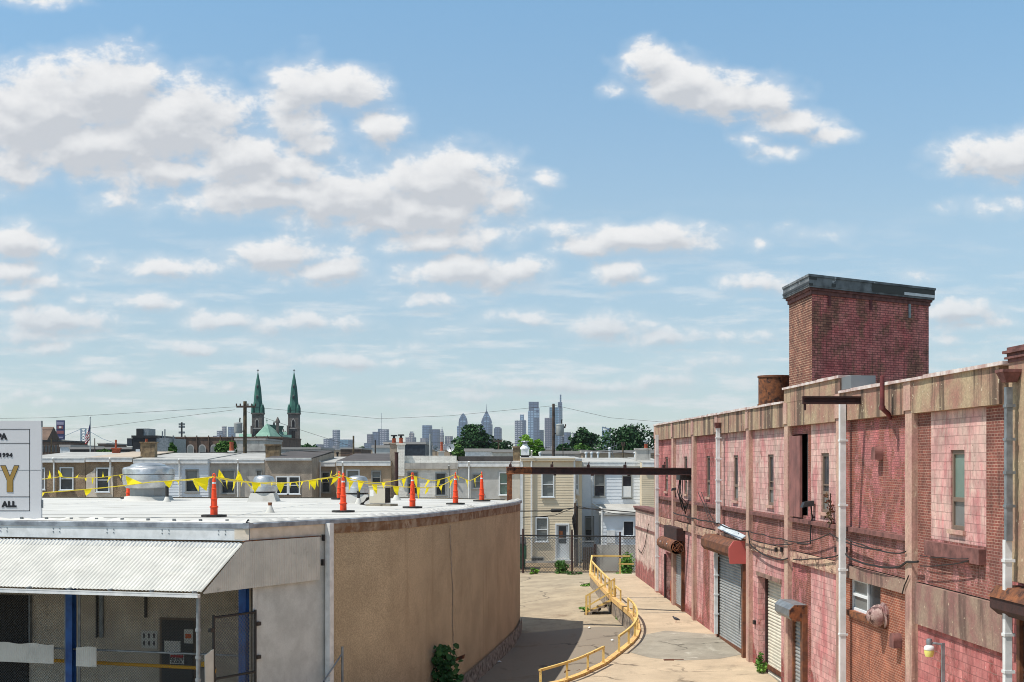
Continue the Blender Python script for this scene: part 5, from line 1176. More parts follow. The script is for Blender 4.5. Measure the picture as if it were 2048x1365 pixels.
def house(name, label, x0, x1, ye, Y, mat, wins=(), roof='roof_silver', rise=.42, depth=10, gut=('gutter_white', .22), spouts=(), sid=None, dark_eave=False, roofx=None, zbase=.3):
    a, b = X_(x0, Y), X_(x1, Y); ze = Z_(ye, Y); m = lambda u, v, z: (u, Y-v, z)
    t = thing(name, label, 'house', (.5*(a+b), Y, .9), 0, GRP)
    holes = [(X_(w[0],Y), X_(w[1],Y), Z_(w[3],Y), Z_(w[2],Y)) for w in wins]
    mb = MB()
    if sid: siding(mb, a, b, zbase, ze, holes, m, sid)
    else: pane_wall(mb, a, b, zbase, ze, holes, m, 0, .14)
    for s in (a, b): mb.face((s,Y,zbase), (s,Y+depth,zbase), (s,Y+depth,ze+rise-.05), (s,Y,ze-.0))
    mb.face((a,Y+depth,zbase), (b,Y+depth,zbase), (b,Y+depth,ze+rise-.05), (a,Y+depth,ze+rise-.05))
    wl = mb.build('wall', M[mat], t)
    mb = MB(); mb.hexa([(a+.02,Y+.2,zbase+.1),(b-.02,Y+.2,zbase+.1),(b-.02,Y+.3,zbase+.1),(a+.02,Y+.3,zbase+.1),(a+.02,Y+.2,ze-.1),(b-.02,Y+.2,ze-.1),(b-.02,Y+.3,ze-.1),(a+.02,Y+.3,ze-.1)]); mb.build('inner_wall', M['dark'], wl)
    ra, rb = (X_(roofx[0],Y), X_(roofx[1],Y)) if roofx else (a, b)
    mb = MB(); mb.hexa([(ra,Y-.05,ze),(rb,Y-.05,ze),(rb,Y+depth,ze+rise),(ra,Y+depth,ze+rise),(ra,Y-.05,ze+.05),(rb,Y-.05,ze+.05),(rb,Y+depth,ze+rise+.05),(ra,Y+depth,ze+rise+.05)]); rf = mb.build('roof', M[roof], t)
    if gut:
        g, h = gut; mb = MB(); mb.box(a+.02, b-.02, .0, .16, ze-h, ze+.03, m); mb.box(a+.02, b-.02, .15, .18, ze+.0, ze+.05, m); mb.build('gutter', M[g], t)
    for s in spouts:
        u = X_(s[0], Y); mb = MB(); z1 = Z_(s[1], Y); z0 = Z_(s[2], Y); mb.tube([(u,Y-.3,z1+.1),(u,Y-.14,z1-.15),(u,Y-.1,z1-.3),(u,Y-.1,z0)], .055, 6); mb.build('downspout', M[s[3] if len(s) > 3 else 'gutter_white'], t)
    for w, h in zip(wins, holes):
        if len(w) > 4 and w[4] == 'door': continue
        window(t, m, h[0]+.06, h[1]-.06, h[2]+.06, h[3]-.06, w[4] if len(w) > 4 else 'frame_white', w[5] if len(w) > 5 else 'glass', w[6] if len(w) > 6 else True)
    return t, m
Yh = 82.0
house('row_house', 'brown pebbledash row house beside the board sign with a slim white downspout', 30, 171, 918, Yh, 'pebble', [(78,90,936,980),(120,147,935,981,'frame_white','glass_grey')], 'roof_silver', spouts=[(109,920,985)])
house('row_house', 'pebbledash row house with a cream patch around its tall white window', 172, 266, 917, Yh, 'pebble', [(193,219,936,985)], 'roof_buff', spouts=[(222,920,955)])
t, m = house('row_house', 'row house with white horizontal siding behind the big dented ventilator', 267, 417, 920, Yh, 'siding_white', [(371,397,939,985,'frame_grey','glass_grey')], 'roof_silver', spouts=[(360,922,1000)], sid=.16)
house('row_house', 'weathered grey rendered row house with a rust stained window and a white downspout', 417.3, 530, 921, Yh+.4, 'greystucco', [(443,470,940,988,'frame_grey','glass_grey'),(512,524,940,964,'frame_grey','glass')], 'roof_silver', gut=('gutter_white',.18), spouts=[(477,923,1000)])
house('row_house', 'brown stucco rear extension with a wide white double window', 530.5, 624, 918, Yh-2.2, 'brownstucco', [(552,576,953,989),(577,600,953,989)], 'roof_dark', gut=('gutter_white',.1), rise=.5)
house('row_house', 'narrow recessed brown house with a small sloping white eave', 624.5, 672, 926, Yh+1.0, 'brownstucco', [(643,661,944,986,'frame_grey','glass')], 'roof_silver', rise=.35, spouts=[(641,926,1000)])
house('row_house', 'tan pebble rendered row house between a white bent downspout and the twin chimneys', 672.3, 782, 924, Yh, 'tanstucco', [(693,719,940,985),(743,762,942,968,'frame_grey','glass_grey')], 'roof_dark', rise=.5, spouts=[(686,928,1000)], gut=('gutter_white',.24))
t, m = house('row_house', 'white painted brick row house with two grey framed windows and a white parapet', 794, 914.5, 931, Yh, 'whitebrick', [(815,836,944,990,'frame_grey','glass'),(871,892,946,992,'frame_grey','glass')], 'roof_silver', rise=.2, gut=None, spouts=[(898,935,1000,'frame_grey')])
mb = MB(); mb.box(X_(793,Yh), X_(916,Yh), 0, .18, Z_(938,Yh), Z_(926,Yh), m); mb.build('cornice', M['greystucco'], t); mb = MB(); mb.box(X_(806,Yh), X_(913,Yh), -.3, .02, Z_(926,Yh), Z_(912,Yh), m); mb.build('parapet', M['whitebrick'], t)
t, m = house('row_house', 'light grey stucco row house with a dark roof edge and pale green window', 915, 1040, 925, Yh, 'lightgrey', [(945,962,948,978,'frame_grey','glass_grey'),(998,1018,945,991,'frame_white','glass_green')], 'roof_silver', rise=.2, spouts=[(938,927,1000)], gut=('gutter_white',.26))
mb = MB(); mb.box(X_(915.5,Yh), X_(1026,Yh), -.6, -.2, Z_(925,Yh), Z_(913,Yh), m); mb.build('parapet', M['roof_dark'], t)
# beige sided house (stands forward) with door
Yb = 80.4
t, m = house('row_house', 'beige vinyl sided house with white door and three white framed windows', 1041, 1150, 918, Yb, 'siding_beige', [(1083,1108,944,995,'frame_white','glass_grey'),(1071,1096,1035,1084,'frame_white','glass_grey'),(1113,1136,1050,1117,'door'),(1063,1088,1114,1133,'frame_grey','glass')], 'roof_silver', rise=.15, gut=('siding_beige',.12), sid=.15, spouts=[(1063,905,1116)])
mb = MB(); a, b, c, d = X_(1113,Yb), X_(1136,Yb), Z_(1117,Yb), Z_(1050,Yb); mb.box(a-.07, a, -.02, .06, c, d+.08, m).box(b, b+.07, -.02, .06, c, d+.08, m).box(a, b, -.02, .06, d, d+.08, m).box(a-.1, b+.1, .0, .25, c-.1, c-.01, m); dr = mb.build('door_frame', M['frame_white'], t)
mb = MB(); mb.box(a+.01, b-.01, -.07, -.03, c, d, m); mb.build('door', M['frame_white'], dr)
mb = MB(); mb.box(a+.12, b-.1, -.0299, -.02, c+.85, d-.08, m); mb.build('door_glass', M['glass'], dr); mb = MB(); mb.box(a+.14, b-.3, -.0199, -.012, d-.75, d-.35, m); mb.build('door_notice', M['rust_bright'], dr)
mb = MB(); mb.box(a-.2, b+.2, .0, .7, .8, c-.1, m); mb.build('door_step', M['greystucco'], t)
mb = MB(); mb.box(X_(1041,Yb), X_(1150,Yb), -.08, .05, .3, 1.05, m); mb.build('foundation', M['greystucco'], t)
mb = MB(); mb.box(X_(1040.5,Yb), X_(1046,Yb), .0, .05, 1.0, Z_(919,Yb), m).box(X_(1147,Yb), X_(1150.5,Yb), .0, .05, 1.0, Z_(919,Yb), m); mb.build('corner_trim', M['gutter_white'], t)
for xx in ((1150.4, 1164, 919, Yb+.9, [(1151,1157,948,990,'frame_white','glass')]),): 
    t, m = house('row_house', 'narrow beige sided strip of house with a window air conditioner beside the white siding', xx[0], xx[1], xx[2], xx[3], 'siding_beige', xx[4], 'roof_silver', rise=.15, gut=('gutter_white',.1), sid=.15)
    mb = MB(); mb.box(X_(1151.2,xx[3]), X_(1156.8,xx[3]), -.05, .3, Z_(989,xx[3]), Z_(979,xx[3]), m); mb.build('window_unit', M['frame_white'], t)
Yw = 83.2
t, m = house('row_house', 'white aluminium sided house with a patched upper window and ground floor extension', 1164.2, 1283, 926, Yw, 'siding_white', [(1188,1210,948,994,'frame_grey','glass'),(1244,1264,951,996,'frame_grey','glass'),(1170,1188,1034,1084,'frame_grey','glass')], 'roof_silver', rise=.28, gut=('gutter_white',.2), sid=.2)
mb = MB(); mb.box(X_(1244.5,Yw), X_(1263.5,Yw), .0, .03, Z_(995,Yw), Z_(973,Yw), m); mb.build('window_board', M['frame_white'], t)
mb = MB(); mb.box(X_(1183,Yw), X_(1185,Yw), .0, .05, 1, Z_(945,Yw), m); mb.build('corner_trim', M['gutter_white'], t)
Ye = 80.6; m2 = lambda u, v, z: (u, Ye-v, z)
a, b = X_(1203,Ye), X_(1285,Ye); hol = [(X_(1246,Ye), X_(1268,Ye), Z_(1074,Ye), Z_(1042,Ye))]
mb = MB(); siding(mb, a, b, .9, Z_(1027,Ye), hol, m2, .2); 
for s in (a, b): mb.face((s,Ye,.3),(s,Yw,.3),(s,Yw,Z_(1010,Yw)),(s,Ye,Z_(1027,Ye)))
ex = mb.build('extension', M['siding_white'], t); h = hol[0]; window(ex, m2, h[0]+.05, h[1]-.05, h[2]+.05, h[3]-.05, 'frame_white', 'glass', False) if False else None
fr = window(t, m2, h[0]+.05, h[1]-.05, h[2]+.05, h[3]-.05, 'frame_white', 'glass', False)
mb = MB(); mb.box(h[0]-.2, h[1]+.2, -.35, -.3, h[2]-.3, h[3]+.3, m2); mb.build('inner_wall', M['dark'], fr)
mb = MB(); mb.face((a-.15,Ye-.2,Z_(1026,Ye)),(b,Ye-.2,Z_(1026,Ye)),(b,Yw,Z_(1008,Yw)),(a-.15,Yw,Z_(1008,Yw))); mb.face((a-.15,Ye-.2,Z_(1026,Ye)),(b,Ye-.2,Z_(1026,Ye)),(b,Ye-.2,Z_(1030,Ye)),(a-.15,Ye-.2,Z_(1030,Ye))); mb.build('extension_roof', M['roof_silver'], ex)
mb = MB(); mb.box(X_(1213,Ye), X_(1230,Ye), .02, .12, Z_(1087,Ye), Z_(1061,Ye), m2); mb.build('shutter_panel', M['gutter_white'], ex)
mb = MB(); mb.tube([(X_(1184,Yw),Yw-.3,Z_(1007,Yw)),(X_(1196,Yw),Yw-1.0,Z_(1014,Yw)),(X_(1204,Ye),Ye-.2,Z_(1016,Ye)),(X_(1204,Ye),Ye-.15,1.0)], .06, 6); mb.build('downspout', M['gutter_white'], t)
house('row_house', 'cream sided house end showing between the white siding and the pink warehouse', 1283.3, 1330, 926, Yw-1.2, 'siding_beige', [], 'roof_silver', rise=.3, gut=('gutter_white',.25), sid=.11)
# fill behind the cream patch of the second house
mb = MB(); mm = lambda u, v, z: (u, Yh-v, z); h = (X_(193,Yh), X_(219,Yh), Z_(985,Yh), Z_(936,Yh))
hs = [o for o in bpy.data.objects if o.type == 'EMPTY' and 'cream patch' in o.get('label','')][0]
# irregular patch sheet: real plaster coat 2 cm proud
ed = [(172.5,1005),(172.5,951),(180,946),(186,943),(191,935),(191,986),(221,986),(221,935),(227,933),(226,1005)]
pp = [(X_(x,Yh), Yh-.02, Z_(y,Yh)) for x, y in ed]; mb = MB()
mb.face(pp[0],pp[1],pp[2],pp[3],pp[4],pp[5]); mb.face(pp[0],pp[5],pp[6],pp[9]); mb.face(pp[6],pp[7],pp[8],pp[9]); mb.build('plaster_patch', M['cream'], hs)
# chimneys
def chimney(label, x0, x1, y0, y1, Y, mat, pots=(), cap=None, cat='chimney'):
    a, b = X_(x0,Y), X_(x1,Y); z0, z1 = Z_(y1,Y), Z_(y0,Y); t = thing('chimney', label, cat, (.5*(a+b), Y, z0)); d = (b-a)*.8
    mb = MB(); mb.box(a, b, Y, Y+d, z0-.6, z1-.08); mb.box(a-.06, b+.06, Y-.06, Y+d+.06, z1-.08, z1); mb.build('stack', M[mat], t)
    for (p0, p1, py) in pots:
        r = .5*(X_(p1,Y)-X_(p0,Y)); c = (.5*(X_(p0,Y)+X_(p1,Y)), Y+d*.5, z1); hh = Z_(py,Y)-z1
        mb = MB(); mb.lathe([(r*.95,0),(r*.8,hh*.7),(r*.9,hh*.78),(r*.9,hh)], c, 12); p = mb.build('pot', M['terracotta'], t, True)
        if cap: mb = MB(); mb.tube([(c[0],c[1],c[2]+hh),(c[0],c[1],c[2]+hh+.14)], r*.6, 8); mb.lathe([(r*1.5,hh+.12),(r*1.4,hh+.2)], c, 12); mb.build('cowl', M[cap], p)
    return t
chimney('mottled square chimney stack behind the big dented ventilator', 281, 309, 884, 920, 84, 'chimney_brick', [(287,293,878)])
chimney('leaning brown chimney with a crumbling crown above the brown stucco extension', 531, 559, 889, 920, 82.5, 'chimney_brick')
chimney('tall brown chimney of the twin pair with a hooded pot', 779.5, 793.5, 886, 1000, 82.3, 'brownstucco', [(783,792,877)], 'black_metal')
chimney('white painted chimney of the twin pair with a hooded pot', 794, 809, 887, 932, 81.8, 'whitebrick', [(797,806,876)], 'black_metal')
chimney('orange potted small chimney between two satellite dishes on the white brick house', 877, 888, 902, 914, 88, 'greystucco', [(880,886,884)])
chimney('rough brown chimney left of the white metal flue on the grey house', 1026, 1040, 893, 924, 84, 'chimney_brick')
chimney('grey cement rendered chimney in front of the big dark tree', 1272, 1301, 897, 930, 85, 'greystucco', [(1289,1297,888)], 'galv')
chimney('white based chimney with a tall red clay pot left of the utility pole', 457, 467, 902, 912, 92, 'whitebrick', [(457.5,467,884)])
chimney('round topped buff chimney with a dark pipe on the silver roof', 224, 238, 896, 912, 90, 'terracotta', [(228,232.5,880)])
a = X_(1050,83); t = thing('flue', 'white metal chimney flue with a louvred cap on the grey house', 'flue', (a,83,6.9)); mb = MB(); mb.box(a-.24, a+.24, 82.8, 83.2, Z_(923,83), Z_(911,83)); mb.build('base', M['black_metal'], t)
mb = MB(); mb.hexa([(a-.25,82.75,Z_(911,83)),(a+.25,82.75,Z_(911,83)),(a+.25,83.25,Z_(911,83)),(a-.25,83.25,Z_(911,83)),(a-.25,82.75,Z_(899,83)),(a+.25,82.75,Z_(899,83)),(a+.25,83.25,Z_(899,83)),(a-.25,83.25,Z_(899,83))]); mb.lathe([(.3,0),(.28,.1),(.16,.22),(.14,.3)], (a,83,Z_(899,83)), 12); mb.build('flue_box', M['gutter_white'], t)
mb = MB(); mb.lathe([(.13,.3),(.13,.42),(.26,.44),(.2,.5)], (a,83,Z_(899,83)), 12); mb.build('cap', M['galv'], t)
# ------------------------------------------------------------------ middle distance
def block(name, label, cat, x0, x1, y0, Y, mat, depth=12, wins=None, extra=None):
    a, b = X_(x0,Y), X_(x1,Y); z1 = Z_(y0,Y); t = thing(name, label, cat, (.5*(a+b), Y, -.4)); m = lambda u, v, z: (u, Y-v, z)
    mb = MB(); mb.box(a, b, Y, Y+depth, -.4, z1); mb.build('wall', M[mat], t)
    mb = MB(); mb.box(a-.1, b+.1, Y-.1, Y+depth, z1, z1+.25); mb.build('parapet', M[extra or 'stone_trim'], t)
    return t, m, a, b, z1
# long brick block with arched windows
t, m, a, b, z1 = block('brick_building', 'long old brown brick building with a row of arched windows', 'building', 338, 565, 877, 230, 'brownbrick', 20, extra='brownbrick')
for i in range(9):
    u = a+1.0+i*(b-a-2)/8.6; w_ = .6; zc = z1-1.6; mb = MB(); ring = [(u+w_+w_*math.cos(k*PI/8), zc+w_*math.sin(k*PI/8)) for k in range(9)]+[(u,zc-1.6),(u+2*w_,zc-1.6)]
    n = len(ring); mb.v = [m(p,.12,q) for p, q in ring]; mb.f = [tuple(range(n))]; fr = mb.build('window', M['stone_trim'], t)
    mb = MB(); ring = [(u+w_+.42*math.cos(k*PI/8), zc+.42*math.sin(k*PI/8)) for k in range(9)]+[(u+.18,zc-1.5),(u+2*w_-.18,zc-1.5)]; mb.v = [m(p,.14,q) for p, q in ring]; mb.f = [tuple(range(n))]; mb.build('pane', M['glass_grey'], fr)
    mb = MB(); mb.box(u-.35, u-.2, 0, .25, z1-4, z1+.45, m); mb.build('pier', M['brownbrick'], t)
t, m, a, b, z1 = block('dark_building', 'dark grey flat roofed building with a rooftop metal box and pale side wall', 'building', 265, 313, 876, 150, 'black_metal', 8, extra='black_metal')
mb = MB(); mb.box(b, X_(337,150), 150, 158, -.4, z1-.05); mb.build('side_block', M['galv'], t); mb = MB(); mb.box(X_(268,150), X_(292,150), 151, 154, z1, Z_(857,150)); mb.build('rooftop_box', M['galv'], t); mb = MB(); mb.box(X_(268,150), X_(282,150), 150.9, 150.99, z1+.1, Z_(858,150)); mb.build('louvre', M['black_metal'], t)
mb = MB(); mb.box(X_(254,150), X_(264,150), 150, 151, Z_(893,150), Z_(877,150)); mb.build('wall_sign', M['slat_dark'], t); mb = MB()
for x, y in ((315.5,862),(320.5,858),(338,871)): mb.tube([(X_(x,150),152,z1-.5),(X_(x,150),152,Z_(y,150))], .07, 6)
mb.build('flue_pipe', M['galv'], t); mb = MB(); mb.box(X_(272,150), X_(280,150), 149.9, 150, Z_(908,150), Z_(899,150)); mb.build('window', M['frame_white'], t)
t, m, a, b, z1 = block('brick_building', 'dark old brick house with a gabled top at the edge of the board sign', 'building', 60, 116, 884, 200, 'brownbrick', 14, extra='black_metal')
mb = MB(); mb.extr([(0,z1+.2),(3,z1+2.2),(6,z1+.2)], a, X_(94,200), lambda u, v, z: (u, 200+v, z)); mb.build('gable', M['brownbrick'], t)
for k in range(5): mb = MB(); u = X_(84+k*6.5,200); mb.box(u, u+.28, .0, .06, z1-1.5, z1-.5, m); mb.build('window', M['glass'], t)
for lab, x0, x1, y0, Y, mat in (('flat roofed white block beyond the silver roofs left of the dark building', 120,140,894,170,'gutter_white'), ('low dark roof line behind the flag pole', 140,262,899,160,'roof_dark'), ('small dark brick box of a building right of the flag', 196,212,889,260,'brownbrick'),
        ('grey render block right behind the utility pole with a white strip', 470,530,881,190,'greystucco'), ('flat grey building beyond the dark roofs in the middle', 560,640,899,175,'greystucco'), ('low dark red block under the left skyline towers', 681,722,899,200,'brownbrick'),
        ('pale stepped block beneath the twin chimneys', 745,782,896,140,'lightgrey'), ('dark slate building in front of the skyline beside the twin chimneys', 768,850,889,150,'slat_dark'), ('low pale rooftop block behind the satellite dishes', 930,985,903,130,'gutter_white'),
        ('low buff rooftop clutter block right of the white metal flue', 985,1030,905,125,'cream'), ('grey parapet block behind the beige house', 1085,1170,908,120,'greystucco'), ('low brick parapet block behind the grey cement chimney', 1165,1315,907,118,'tanstucco')):
    block('low_building', lab, 'building', x0, x1, y0, Y, mat, 14)
for i, (x0, x1, y0, Y) in enumerate(((-60,340,905,320),(620,1330,901,420))):
    block('low_building', ('distant band of flat roofs on the left of the church' if i == 0 else 'distant band of flat roofs under the skyline towers'), 'building', x0, x1, y0, Y, 'brownbrick' if i == 0 else 'tanstucco', 40)
# poles
def pole(label, x, y0, Y, r, mat='wood_pole', arm=None, tx=None, yb=915):
    a = X_(x,Y); t = thing('utility_pole', label, 'pole', (a, Y, -.4)); z1 = Z_(y0,Y)
    mb = MB(); mb.tube([(a,Y,-.4),(a,Y,z1)], [r*1.15, r*.9], 10); mb.build('pole', M[mat], t, True)
    if arm:
        mb = MB()
        for (x0, x1, y) in arm:
            z = Z_(y,Y); mb.box(X_(x0,Y), X_(x1,Y), Y-r-.1, Y-r, z-.07, z+.07)
            k = max(2, int((x1-x0)/7))
            for i in range(k+1): q = X_(x0+(x1-x0)*i/k,Y); mb.tube([(q,Y-r-.05,z+.05),(q,Y-r-.05,z+.22)], .05, 6)
        mb.build('crossarm', M['wood_dark'], t)
    if tx:
        x0, x1, yt, yb_ = tx; rr_ = .5*(X_(x1,Y)-X_(x0,Y)); c = (.5*(X_(x0,Y)+X_(x1,Y)), Y-.05, Z_(yb_,Y)); h = Z_(yt,Y)-c[2]
        mb = MB(); mb.lathe([(rr_*.9,0),(rr_,.05),(rr_,h*.88),(rr_*1.06,h*.9),(rr_*.98,h),(rr_*.3,h*1.05)], c, 18); tr = mb.build('transformer', M['transformer'], t, True)
        mb = MB(); mb.tube([(c[0]+rr_*.4,c[1],c[2]+h),(c[0]+rr_*.4,c[1],c[2]+h+.25),(c[0]+rr_*.5,c[1],c[2]+h+.35)], .05, 6); mb.box(min(c[0],a), max(c[0],a), Y-.05, Y+.05, c[2]+h*.15, c[2]+h*.25); mb.build('bushing', M['black_metal'], tr)
    return t
pole('tall mossy utility pole with a grey transformer left of the church spires', 490, 803, 100, .14, 'wood_pole', [(474,512,814)], (468,485,846,867))
pole('dark utility pole with a transformer standing before the skyscraper with the spire', 1107, 808, 100, .11, 'wood_dark', None, (1112,1128,849,872))
pole('bare wooden pole right of the low blue glass skyline block', 707, 872, 115, .08); pole('bare pole stub among the chimneys left of the twin chimneys', 750.5, 880, 110, .055, 'wood_dark'); pole('bare grey pole standing before the blue twin tower block', 860.5, 868, 110, .09, 'transformer')
pole('pale pole with a crossarm in front of the big dark tree', 997, 880, 130, .08, 'wood_pole', [(988,1004,883)]); pole('thin dark pole beside the transformer and the beige house', 1126, 853, 100, .03, 'wood_dark', [(1121,1131,855)])
pole('short pale pole in front of the right dark trees', 1246, 889, 105, .06, 'wood_pole', [(1243,1249,891)]); pole('thin bare pole between the flag pole and the buff chimney', 189.5, 877, 140, .05, 'wood_dark'); pole('brown post standing before the dark gabled brick house', 103, 876, 150, .07, 'wood_pole')
# tall post with service wires in the yard
a = X_(1152,77.5); t = thing('utility_pole', 'weathered service pole with hanging black wires at the corner of the beige house', 'pole', (a,77.5,.9)); mb = MB(); mb.tube([(a,77.5,.8),(a,77.5,Z_(1006,77.5))], .12, 10); mb.build('pole', M['wood_dark'], t, True)
mb = MB(); mb.tube([W(1152,1003,77.4),W(1154,1000,77.4),W(1154,1012,77.4)], .05, 6); mb.build('insulator', M['alu_dark'], t)
rr = random.Random(12); mb = MB()
for i in range(9): x = 1147+rr.random()*6; mb.tube([W(1151,1018+rr.random()*6,77.3), W(x-rr.random()*5,1035+rr.random()*15,77.2), W(1150+rr.random()*3,1065+rr.random()*20,77.3)], .022, 4)
mb.build('hanging_wire', M['cable'], t)
# overhead wires
def wire(label, pts, r, sag=.0):
    mb = MB(); L = []
    for a, b in zip(pts, pts[1:]):
        for i in range(10): s = i/10; p = Vector(a).lerp(Vector(b), s); p.z -= sag*4*s*(1-s); L.append(p)
    L.append(Vector(pts[-1])); mb.tube(L, r, 4); tag(mb.build('overhead_wire', M['cable'], None), label, 'wire')
wire('overhead wire from the left edge of the sky rising to the mossy utility pole', [W(-60,838,80), W(100,836,88), W(475,814,100)], .009); wire('lower overhead wire sagging from the mossy pole behind the flag', [W(-40,862,110), W(170,858,108), W(470,820,100)], .009)
wire('long overhead wire from the mossy pole across the spires to the dark transformer pole', [W(508,815,100), W(760,838,105), W(900,832,104), W(1106,812,100)], .009); wire('overhead wire falling from the dark transformer pole towards the warehouse', [W(1109,811,100), W(1220,836,96), W(1330,845,92)], .009)
wire('overhead wire slanting from the mossy pole down behind the chimneys', [W(494,824,100), W(600,860,97), W(700,892,95)], .009); wire('thick grey service cable running low over the silver roofs', [W(400,906,88), W(600,902,88), W(700,908,87)], .02); wire('service cable strung over the right roofs below the dark trees', [W(1125,897,96), W(1250,906,92), W(1310,912,90)], .02)
wire('service cable crossing behind the satellite dishes', [W(860,885,120), W(1000,884,118), W(1100,896,110)], .015)
t = thing('overhead_wire', 'black cable with a fat splice case strung in front of the beige siding', 'wire', tuple(W(1040,1022,77))); mb = MB(); mb.tube([W(1020,1023,77), W(1100,1022,77.2), W(1152,1016,77.5), W(1220,1021,76), W(1290,1027,72)], .03, 5); mb.build('cable', M['cable'], t)
mb = MB(); mb.tube([W(1101,1022,77.1), W(1104,1021.5,77.1), W(1120,1021.5,77.1), W(1125,1020,77.1)], [.05,.11,.11,.05], 8); mb.build('splice_case', M['rubber'], t, True)
wire('thin black cable sagging under the splice case cable', [W(1045,1036,77), W(1110,1031,77), W(1152,1014,77.3)], .015); wire('thin cable from the service pole to the low warehouse wing', [W(1152,1012,77.4), W(1230,1028,74), W(1290,1034,70)], .015)
# antenna, dishes
q = W(1225,915,100); t = thing('tv_antenna', 'old slanted television antenna in front of the right dark trees', 'antenna', tuple(q)); mb = MB(); A_, B_ = W(1206,900,100), W(1233,891,100); mb.tube([A_,B_], .02, 5); mb.tube([W(1222,896,100), W(1228,918,100)], .03, 5)
for i in range(6): p = A_.lerp(B_, i/5); mb.tube([p+Vector((-.02,0,-.25)), p+Vector((.05,0,.25))], .012, 4)
mb.build('antenna_rods', M['alu_dark'], t)
for x, y, r, lab in ((872,897,.2,'dark satellite dish left of the orange chimney pot'), (901,896,.28,'grey satellite dish right of the orange chimney pot')):
    c = W(x,y,90); t = thing('satellite_dish', lab, 'satellite dish', (c.x,c.y,c.z-.5)); mb = MB(); nn = Vector((.5 if x < 890 else -.3,-.8,.3)).normalized(); e1 = nn.cross(Vector((0,0,1))).normalized(); e2 = e1.cross(nn)
    ctr = c-nn*.06; P = [c+(e1*math.cos(k*PI/8)+e2*math.sin(k*PI/8))*r for k in range(16)]
    for k in range(16): mb.face(P[k], P[(k+1)%16], ctr)
    mb.build('dish', M['galv'], t); mb = MB(); mb.tube([c, c-Vector((0,-.1,.5))], .03, 5); mb.tube([c, c+nn*.3], .015, 4); mb.build('mast', M['black_metal'], t)
for x0, Y, lab in ((1080,100,'rooftop vent stub beyond the beige house'),(1172,96,'short white roof vent left on the white roof'),(1183,96,'second white roof vent beside the antenna'),(1196,98,'third white roof vent beneath the antenna'),(1270,95,'white roof vent post left of the cement chimney'),(675,95,'dark rooftop vent stub on the dark felt roof'),(1219,97,'tall white roof pipe right under the antenna')):
    a = X_(x0,Y); y = 908 if x0 != 1219 else 899; t = thing('vent_pipe', lab, 'pipe', (a,Y,7)); mb = MB(); mb.tube([(a,Y,6.6),(a,Y,Z_(y,Y))], .07, 8); mb.build('pipe', M['rubber' if x0 == 675 else 'gutter_white'], t); mb = MB(); mb.lathe([(.07,0),(.11,.02),(.11,.1),(.02,.14)], (a,Y,Z_(y,Y)), 8); mb.build('cap', M['rubber' if x0 == 675 else 'gutter_white'], t)
# flag, billboard, cell tower, bridge
Y = 140; a = X_(180.5,Y); t = thing('flag_pole', 'white flag pole flying a furled red white and blue striped flag', 'flag', (a,Y,-.4)); mb = MB(); mb.tube([(a,Y,-.4),(a,Y,Z_(836,Y))], .06, 8); mb.lathe([(.02,0),(.09,.06),(.02,.14)], (a,Y,Z_(836,Y)), 8); mb.build('pole', M['alu'], t)
FW = [(180.3,845),(179.2,868),(176,873),(172,885),(170,888),(169,872),(173,866),(177,855)]
M['flag_red'] = plain('flag_red', rgb(178,40,50), .8); M['flag_blue'] = plain('flag_blue', rgb(46,52,96), .8)
for i, mt in enumerate(('flag_red','paper','flag_red','paper','flag_red','paper','flag_red')):
    s0, s1 = i/7, (i+1)/7; mb = MB()
    top_ = [W(180.3,845,Y), W(178,858,Y), W(174,868,Y), W(169.5,874,Y)]; bot_ = [W(180.3,879,Y), W(178,882,Y), W(174,887,Y), W(170,889,Y)]
    for k in range(3): mb.face(*[p+Vector((0,.15*math.sin(k*2.+j),0)) for j, p in enumerate((top_[k].lerp(bot_[k],s0), top_[k].lerp(bot_[k],s1), top_[k+1].lerp(bot_[k+1],s1), top_[k+1].lerp(bot_[k+1],s0)))])
    mb.build('stripe', M[mt], t)
mb = MB(); q0, q1, q2, q3 = W(180.3,845,Y-.4), W(176.5,860,Y-.4), W(176.5,872,Y-.4), W(180.3,861,Y-.4); mb.face(q0,q1,q2,q3); mb.build('canton', M['flag_blue'], t)
Y = 600; t = thing('billboard', 'tall upright dark blue billboard on a single post in the left distance', 'billboard', (X_(120.5,Y),Y,-.4)); mb = MB(); mb.box(X_(112.5,Y), X_(128.5,Y), Y, Y+1, Z_(880,Y), Z_(841,Y)); mb.build('panel', plain('billboard_navy', rgb(52,58,104), .6), t); mb = MB(); mb.box(X_(119,Y), X_(122,Y), Y+.1, Y+.9, -.4, Z_(880,Y)); mb.build('post', M['slat_dark'], t)
M['bb1'] = plain('billboard_panel_pale', rgb(150,146,170), .6); M['bb2'] = plain('billboard_panel_red', rgb(146,84,88), .6)
for x0, x1, y0, y1, mt in ((113.5,127.5,844,850,'bb1'),(115,126,852,858,'bb2'),(118,123,853,857,'paper'),(113.5,127.5,862,868,'bb2'),(116,126,874,877,'bb1')):
    mb = MB(); mb.box(X_(x0,Y), X_(x1,Y), Y-.1-.05*(mt == 'paper'), Y-.01, Z_(y1,Y), Z_(y0,Y)); mb.build('poster_field', M[mt], t)
Y = 500; a = X_(363.5,Y); t = thing('cell_tower', 'cell phone mast bristling with antenna panels above the brick building', 'tower', (a,Y,-.4)); mb = MB(); mb.tube([(a,Y,-.4),(a,Y,Z_(845,Y))], .3, 8); mb.build('mast', M['black_metal'], t)
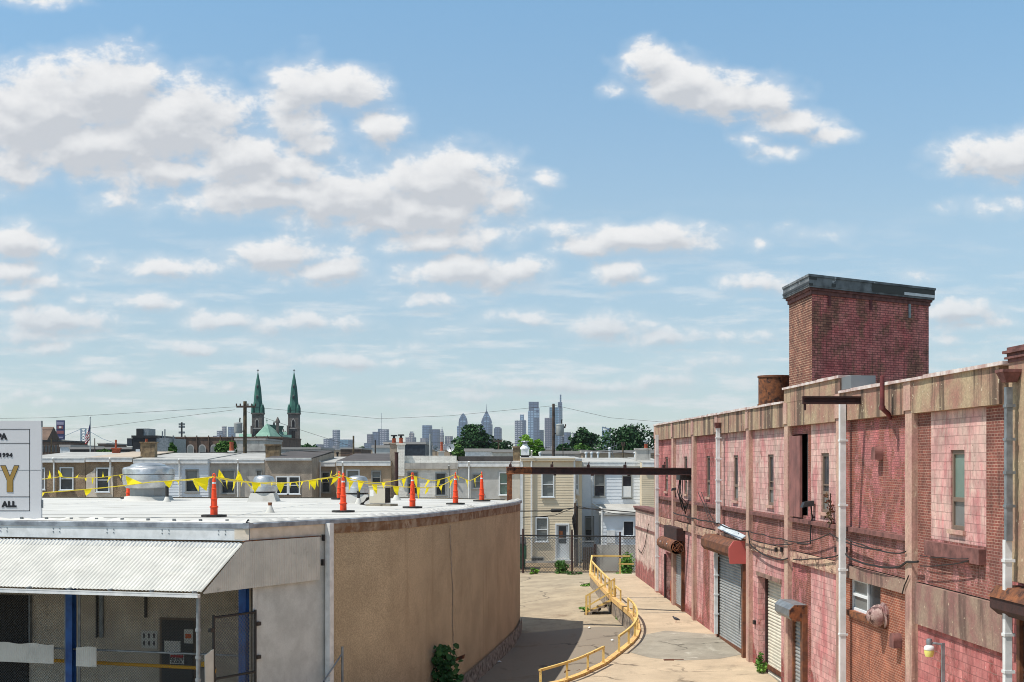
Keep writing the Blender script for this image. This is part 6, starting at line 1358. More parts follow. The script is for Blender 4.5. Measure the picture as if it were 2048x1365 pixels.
for y in (849, 854, 865.5):
    for k in range(6): an = k*PI/3+.3; px_, py_ = a+.9*math.cos(an), Y+.9*math.sin(an); mb = MB(); mb.box(px_-.16, px_+.16, py_-.16, py_+.16, Z_(y+2.0,Y), Z_(y-2.0,Y)); mb.tube([(a,Y,Z_(y,Y)),(px_,py_,Z_(y,Y))], .08, 4); mb.build('antenna_panel', M['galv'], t)
Y = 4200; t = thing('suspension_bridge', 'distant pale blue steel bridge tower with draped cables behind the flag', 'bridge', (X_(167,Y),Y,0)); M['bridge'] = plain('bridge_blue_steel', rgb(64,116,146), .6); s = Y/F; mb = MB()
for x in (162.0, 171.5): mb.tube([(X_(x,Y),Y,0),(X_(x,Y),Y,Z_(857.5,Y))], 1.6, 4)
for k in range(6):
    y0, y1 = 860+k*5.5, 865.5+k*5.5; mb.tube([(X_(162,Y),Y,Z_(y0,Y)),(X_(171.5,Y),Y,Z_(y1,Y))], .7, 4); mb.tube([(X_(171.5,Y),Y,Z_(y0,Y)),(X_(162,Y),Y,Z_(y1,Y))], .7, 4)
mb.tube([(X_(161,Y),Y,Z_(858,Y)),(X_(172.5,Y),Y,Z_(858,Y))], 1.2, 4); mb.build('tower', M['bridge'], t)
mb = MB(); mb.tube([(X_(163,Y),Y,Z_(858,Y)),(X_(130,Y),Y,Z_(872,Y)),(X_(95,Y),Y,Z_(880,Y))], .5, 4); mb.tube([(X_(170,Y),Y,Z_(858,Y)),(X_(205,Y),Y,Z_(878,Y)),(X_(250,Y),Y,Z_(894,Y))], .5, 4)
for k in range(8): x = 130+k*4; mb.tube([(X_(x,Y),Y,Z_(871-(k*4)*.42,Y)),(X_(x,Y),Y,Z_(892,Y))], .25, 4)
mb.build('main_cable', M['bridge'], t)

# ------------------------------------------------------------------ trees
TG = 'trees beyond the roofs'
def tree(label, x0, x1, y0, Y, n, mat, seed, nb=14, ls=None, name='tree', asp=1.0):
    rr = random.Random(seed); a, b = X_(x0,Y), X_(x1,Y); z1 = Z_(y0,Y); R_ = (b-a)/2; c = Vector(((a+b)/2, Y, 0)); zb = max(2.2, z1-R_*1.9*asp); rz = (z1-zb)/2; c.z = (z1+zb)/2
    t = thing(name, label, 'tree', (c.x, Y, -.4), 0, TG); ls = ls or 1.9*Y/F*1.9; n = int(n*1.5)
    blobs = []
    for _ in range(nb):
        d = Vector((rr.gauss(0,1), rr.gauss(0,1), rr.gauss(0,1))).normalized()*rr.uniform(.5,.72); blobs.append((Vector((c.x+d.x*R_, c.y+d.y*R_*.8, c.z+d.z*rz)), rr.uniform(.30,.46)))
    blobs += [(c.copy(), .62), (c+Vector((-.3*R_,0,-.1*rz)), .55), (c+Vector((.3*R_,0,-.1*rz)), .55)]
    mb = MB()
    for _ in range(n):
        bc, br = rr.choice(blobs); d = Vector((rr.gauss(0,1), rr.gauss(0,1), rr.gauss(0,1))).normalized()*(br*rr.random()**.3*(1.18 if rr.random() < .08 else 1)); p = Vector((bc.x+d.x*R_, bc.y+d.y*R_, bc.z+d.z*max(rz, R_*.6)))
        if p.z > z1: p.z = z1-rr.random()*.3
        u = Vector((rr.gauss(0,1), rr.gauss(0,1), rr.gauss(0,.7))).normalized(); v = u.cross(Vector((rr.gauss(0,1), rr.gauss(0,1), rr.gauss(0,1)))).normalized(); s = ls*rr.uniform(.5,1.2); mb.face(p-u*s, p+v*s*.6, p+u*s, p-v*s*.6)
    mb.build('crown', M[mat], t, recalc=False)
    mb = MB(); mb.tube([(c.x,Y,-.4),(c.x+.2,Y,zb*.6),(c.x,Y,c.z)], [.34,.26,.1], 8)
    for k in range(5): bc = blobs[k][0]; mb.tube([(c.x,Y,zb*.8+.3*k), tuple(Vector((c.x,Y,c.z)).lerp(bc,.6)), tuple(bc)], [.14,.08,.03], 5)
    mb.build('trunk', M['bark'], t, recalc=False); return t
tree('large dark spreading tree below the two pointed glass skyscrapers', 900, 988, 850, 300, 4200, 'leaf_dark', 1, 20)
tree('smaller dark tree adjoining the large one below the boxy blue tower', 962, 1024, 868, 300, 2400, 'leaf_dark', 2)
tree('bright green sunlit tree behind the white metal flue', 1028, 1089, 868, 135, 2600, 'leaf_light', 3, 16)
tree('dark lacy topped tree left of the biggest tree', 1136, 1202, 853, 260, 2600, 'leaf_dark', 4)
tree('biggest dark domed tree next to the pink warehouse corner', 1186, 1316, 838, 240, 5200, 'leaf_dark', 5, 24)
tree('mid green tree in front of the dark trees behind the antenna', 1140, 1192, 885, 170, 1600, 'leaf_mid', 6); tree('low olive tree below the antenna', 1168, 1205, 898, 150, 900, 'leaf_mid', 7)
tree('small dark tree behind the thin pole by the transformer', 1112, 1142, 886, 200, 900, 'leaf_dark', 8)
tree('round dark tree right of the church tower', 602, 638, 885, 280, 1500, 'leaf_dark', 9); tree('small dark tree under the skyline right of the bare wooden pole', 713, 738, 894, 220, 700, 'leaf_dark', 10)
tree('green tree around the red clay chimney pot', 424, 480, 880, 160, 1800, 'leaf_mid', 11); tree('dark green tree at the corner of the dark grey building', 337, 354, 885, 140, 900, 'leaf_mid', 12, 8, asp=2.4); tree('tiny far trees behind the flag', 152, 178, 892, 330, 700, 'leaf_mid', 13, 8); tree('low green shrubbery right of the flag pole base', 192, 222, 899, 130, 700, 'leaf_mid', 14, 8, asp=.5)
tree('green tree at the left of the pale pole in front of the big dark tree', 900, 935, 888, 250, 900, 'leaf_mid', 15, 8)

# ------------------------------------------------------------------ church
Y = 640; s = Y/F; t = thing('church', 'twin spired stone church with green copper spires and pale green roofs', 'church', (X_(550,Y), Y, -.4))
def cx_(x): return X_(x,Y)
for x, wy in ((514, 0), (586.5, 1)):
    c = cx_(x); hw = 10.5*s
    mb = MB(); mb.box(c-hw, c+hw, Y, Y+2*hw, -.4, Z_(829,Y)); 
    for sx in (-1, 1): mb.box(c+sx*hw-.5, c+sx*hw+.5, Y-.5, Y+.6, -.4, Z_(852,Y))
    mb.box(c-hw-.35, c+hw+.35, Y-.35, Y+2*hw+.35, Z_(829,Y), Z_(826,Y)); tw = mb.build('tower', M['church_stone'], t)
    mb = MB(); ctr = (c, Y+hw, 0)
    mb.lathe([(hw*1.06,Z_(826,Y)),(hw*1.0,Z_(822,Y)),(hw*.95,Z_(812,Y)),(hw*.80,Z_(802,Y)),(hw*.73,Z_(792,Y)),(hw*.62,Z_(778,Y)),(hw*.34,Z_(760,Y)),(hw*.06,Z_(744.5,Y))], ctr, 8, 0, PI/8)
    for sx in (-1, 1):
        for sy in (0, 2): q = (c+sx*hw*.86, Y+hw*sy+(.4 if sy == 0 else -.4)); mb.lathe([(.7,Z_(826,Y)),(.65,Z_(816,Y)),(.05,Z_(808,Y))], (q[0],q[1],0), 6)
    sp = mb.build('spire', M['copper_dark'], t)
    mb = MB(); mb.box(c-.12, c+.12, Y+hw-.12, Y+hw+.12, Z_(745,Y), Z_(738,Y)); mb.box(c-.5, c+.5, Y+hw-.12, Y+hw+.12, Z_(741.5,Y), Z_(740.5,Y)); mb.build('cross', M['black_metal'], sp)
    mb = MB()
    for y in (776, 797): mb.lathe([(.5,0),(.5,1.1),(.02,1.7)], (c, Y+hw-hw*(.5 if y < 780 else .74), Z_(y,Y)), 6)
    mb.build('lucarne', M['black_metal'], sp)
    zc = Z_(844,Y); w_ = 4.2*s
    for dd, kk, mt in ((.05,1.0,'stone_trim'),(.08,.72,'dark')):
        ring = [(c+w_*kk*(-1+.02*0), Z_(855,Y)), (c+w_*kk, Z_(855,Y)), (c+w_*kk, zc)] + [(c+w_*kk*(1-k/4), zc+w_*kk*1.6*math.sin(k/4*PI/2)) for k in range(1,5)] + [(c-w_*kk*(k/4), zc+w_*kk*1.6*math.sin((1-k/4)*PI/2)) for k in range(1,5)]
        mb = MB(); mb.v = [(p, Y-dd, q) for p, q in ring]; mb.f = [tuple(range(len(ring)))]; mb.build('belfry_arch', M[mt], tw)
    mb = MB(); mb.box(c-hw-.2, c+hw+.2, Y-.3, Y+.1, Z_(858,Y), Z_(856.5,Y)); mb.build('string_course', M['stone_trim'], tw)
    mb = MB()
    for dx in (-.45, .45): mb.box(c+dx*w_-.35, c+dx*w_+.35, Y-.07, Y, Z_(880,Y), Z_(862,Y))
    mb.build('slit_window', M['dark'], tw)
Yn = 600
def pyr(mb, base, apex):
    for i in range(len(base)): mb.face(base[i], base[(i+1)%len(base)], apex)
# apse with polygonal roof, nave ridge behind, transept roofs
ax = X_(528,Yn); zb = Z_(873,Yn); apx = (ax, Yn+7, Z_(846,Yn))
bs_ = [(X_(500,Yn),Yn+10,zb),(X_(513,Yn),Yn,zb),(X_(541,Yn),Yn-.5,zb),(X_(554,Yn),Yn+8,zb),(X_(554,Yn),Yn+20,zb),(X_(500,Yn),Yn+20,zb)]
mb = MB(); pyr(mb, bs_, apx); mb.build('apse_roof', M['copper_light'], t)
mb = MB(); mb.prism([(p[0],p[1]) for p in bs_], -.4, zb); mb.build('apse_wall', M['church_stone'], t)
mb = MB(); nz = Z_(848,Yn); mb.face((ax,Yn+7,nz),(ax+2,Yn+40,nz),(X_(560,640),Yn+40,zb),(X_(554,Yn)+.5,Yn+12,zb)); mb.face((ax,Yn+7,nz),(ax+2,Yn+40,nz),(ax-5,Yn+40,zb),(X_(500,Yn),Yn+12,zb)); mb.build('nave_roof', M['copper_dark'], t)
for q in ([W(556,871,610), W(583,870,625), W(583,893,618), W(578,895,616)], [W(478,868,630), W(503,868,628), W(503,882,618), W(478,882,620)], [W(557,864,632), W(574,864,632), W(574,870,631), W(557,870,631)]):
    mb = MB(); mb.face(*q); mb.build('transept_roof', M['copper_light'], t)
mb = MB(); mb.box(X_(553,628), X_(600,628), 628, 640, -.4, Z_(890,628)); mb.box(X_(478,630), X_(503,630), 631, 645, -.4, Z_(869,630)); mb.box(X_(552,612), X_(557,612), 612, 614, -.4, Z_(846,612)); mb.lathe([(1.2,0),(.9,1),(.2,2.5)], (X_(554.5,612),613,Z_(846,612)), 6); mb.build('nave_wall', M['church_stone'], t)
mb = MB()
for x, y in ((548,842),(556,847),(562,856),(567,858),(571,862)): c = X_(x,645); mb.lathe([(1.0,0),(.9,3),(.1,6)], (c,645,Z_(y,645)-6), 6)
mb.box(X_(548,645), X_(574,645), 644, 646, -.4, Z_(864,645)); mb.build('pinnacle', M['church_stone'], t)
mb = MB(); c = apx; mb.box(c[0]-.1, c[0]+.1, c[1]-.1, c[1]+.1, c[2], c[2]+1.8); mb.box(c[0]-.45, c[0]+.45, c[1]-.1, c[1]+.1, c[2]+1.0, c[2]+1.25); mb.build('apse_cross', M['copper_light'], t)

# ------------------------------------------------------------------ skyline, seven kilometres away
SK = 'skyline towers'; YS = 6944.0
def glassy(name, c, dark, fw=3.0, fh=4.0, rough=.35, met=.0):
    g = G(name); uv = g.tc('UV'); col, f = g.brick(uv, fw*2, fh, rgb(*c), rgb(c[0]*.86,c[1]*.86,c[2]*.88), rgb(dark[0]*.7,dark[1]*.7,dark[2]*.78), 2.4, 0, .0); return g.done(col, rough, met)
M['sk_blue'] = glassy('blue_curtain_wall', (92,122,152), (60,84,112), 8, 12); M['sk_pale'] = glassy('pale_glass_wall', (150,178,198), (112,140,164), 8, 12); M['sk_steel'] = glassy('steel_blue_wall', (74,92,122), (50,64,92), 9, 14); M['sk_navy'] = glassy('dark_blue_wall', (56,76,112), (40,54,84), 9, 14)
M['sk_stone'] = glassy('pale_stone_wall', (186,172,160), (112,110,116), 6, 9, .8); M['sk_brown'] = glassy('brown_granite_wall', (120,106,116), (72,70,86), 6, 10, .7); M['sk_white'] = glassy('white_office_wall', (176,176,180), (98,104,120), 7, 10, .8); M['sk_teal'] = glassy('teal_glass_wall', (84,136,158), (62,106,130), 8, 12)
def sx(x): return X_(x, YS)
def sz(y): return Z_(y, YS)
def tower(label, x0, x1, y0, mat, Yo=0, extra=None, dep=None, rot=.5):
    a, b = sx(x0), sx(x1); w = b-a; c = (a+b)/2; Yc = YS+Yo; t = thing('skyscraper', label, 'skyscraper', (c, Yc, -.4), 0, SK)
    dep = dep or w*.8; mb = MB()
    # plan turned so that two faces show, as in the photograph
    k = .34*w; mb.prism([(a,Yc),(a+w-k,Yc-k*.3),(b,Yc+dep*.5),(a+k*.5,Yc+dep)], -.4, sz(y0)); mb.build('shaft', M[mat], t)
    if extra: extra(t, a, b, c, Yc, w)
    return t
def sub(t, name, x0, x1, y1, y0, mat, Yo=0, d=20): mb = MB(); mb.box(sx(x0), sx(x1), YS+Yo, YS+Yo+d, sz(y1), sz(y0)); mb.build(name, M[mat], t)
def crown(t, xc, levels, Yc, mast=None):
    d = levels[0][1]*YS/F; c = sx(xc); mid = Yc+d
    for k, ((y0, w0), (y1, w1)) in enumerate(zip(levels, levels[1:])):
        a, b = w0*YS/F, w1*YS/F; z0, z1 = sz(y0), sz(y1)
        mb = MB(); mb.hexa([(c-a,mid-a,z0),(c+a,mid-a,z0),(c+a,mid+a,z0),(c-a,mid+a,z0),(c-b,mid-b,z1),(c+b,mid-b,z1),(c+b,mid+b,z1),(c-b,mid+b,z1)]); cr = mb.build('crown', M['sk_steel'], t)
        g_ = a*1.02; zt = z0+(z1-z0)*1.0; mb = MB(); mb.face((c-g_*.96,mid-g_-1,z0),(c,mid-g_-1.5,zt),(c+g_*.96,mid-g_-1,z0)); mb.face((c-g_*.96,mid-g_-1,z0),(c,mid-g_-1.5,zt),(c,mid,zt)); mb.face((c+g_*.96,mid-g_-1,z0),(c,mid-g_-1.5,zt),(c,mid,zt)); mb.build('gable', M['sk_pale' if k % 2 == 0 else 'sk_blue'], cr)
    if mast: mb = MB(); mb.tube([(c,mid,sz(levels[-1][0])-2),(c,mid,sz(mast))], [1.8,.5], 6); mb.build('mast', M['sk_steel'], t)
tower('blue glass skyscraper with a pointed gable crown left of the taller pointed one', 914, 937, 853, 'sk_blue', 0, lambda t,a,b,c,Y,w: (sub(t,'upper_shaft',917,935,853,846,'sk_blue',4), crown(t, 926, [(846,9),(839,8),(832,5),(826.5,.4)], Y+4)))
tower('taller blue glass skyscraper with a chevron stepped crown and needle mast', 961, 985, 849, 'sk_blue', 0, lambda t,a,b,c,Y,w: (sub(t,'upper_shaft',963,983,849,845,'sk_blue',4), crown(t, 973, [(846,11),(840,9.5),(834,7),(828,4),(821,.6)], Y+4, 808)))
tower('boxy steel blue tower right of the chevron crowned skyscraper', 987.5, 1003.5, 857, 'sk_steel', 0, lambda t,a,b,c,Y,w: sub(t,'roof_box',990,1001,857,854.5,'sk_brown',5))
def fin(t, a, b, c, Y, w):
    mb = MB(); mb.extr([(0,sz(841)),(2,sz(829.5)),(10,sz(833)),(16,sz(841))], sx(1040), sx(1048), lambda u, v, z: (u, YS+6+v, z)); mb.hexa([(sx(1041),YS,sz(841)),(sx(1049),YS,sz(841)),(sx(1049),YS+10,sz(841)),(sx(1041),YS+10,sz(841)),(sx(1041),YS+2,sz(830)),(sx(1042.5),YS+2,sz(830.5)),(sx(1042.5),YS+8,sz(830.5)),(sx(1041),YS+8,sz(830))]); mb.build('crown', M['sk_pale'], t)
    sub(t,'right_face',1042,1052.5,905,841,'sk_steel',-3)
tower('white ribbed office tower with a curved fin on its roof', 1029.5, 1052, 841.5, 'sk_white', 0, fin)
def comcast(t, a, b, c, Y, w): sub(t,'upper_shaft',1057.5,1077.5,824,804,'sk_steel',4); sub(t,'front_face',1067.5,1079,908,817,'sk_steel',-8); sub(t,'glass_top',1068,1078.6,837,817,'sk_pale',-11,3); sub(t,'louvre',1071.5,1077,825,821,'sk_navy',-12,2)
tower('tall flat topped glass tower with a lower bright shoulder', 1056, 1079, 822, 'sk_pale', 0, comcast)
tower('brown granite tower in front of the spired skyscraper', 1089, 1104.5, 836.5, 'sk_brown', -20)
def tech(t, a, b, c, Y, w):
    sub(t,'core',1116,1124.5,816,804.5,'sk_steel',6); mb = MB(); mb.box(sx(1119.8), sx(1122.8), YS+8, YS+14, sz(806), sz(789.5)); mb.build('spire', M['sk_blue'], t); sub(t,'bright_edge',1116.5,1119,905,815,'sk_pale',-16,6)
tower('tallest skyscraper of pale teal glass with a thin offset spire', 1099, 1125.5, 815, 'sk_teal', 10, tech)
tower('mid rise teal block behind the flat topped tower', 1079, 1088, 860, 'sk_teal', 30); tower('white block low behind the transformer', 1113, 1129, 873, 'sk_white', 20); tower('dark steel block right of the transformer', 1128, 1142.5, 865, 'sk_steel', 10); tower('pale brown hotel block left of the right dark trees', 1145, 1162, 866, 'sk_brown', 0)
def cira(t, a, b, c, Y, w): mb = MB(); mb.hexa([(a,Y,sz(856)),(b,Y,sz(861)),(b,Y+20,sz(861)),(a,Y+20,sz(856)),(a,Y,sz(853.5)),(b,Y,sz(858)),(b,Y+20,sz(858)),(a,Y+20,sz(853.5))]); mb.build('crown', M['sk_pale'], t); sub(t,'side_face',1204,1206,905,854,'sk_teal',-4,4); sub(t,'louvre',1213,1219,861,858,'sk_blue',-6,2)
tower('lone pale glass tower with a slanting curved top among the right trees', 1204.5, 1222, 861, 'sk_pale', 0, cira)
tower('left one of the dark blue paired towers near the city hall tower', 844.5, 864, 851, 'sk_blue', 0); tower('right dark blue slab of the paired towers next to the city hall tower', 864, 880.5, 859, 'sk_navy', -6)
def hall(t, a, b, c, Y, w):
    mb = MB(); mb.lathe([(10,sz(872)),(9,sz(868)),(6,sz(862)),(2.4,sz(859)),(1.6,sz(857.5)),(1.6,sz(855)),(.4,sz(853.5))], (c,Y+8,0), 8); mb.build('dome', M['sk_white'], t)
tower('narrow pale stone clock tower with a statue on its domed top', 880.5, 888.5, 872, 'sk_stone', -30, hall)
tower('pale stone building right of the clock tower', 890, 906, 873, 'sk_stone', -20); tower('cream domed building left of the dark blue pair', 841, 857, 877, 'sk_stone', -30)
tower('stepped stone setback tower with a narrow top', 811, 832, 875, 'sk_stone', 0, lambda t,a,b,c,Y,w: (sub(t,'upper_shaft',818,828,875,867,'sk_stone',6), sub(t,'top',819.5,826,867,863.5,'sk_white',8)))
tower('brown slab tower at the left of the cluster with the mast', 734, 746.5, 869, 'sk_brown', 0); tower('tall dark block in the cluster with the mast', 744.5, 762, 864, 'sk_steel', 10, lambda t,a,b,c,Y,w: (sub(t,'roof_box',755,762,864,858,'sk_navy',20)))
tower('tall pale block carrying a thin radio mast', 760, 777.5, 859, 'sk_white', 4, lambda t,a,b,c,Y,w: (lambda mb: (mb.tube([(sx(762.5),YS+20,sz(860)),(sx(762.5),YS+20,sz(826))], .9, 5), mb.build('mast', M['sk_steel'], t)))(MB()))
tower('low grey block right of the mast cluster', 777, 790, 881, 'sk_steel', 10)
tower('white and blue low block left in the skyline', 647, 660, 878, 'sk_white', 0); tower('dark blue infill block between the two left skyline blocks', 658, 669, 877, 'sk_steel', 4); tower('tall pale tower rising over the left skyline blocks', 664.5, 679, 860, 'sk_white', 10); tower('wide low blue glass block left of the bare wooden pole', 679, 706, 879.5, 'sk_teal', 0)
tower('small grey block right of the round dark tree', 632, 644, 889, 'sk_steel', 0); tower('grey white block left of the mossy pole', 433.5, 445, 862, 'sk_white', 0); tower('thin pale tower at the left of the mossy pole transformer', 442, 451, 853, 'sk_stone', 20); tower('blue grey block half hidden by the transformer of the mossy pole', 456, 470, 854, 'sk_blue', 0); tower('low stone block at the foot of the mossy pole towers', 425, 437, 872, 'sk_brown', 10)
rr = random.Random(31)
for i in range(16):
    x = 640+i*30+rr.random()*12; w = 10+rr.random()*12
    if 900 < x < 1020: continue
    dirs = 'far low roofline block number'; pos = ['under the left skyline tower','between the left blocks and the mast cluster','left of the mast cluster','under the mast cluster','right of the mast cluster','below the stepped stone tower','left of the dark blue pair','below the dark blue pair','below the clock tower','x','x','x','right of the chevron crowned tower','under the ribbed tower','under the flat topped tower','left of the right dark trees'][i]
    tower('low hazy block at the skyline foot ' + pos, x, x+w, 886+rr.random()*9, rr.choice(['sk_brown','sk_stone','sk_white','sk_steel']), -80-rr.random()*60)
# ------------------------------------------------------------------ air
mb = MB(); mb.box(-2200, 2600, -30, 8200, -1.5, 420); hz = mb.build('haze', M['dark'], None)
m = bpy.data.materials.new('haze_air'); m.use_nodes = True; nt = m.node_tree; nt.nodes.clear(); out = nt.nodes.new('ShaderNodeOutputMaterial'); pv = nt.nodes.new('ShaderNodeVolumePrincipled')
pv.inputs['Color'].default_value = (.82,.90,1.0,1); pv.inputs['Density'].default_value = HAZE; pv.inputs['Anisotropy'].default_value = .2; nt.links.new(pv.outputs[0], out.inputs['Volume'])
hz.data.materials.clear(); hz.data.materials.append(m); hz['kind'] = 'stuff'
# ------------------------------------------------------------------ sky with fair weather cumulus, laid out by direction
w = bpy.data.worlds.new('World'); bpy.context.scene.world = w; w.use_nodes = True; nt = w.node_tree; nt.nodes.clear()
def nd(t, tree=nt, **kw):
    n = tree.nodes.new(t)
    for k, v in kw.items(): setattr(n, k, v)
    return n
def put(tree, s, v):
    if isinstance(v, bpy.types.NodeSocket): tree.links.new(v, s)
    elif v is not None: s.default_value = v
def mth(tree, op, a, b=None, c=None, clamp=False):
    n = nd('ShaderNodeMath', tree, operation=op, use_clamp=clamp)
    for i, v in enumerate((a, b, c)): put(tree, n.inputs[i], v)
    return n.outputs[0]
def vm(tree, op, a, b=None):
    n = nd('ShaderNodeVectorMath', tree, operation=op); put(tree, n.inputs[0], a); put(tree, n.inputs[1], b); return n
def sstep(tree, v, a, b, lo=0., hi=1.):
    n = nd('ShaderNodeMapRange', tree, interpolation_type='SMOOTHSTEP'); put(tree, n.inputs[0], v)
    for i, q in ((1,a),(2,b),(3,lo),(4,hi)): put(tree, n.inputs[i], q)
    return n.outputs[0]
def nz(tree, v, scale, det, rough, dist=0):
    n = nd('ShaderNodeTexNoise', tree); put(tree, n.inputs['Vector'], v); n.inputs['Scale'].default_value = scale; n.inputs['Detail'].default_value = det; n.inputs['Roughness'].default_value = rough; n.inputs['Distortion'].default_value = dist; return n.outputs[0]
# each entry: centre column/row of the photo, half width, half height, weight
CL = [(215,185,130,90,1.05),(80,225,150,100,1.05),(340,250,165,95,1.05),(180,290,220,60,1),(470,320,130,60,.9),(40,300,90,60,.8),(330,340,200,38,.7),(560,345,120,38,.8),(700,400,160,55,1),(520,385,150,45,.9),(440,400,120,35,.5),(250,400,70,25,.42),
 (600,175,85,55,.85),(690,180,85,50,.95),(765,250,60,42,.7),(590,250,75,50,.7),(640,290,60,36,.55),(625,120,25,22,.3),(890,365,150,70,1),(850,420,130,50,.9),(1000,400,70,45,.7),(1085,360,28,18,.4),(770,440,160,38,.8),(880,480,150,32,.75),(560,510,125,32,.9),(660,545,95,30,.85),(330,535,130,24,.62),(230,525,60,16,.35),
 (945,545,150,36,.9),(1060,535,60,20,.5),(1290,478,150,34,.95),(1180,492,80,22,.7),(1120,455,70,17,.55),(1300,120,62,38,.85),(1360,165,95,50,1),(1450,190,110,45,.9),(1530,200,75,45,.85),(1590,245,80,26,.8),(1660,270,50,18,.75),(1500,278,38,14,.42),(1555,305,40,15,.38),(1240,178,28,12,.3),
 (2020,315,110,52,1),(1930,315,75,36,.8),(2050,290,60,40,.8),(1990,415,60,16,.25),(25,350,65,38,.7),(40,485,75,40,.85),(30,545,80,28,.7),(85,565,55,24,.7),(40,590,70,14,.5),(110,640,120,30,.85),(60,665,120,22,.6),(90,695,60,14,.55),(150,602,26,12,.5),(285,605,68,20,.75),(450,640,90,22,.72),(560,645,130,22,.7),(700,648,60,16,.55),(370,695,85,16,.65),(480,698,40,10,.35),
 (690,720,115,17,.75),(780,722,60,12,.5),(1030,635,75,15,.6),(1220,655,90,26,.75),(1330,675,80,20,.7),(1170,640,60,16,.4),(1230,545,48,24,.75),(1290,562,30,10,.3),(1520,565,80,20,.7),(1515,490,30,12,.45),(1925,625,78,26,.85),(1950,650,80,16,.6),(1900,680,40,12,.5),(1960,715,60,12,.35),(860,600,70,16,.45),(890,665,50,14,.28),(830,692,36,12,.45),(215,760,55,14,.55),(45,785,30,14,.5),(90,800,60,10,.3),
 (450,772,40,10,.4),(1060,765,130,17,.6),(1200,775,120,16,.62),(1330,760,90,16,.5),(960,790,80,12,.45),(800,800,50,10,.3),(80,5,70,14,.5),(1430,725,90,20,.42),(1500,670,70,16,.35),(1830,555,40,14,.35),(1640,470,60,14,.18),(540,700,70,16,.2)]
grp = bpy.data.node_groups.new('cloud_field', 'ShaderNodeTree'); grp.interface.new_socket('P', in_out='INPUT', socket_type='NodeSocketVector'); grp.interface.new_socket('Field', in_out='OUTPUT', socket_type='NodeSocketFloat'); grp.interface.new_socket('Soft', in_out='OUTPUT', socket_type='NodeSocketFloat')
gi = nd('NodeGroupInput', grp); go = nd('NodeGroupOutput', grp); Pin = gi.outputs[0]
# ragged edges: warp the position, then add fractal noise
wn = nd('ShaderNodeTexNoise', grp); put(grp, wn.inputs['Vector'], Pin); wn.inputs['Scale'].default_value = 1.7; wn.inputs['Detail'].default_value = 3
wv = vm(grp, 'SUBTRACT', wn.outputs['Color'], (.5,.5,.5)).outputs[0]; ws = nd('ShaderNodeVectorMath', grp, operation='MULTIPLY'); put(grp, ws.inputs[0], wv); ws.inputs[1].default_value = (.55,.28,0)
Pw = vm(grp, 'ADD', Pin, ws.outputs[0]).outputs[0]
acc = None
for x, y, rx, ry, wt in CL:
    d = vm(grp, 'SUBTRACT', Pw, ((x-1024)/100, (925-y)/100, 0)).outputs[0]; s = vm(grp, 'MULTIPLY', d, (100/rx, 100/ry, 0)).outputs[0]; l = vm(grp, 'LENGTH', s).outputs['Value']
    e = mth(grp, 'MULTIPLY_ADD', l, -.76*wt, wt*.97)
    if acc is None: acc = e
    else:
        n = nd('ShaderNodeMath', grp, operation='SMOOTH_MAX'); put(grp, n.inputs[0], acc); put(grp, n.inputs[1], e); n.inputs[2].default_value = .12; acc = n.outputs[0]
ms = nd('ShaderNodeMapping', grp); put(grp, ms.inputs['Vector'], Pin); ms.inputs['Scale'].default_value = (1,1.5,1)
fb = nz(grp, ms.outputs[0], 1.35, 12, .62, .15)
fl = nz(grp, ms.outputs[0], 1.35, 2.5, .5, .15)
put(grp, go.inputs[0], mth(grp, 'ADD', acc, mth(grp, 'MULTIPLY_ADD', fb, 1.55, -.775)))
put(grp, go.inputs[1], mth(grp, 'ADD', acc, mth(grp, 'MULTIPLY_ADD', fl, .9, -.45)))
tc = nd('ShaderNodeTexCoord'); sp = nd('ShaderNodeSeparateXYZ'); nt.links.new(tc.outputs['Generated'], sp.inputs[0])
yy = mth(nt, 'MAXIMUM', mth(nt, 'ABSOLUTE', sp.outputs[1]), .08)
cb = nd('ShaderNodeCombineXYZ'); put(nt, cb.inputs[0], mth(nt, 'MULTIPLY', mth(nt, 'DIVIDE', sp.outputs[0], yy), 28.)); zq = mth(nt, 'MULTIPLY', mth(nt, 'DIVIDE', sp.outputs[2], yy), 28.); put(nt, cb.inputs[1], zq)
P = cb.outputs[0]
def field(v):
    n = nd('ShaderNodeGroup'); n.node_tree = grp; put(nt, n.inputs[0], v); return n.outputs
fa = field(P); f0, s0 = fa[0], fa[1]; ofs = nd('ShaderNodeCombineXYZ'); ofs.inputs[0].default_value = -.1; put(nt, ofs.inputs[1], mth(nt, 'MULTIPLY_ADD', zq, .035, .08)); f1 = field(vm(nt, 'ADD', P, ofs.outputs[0]).outputs[0])[1]
dens = mth(nt, 'MAXIMUM', sstep(nt, f0, .0, .50), sstep(nt, s0, -.20, .55, 0, .55))
dens = mth(nt, 'MULTIPLY', dens, sstep(nt, zq, .8, 4.6, .66, 1.0))
# thin streaks low over the horizon
mp = nd('ShaderNodeMapping'); put(nt, mp.inputs['Vector'], P); mp.inputs['Scale'].default_value = (.55,3.2,1); mp.inputs['Location'].default_value = (3.1,1.7,0)
st_ = mth(nt, 'MULTIPLY', sstep(nt, nz(nt, mp.outputs[0], 1.0, 8, .62), .45, .68, 0, .66), mth(nt, 'MULTIPLY', sstep(nt, zq, 5.6, 1.8), sstep(nt, zq, -.2, .4)))
dens = mth(nt, 'MAXIMUM', dens, st_)
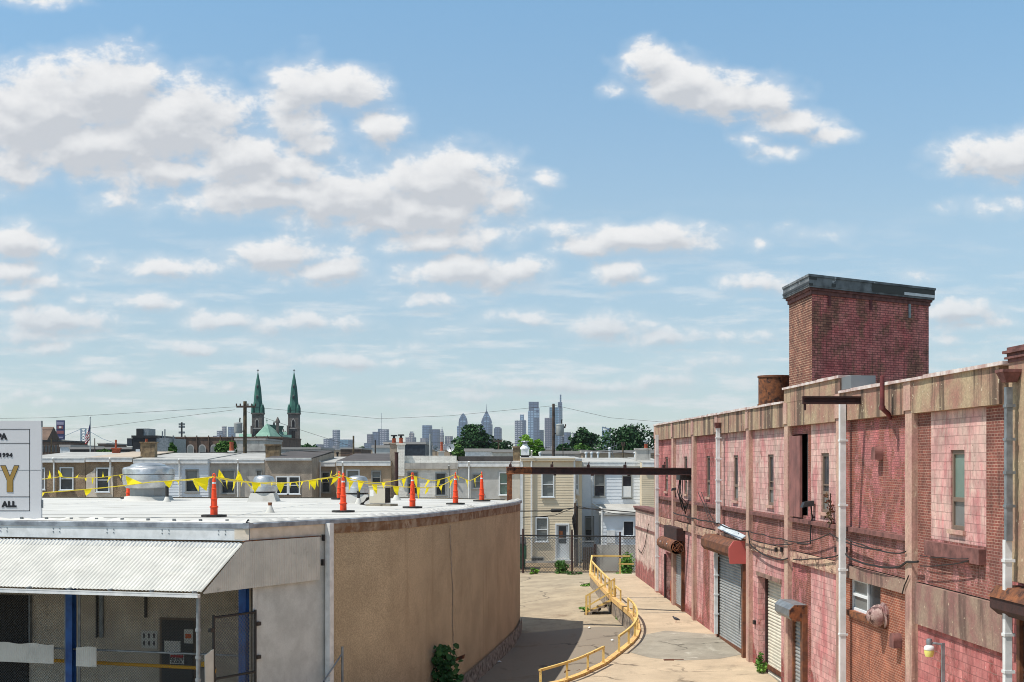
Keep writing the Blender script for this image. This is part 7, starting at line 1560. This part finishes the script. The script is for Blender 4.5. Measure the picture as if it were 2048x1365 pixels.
# light from above: thin tops bright, thick undersides grey
sh = mth(nt, 'SUBTRACT', f1, s0); lit = sstep(nt, sh, .30, -.50)     # 1 where less cloud lies above
thick = sstep(nt, f1, -.2, .8)
fine_ = sstep(nt, mth(nt, 'SUBTRACT', f0, s0), -.32, .32, .2, -.2)
grey = mth(nt, 'ADD', mth(nt, 'MULTIPLY', thick, mth(nt, 'MULTIPLY_ADD', lit, -.8, 1.15)), fine_, clamp=True)
def cmix(f, a, b):
    n = nd('ShaderNodeMix', data_type='RGBA'); put(nt, n.inputs[0], f); put(nt, n.inputs[6], a); put(nt, n.inputs[7], b); return n.outputs[2]
ccol = cmix(grey, CLOUD_HI, CLOUD_LO)
sky = nd('ShaderNodeTexSky', sky_type='NISHITA'); sky.sun_disc = False; sky.sun_elevation = math.asin(SUN.z); sky.sun_rotation = math.atan2(SUN.x, SUN.y); sky.air_density = SKY_AIR; sky.dust_density = SKY_DUST; sky.ozone_density = SKY_OZ
skr = nd('ShaderNodeValToRGB'); put(nt, skr.inputs[0], mth(nt, 'DIVIDE', zq, 20.0, clamp=True)); el = skr.color_ramp.elements
while len(el) < len(SKY_RAMP): el.new(.5)
for e_, (p_, c_) in zip(el, SKY_RAMP): e_.position = p_; e_.color = (*c_, 1)
tint = nd('ShaderNodeMix', data_type='RGBA', blend_type='MULTIPLY'); tint.inputs[0].default_value = 1; put(nt, tint.inputs[6], sky.outputs[0]); put(nt, tint.inputs[7], skr.outputs[0])
b1 = nd('ShaderNodeBackground'); put(nt, b1.inputs[0], tint.outputs[2]); b1.inputs[1].default_value = SKY_S
b2 = nd('ShaderNodeBackground'); put(nt, b2.inputs[0], ccol); b2.inputs[1].default_value = CLOUD_S
mx = nd('ShaderNodeMixShader'); put(nt, mx.inputs[0], mth(nt, 'MULTIPLY', dens, .97)); nt.links.new(b1.outputs[0], mx.inputs[1]); nt.links.new(b2.outputs[0], mx.inputs[2])
ow = nd('ShaderNodeOutputWorld'); nt.links.new(mx.outputs[0], ow.inputs[0])
sc = bpy.context.scene
sc.view_settings.view_transform = 'Standard'; sc.view_settings.look = 'None'; sc.view_settings.gamma = 1; sc.view_settings.use_curve_mapping = False; sc.view_settings.exposure = EXPO
sc.render.engine = 'CYCLES'; sc.cycles.max_bounces = 6; sc.cycles.diffuse_bounces = 3; sc.cycles.glossy_bounces = 2; sc.cycles.volume_bounces = 0; sc.cycles.use_denoising = True; sc.cycles.pixel_filter_type = 'BLACKMAN_HARRIS'; sc.cycles.filter_width = 1.0
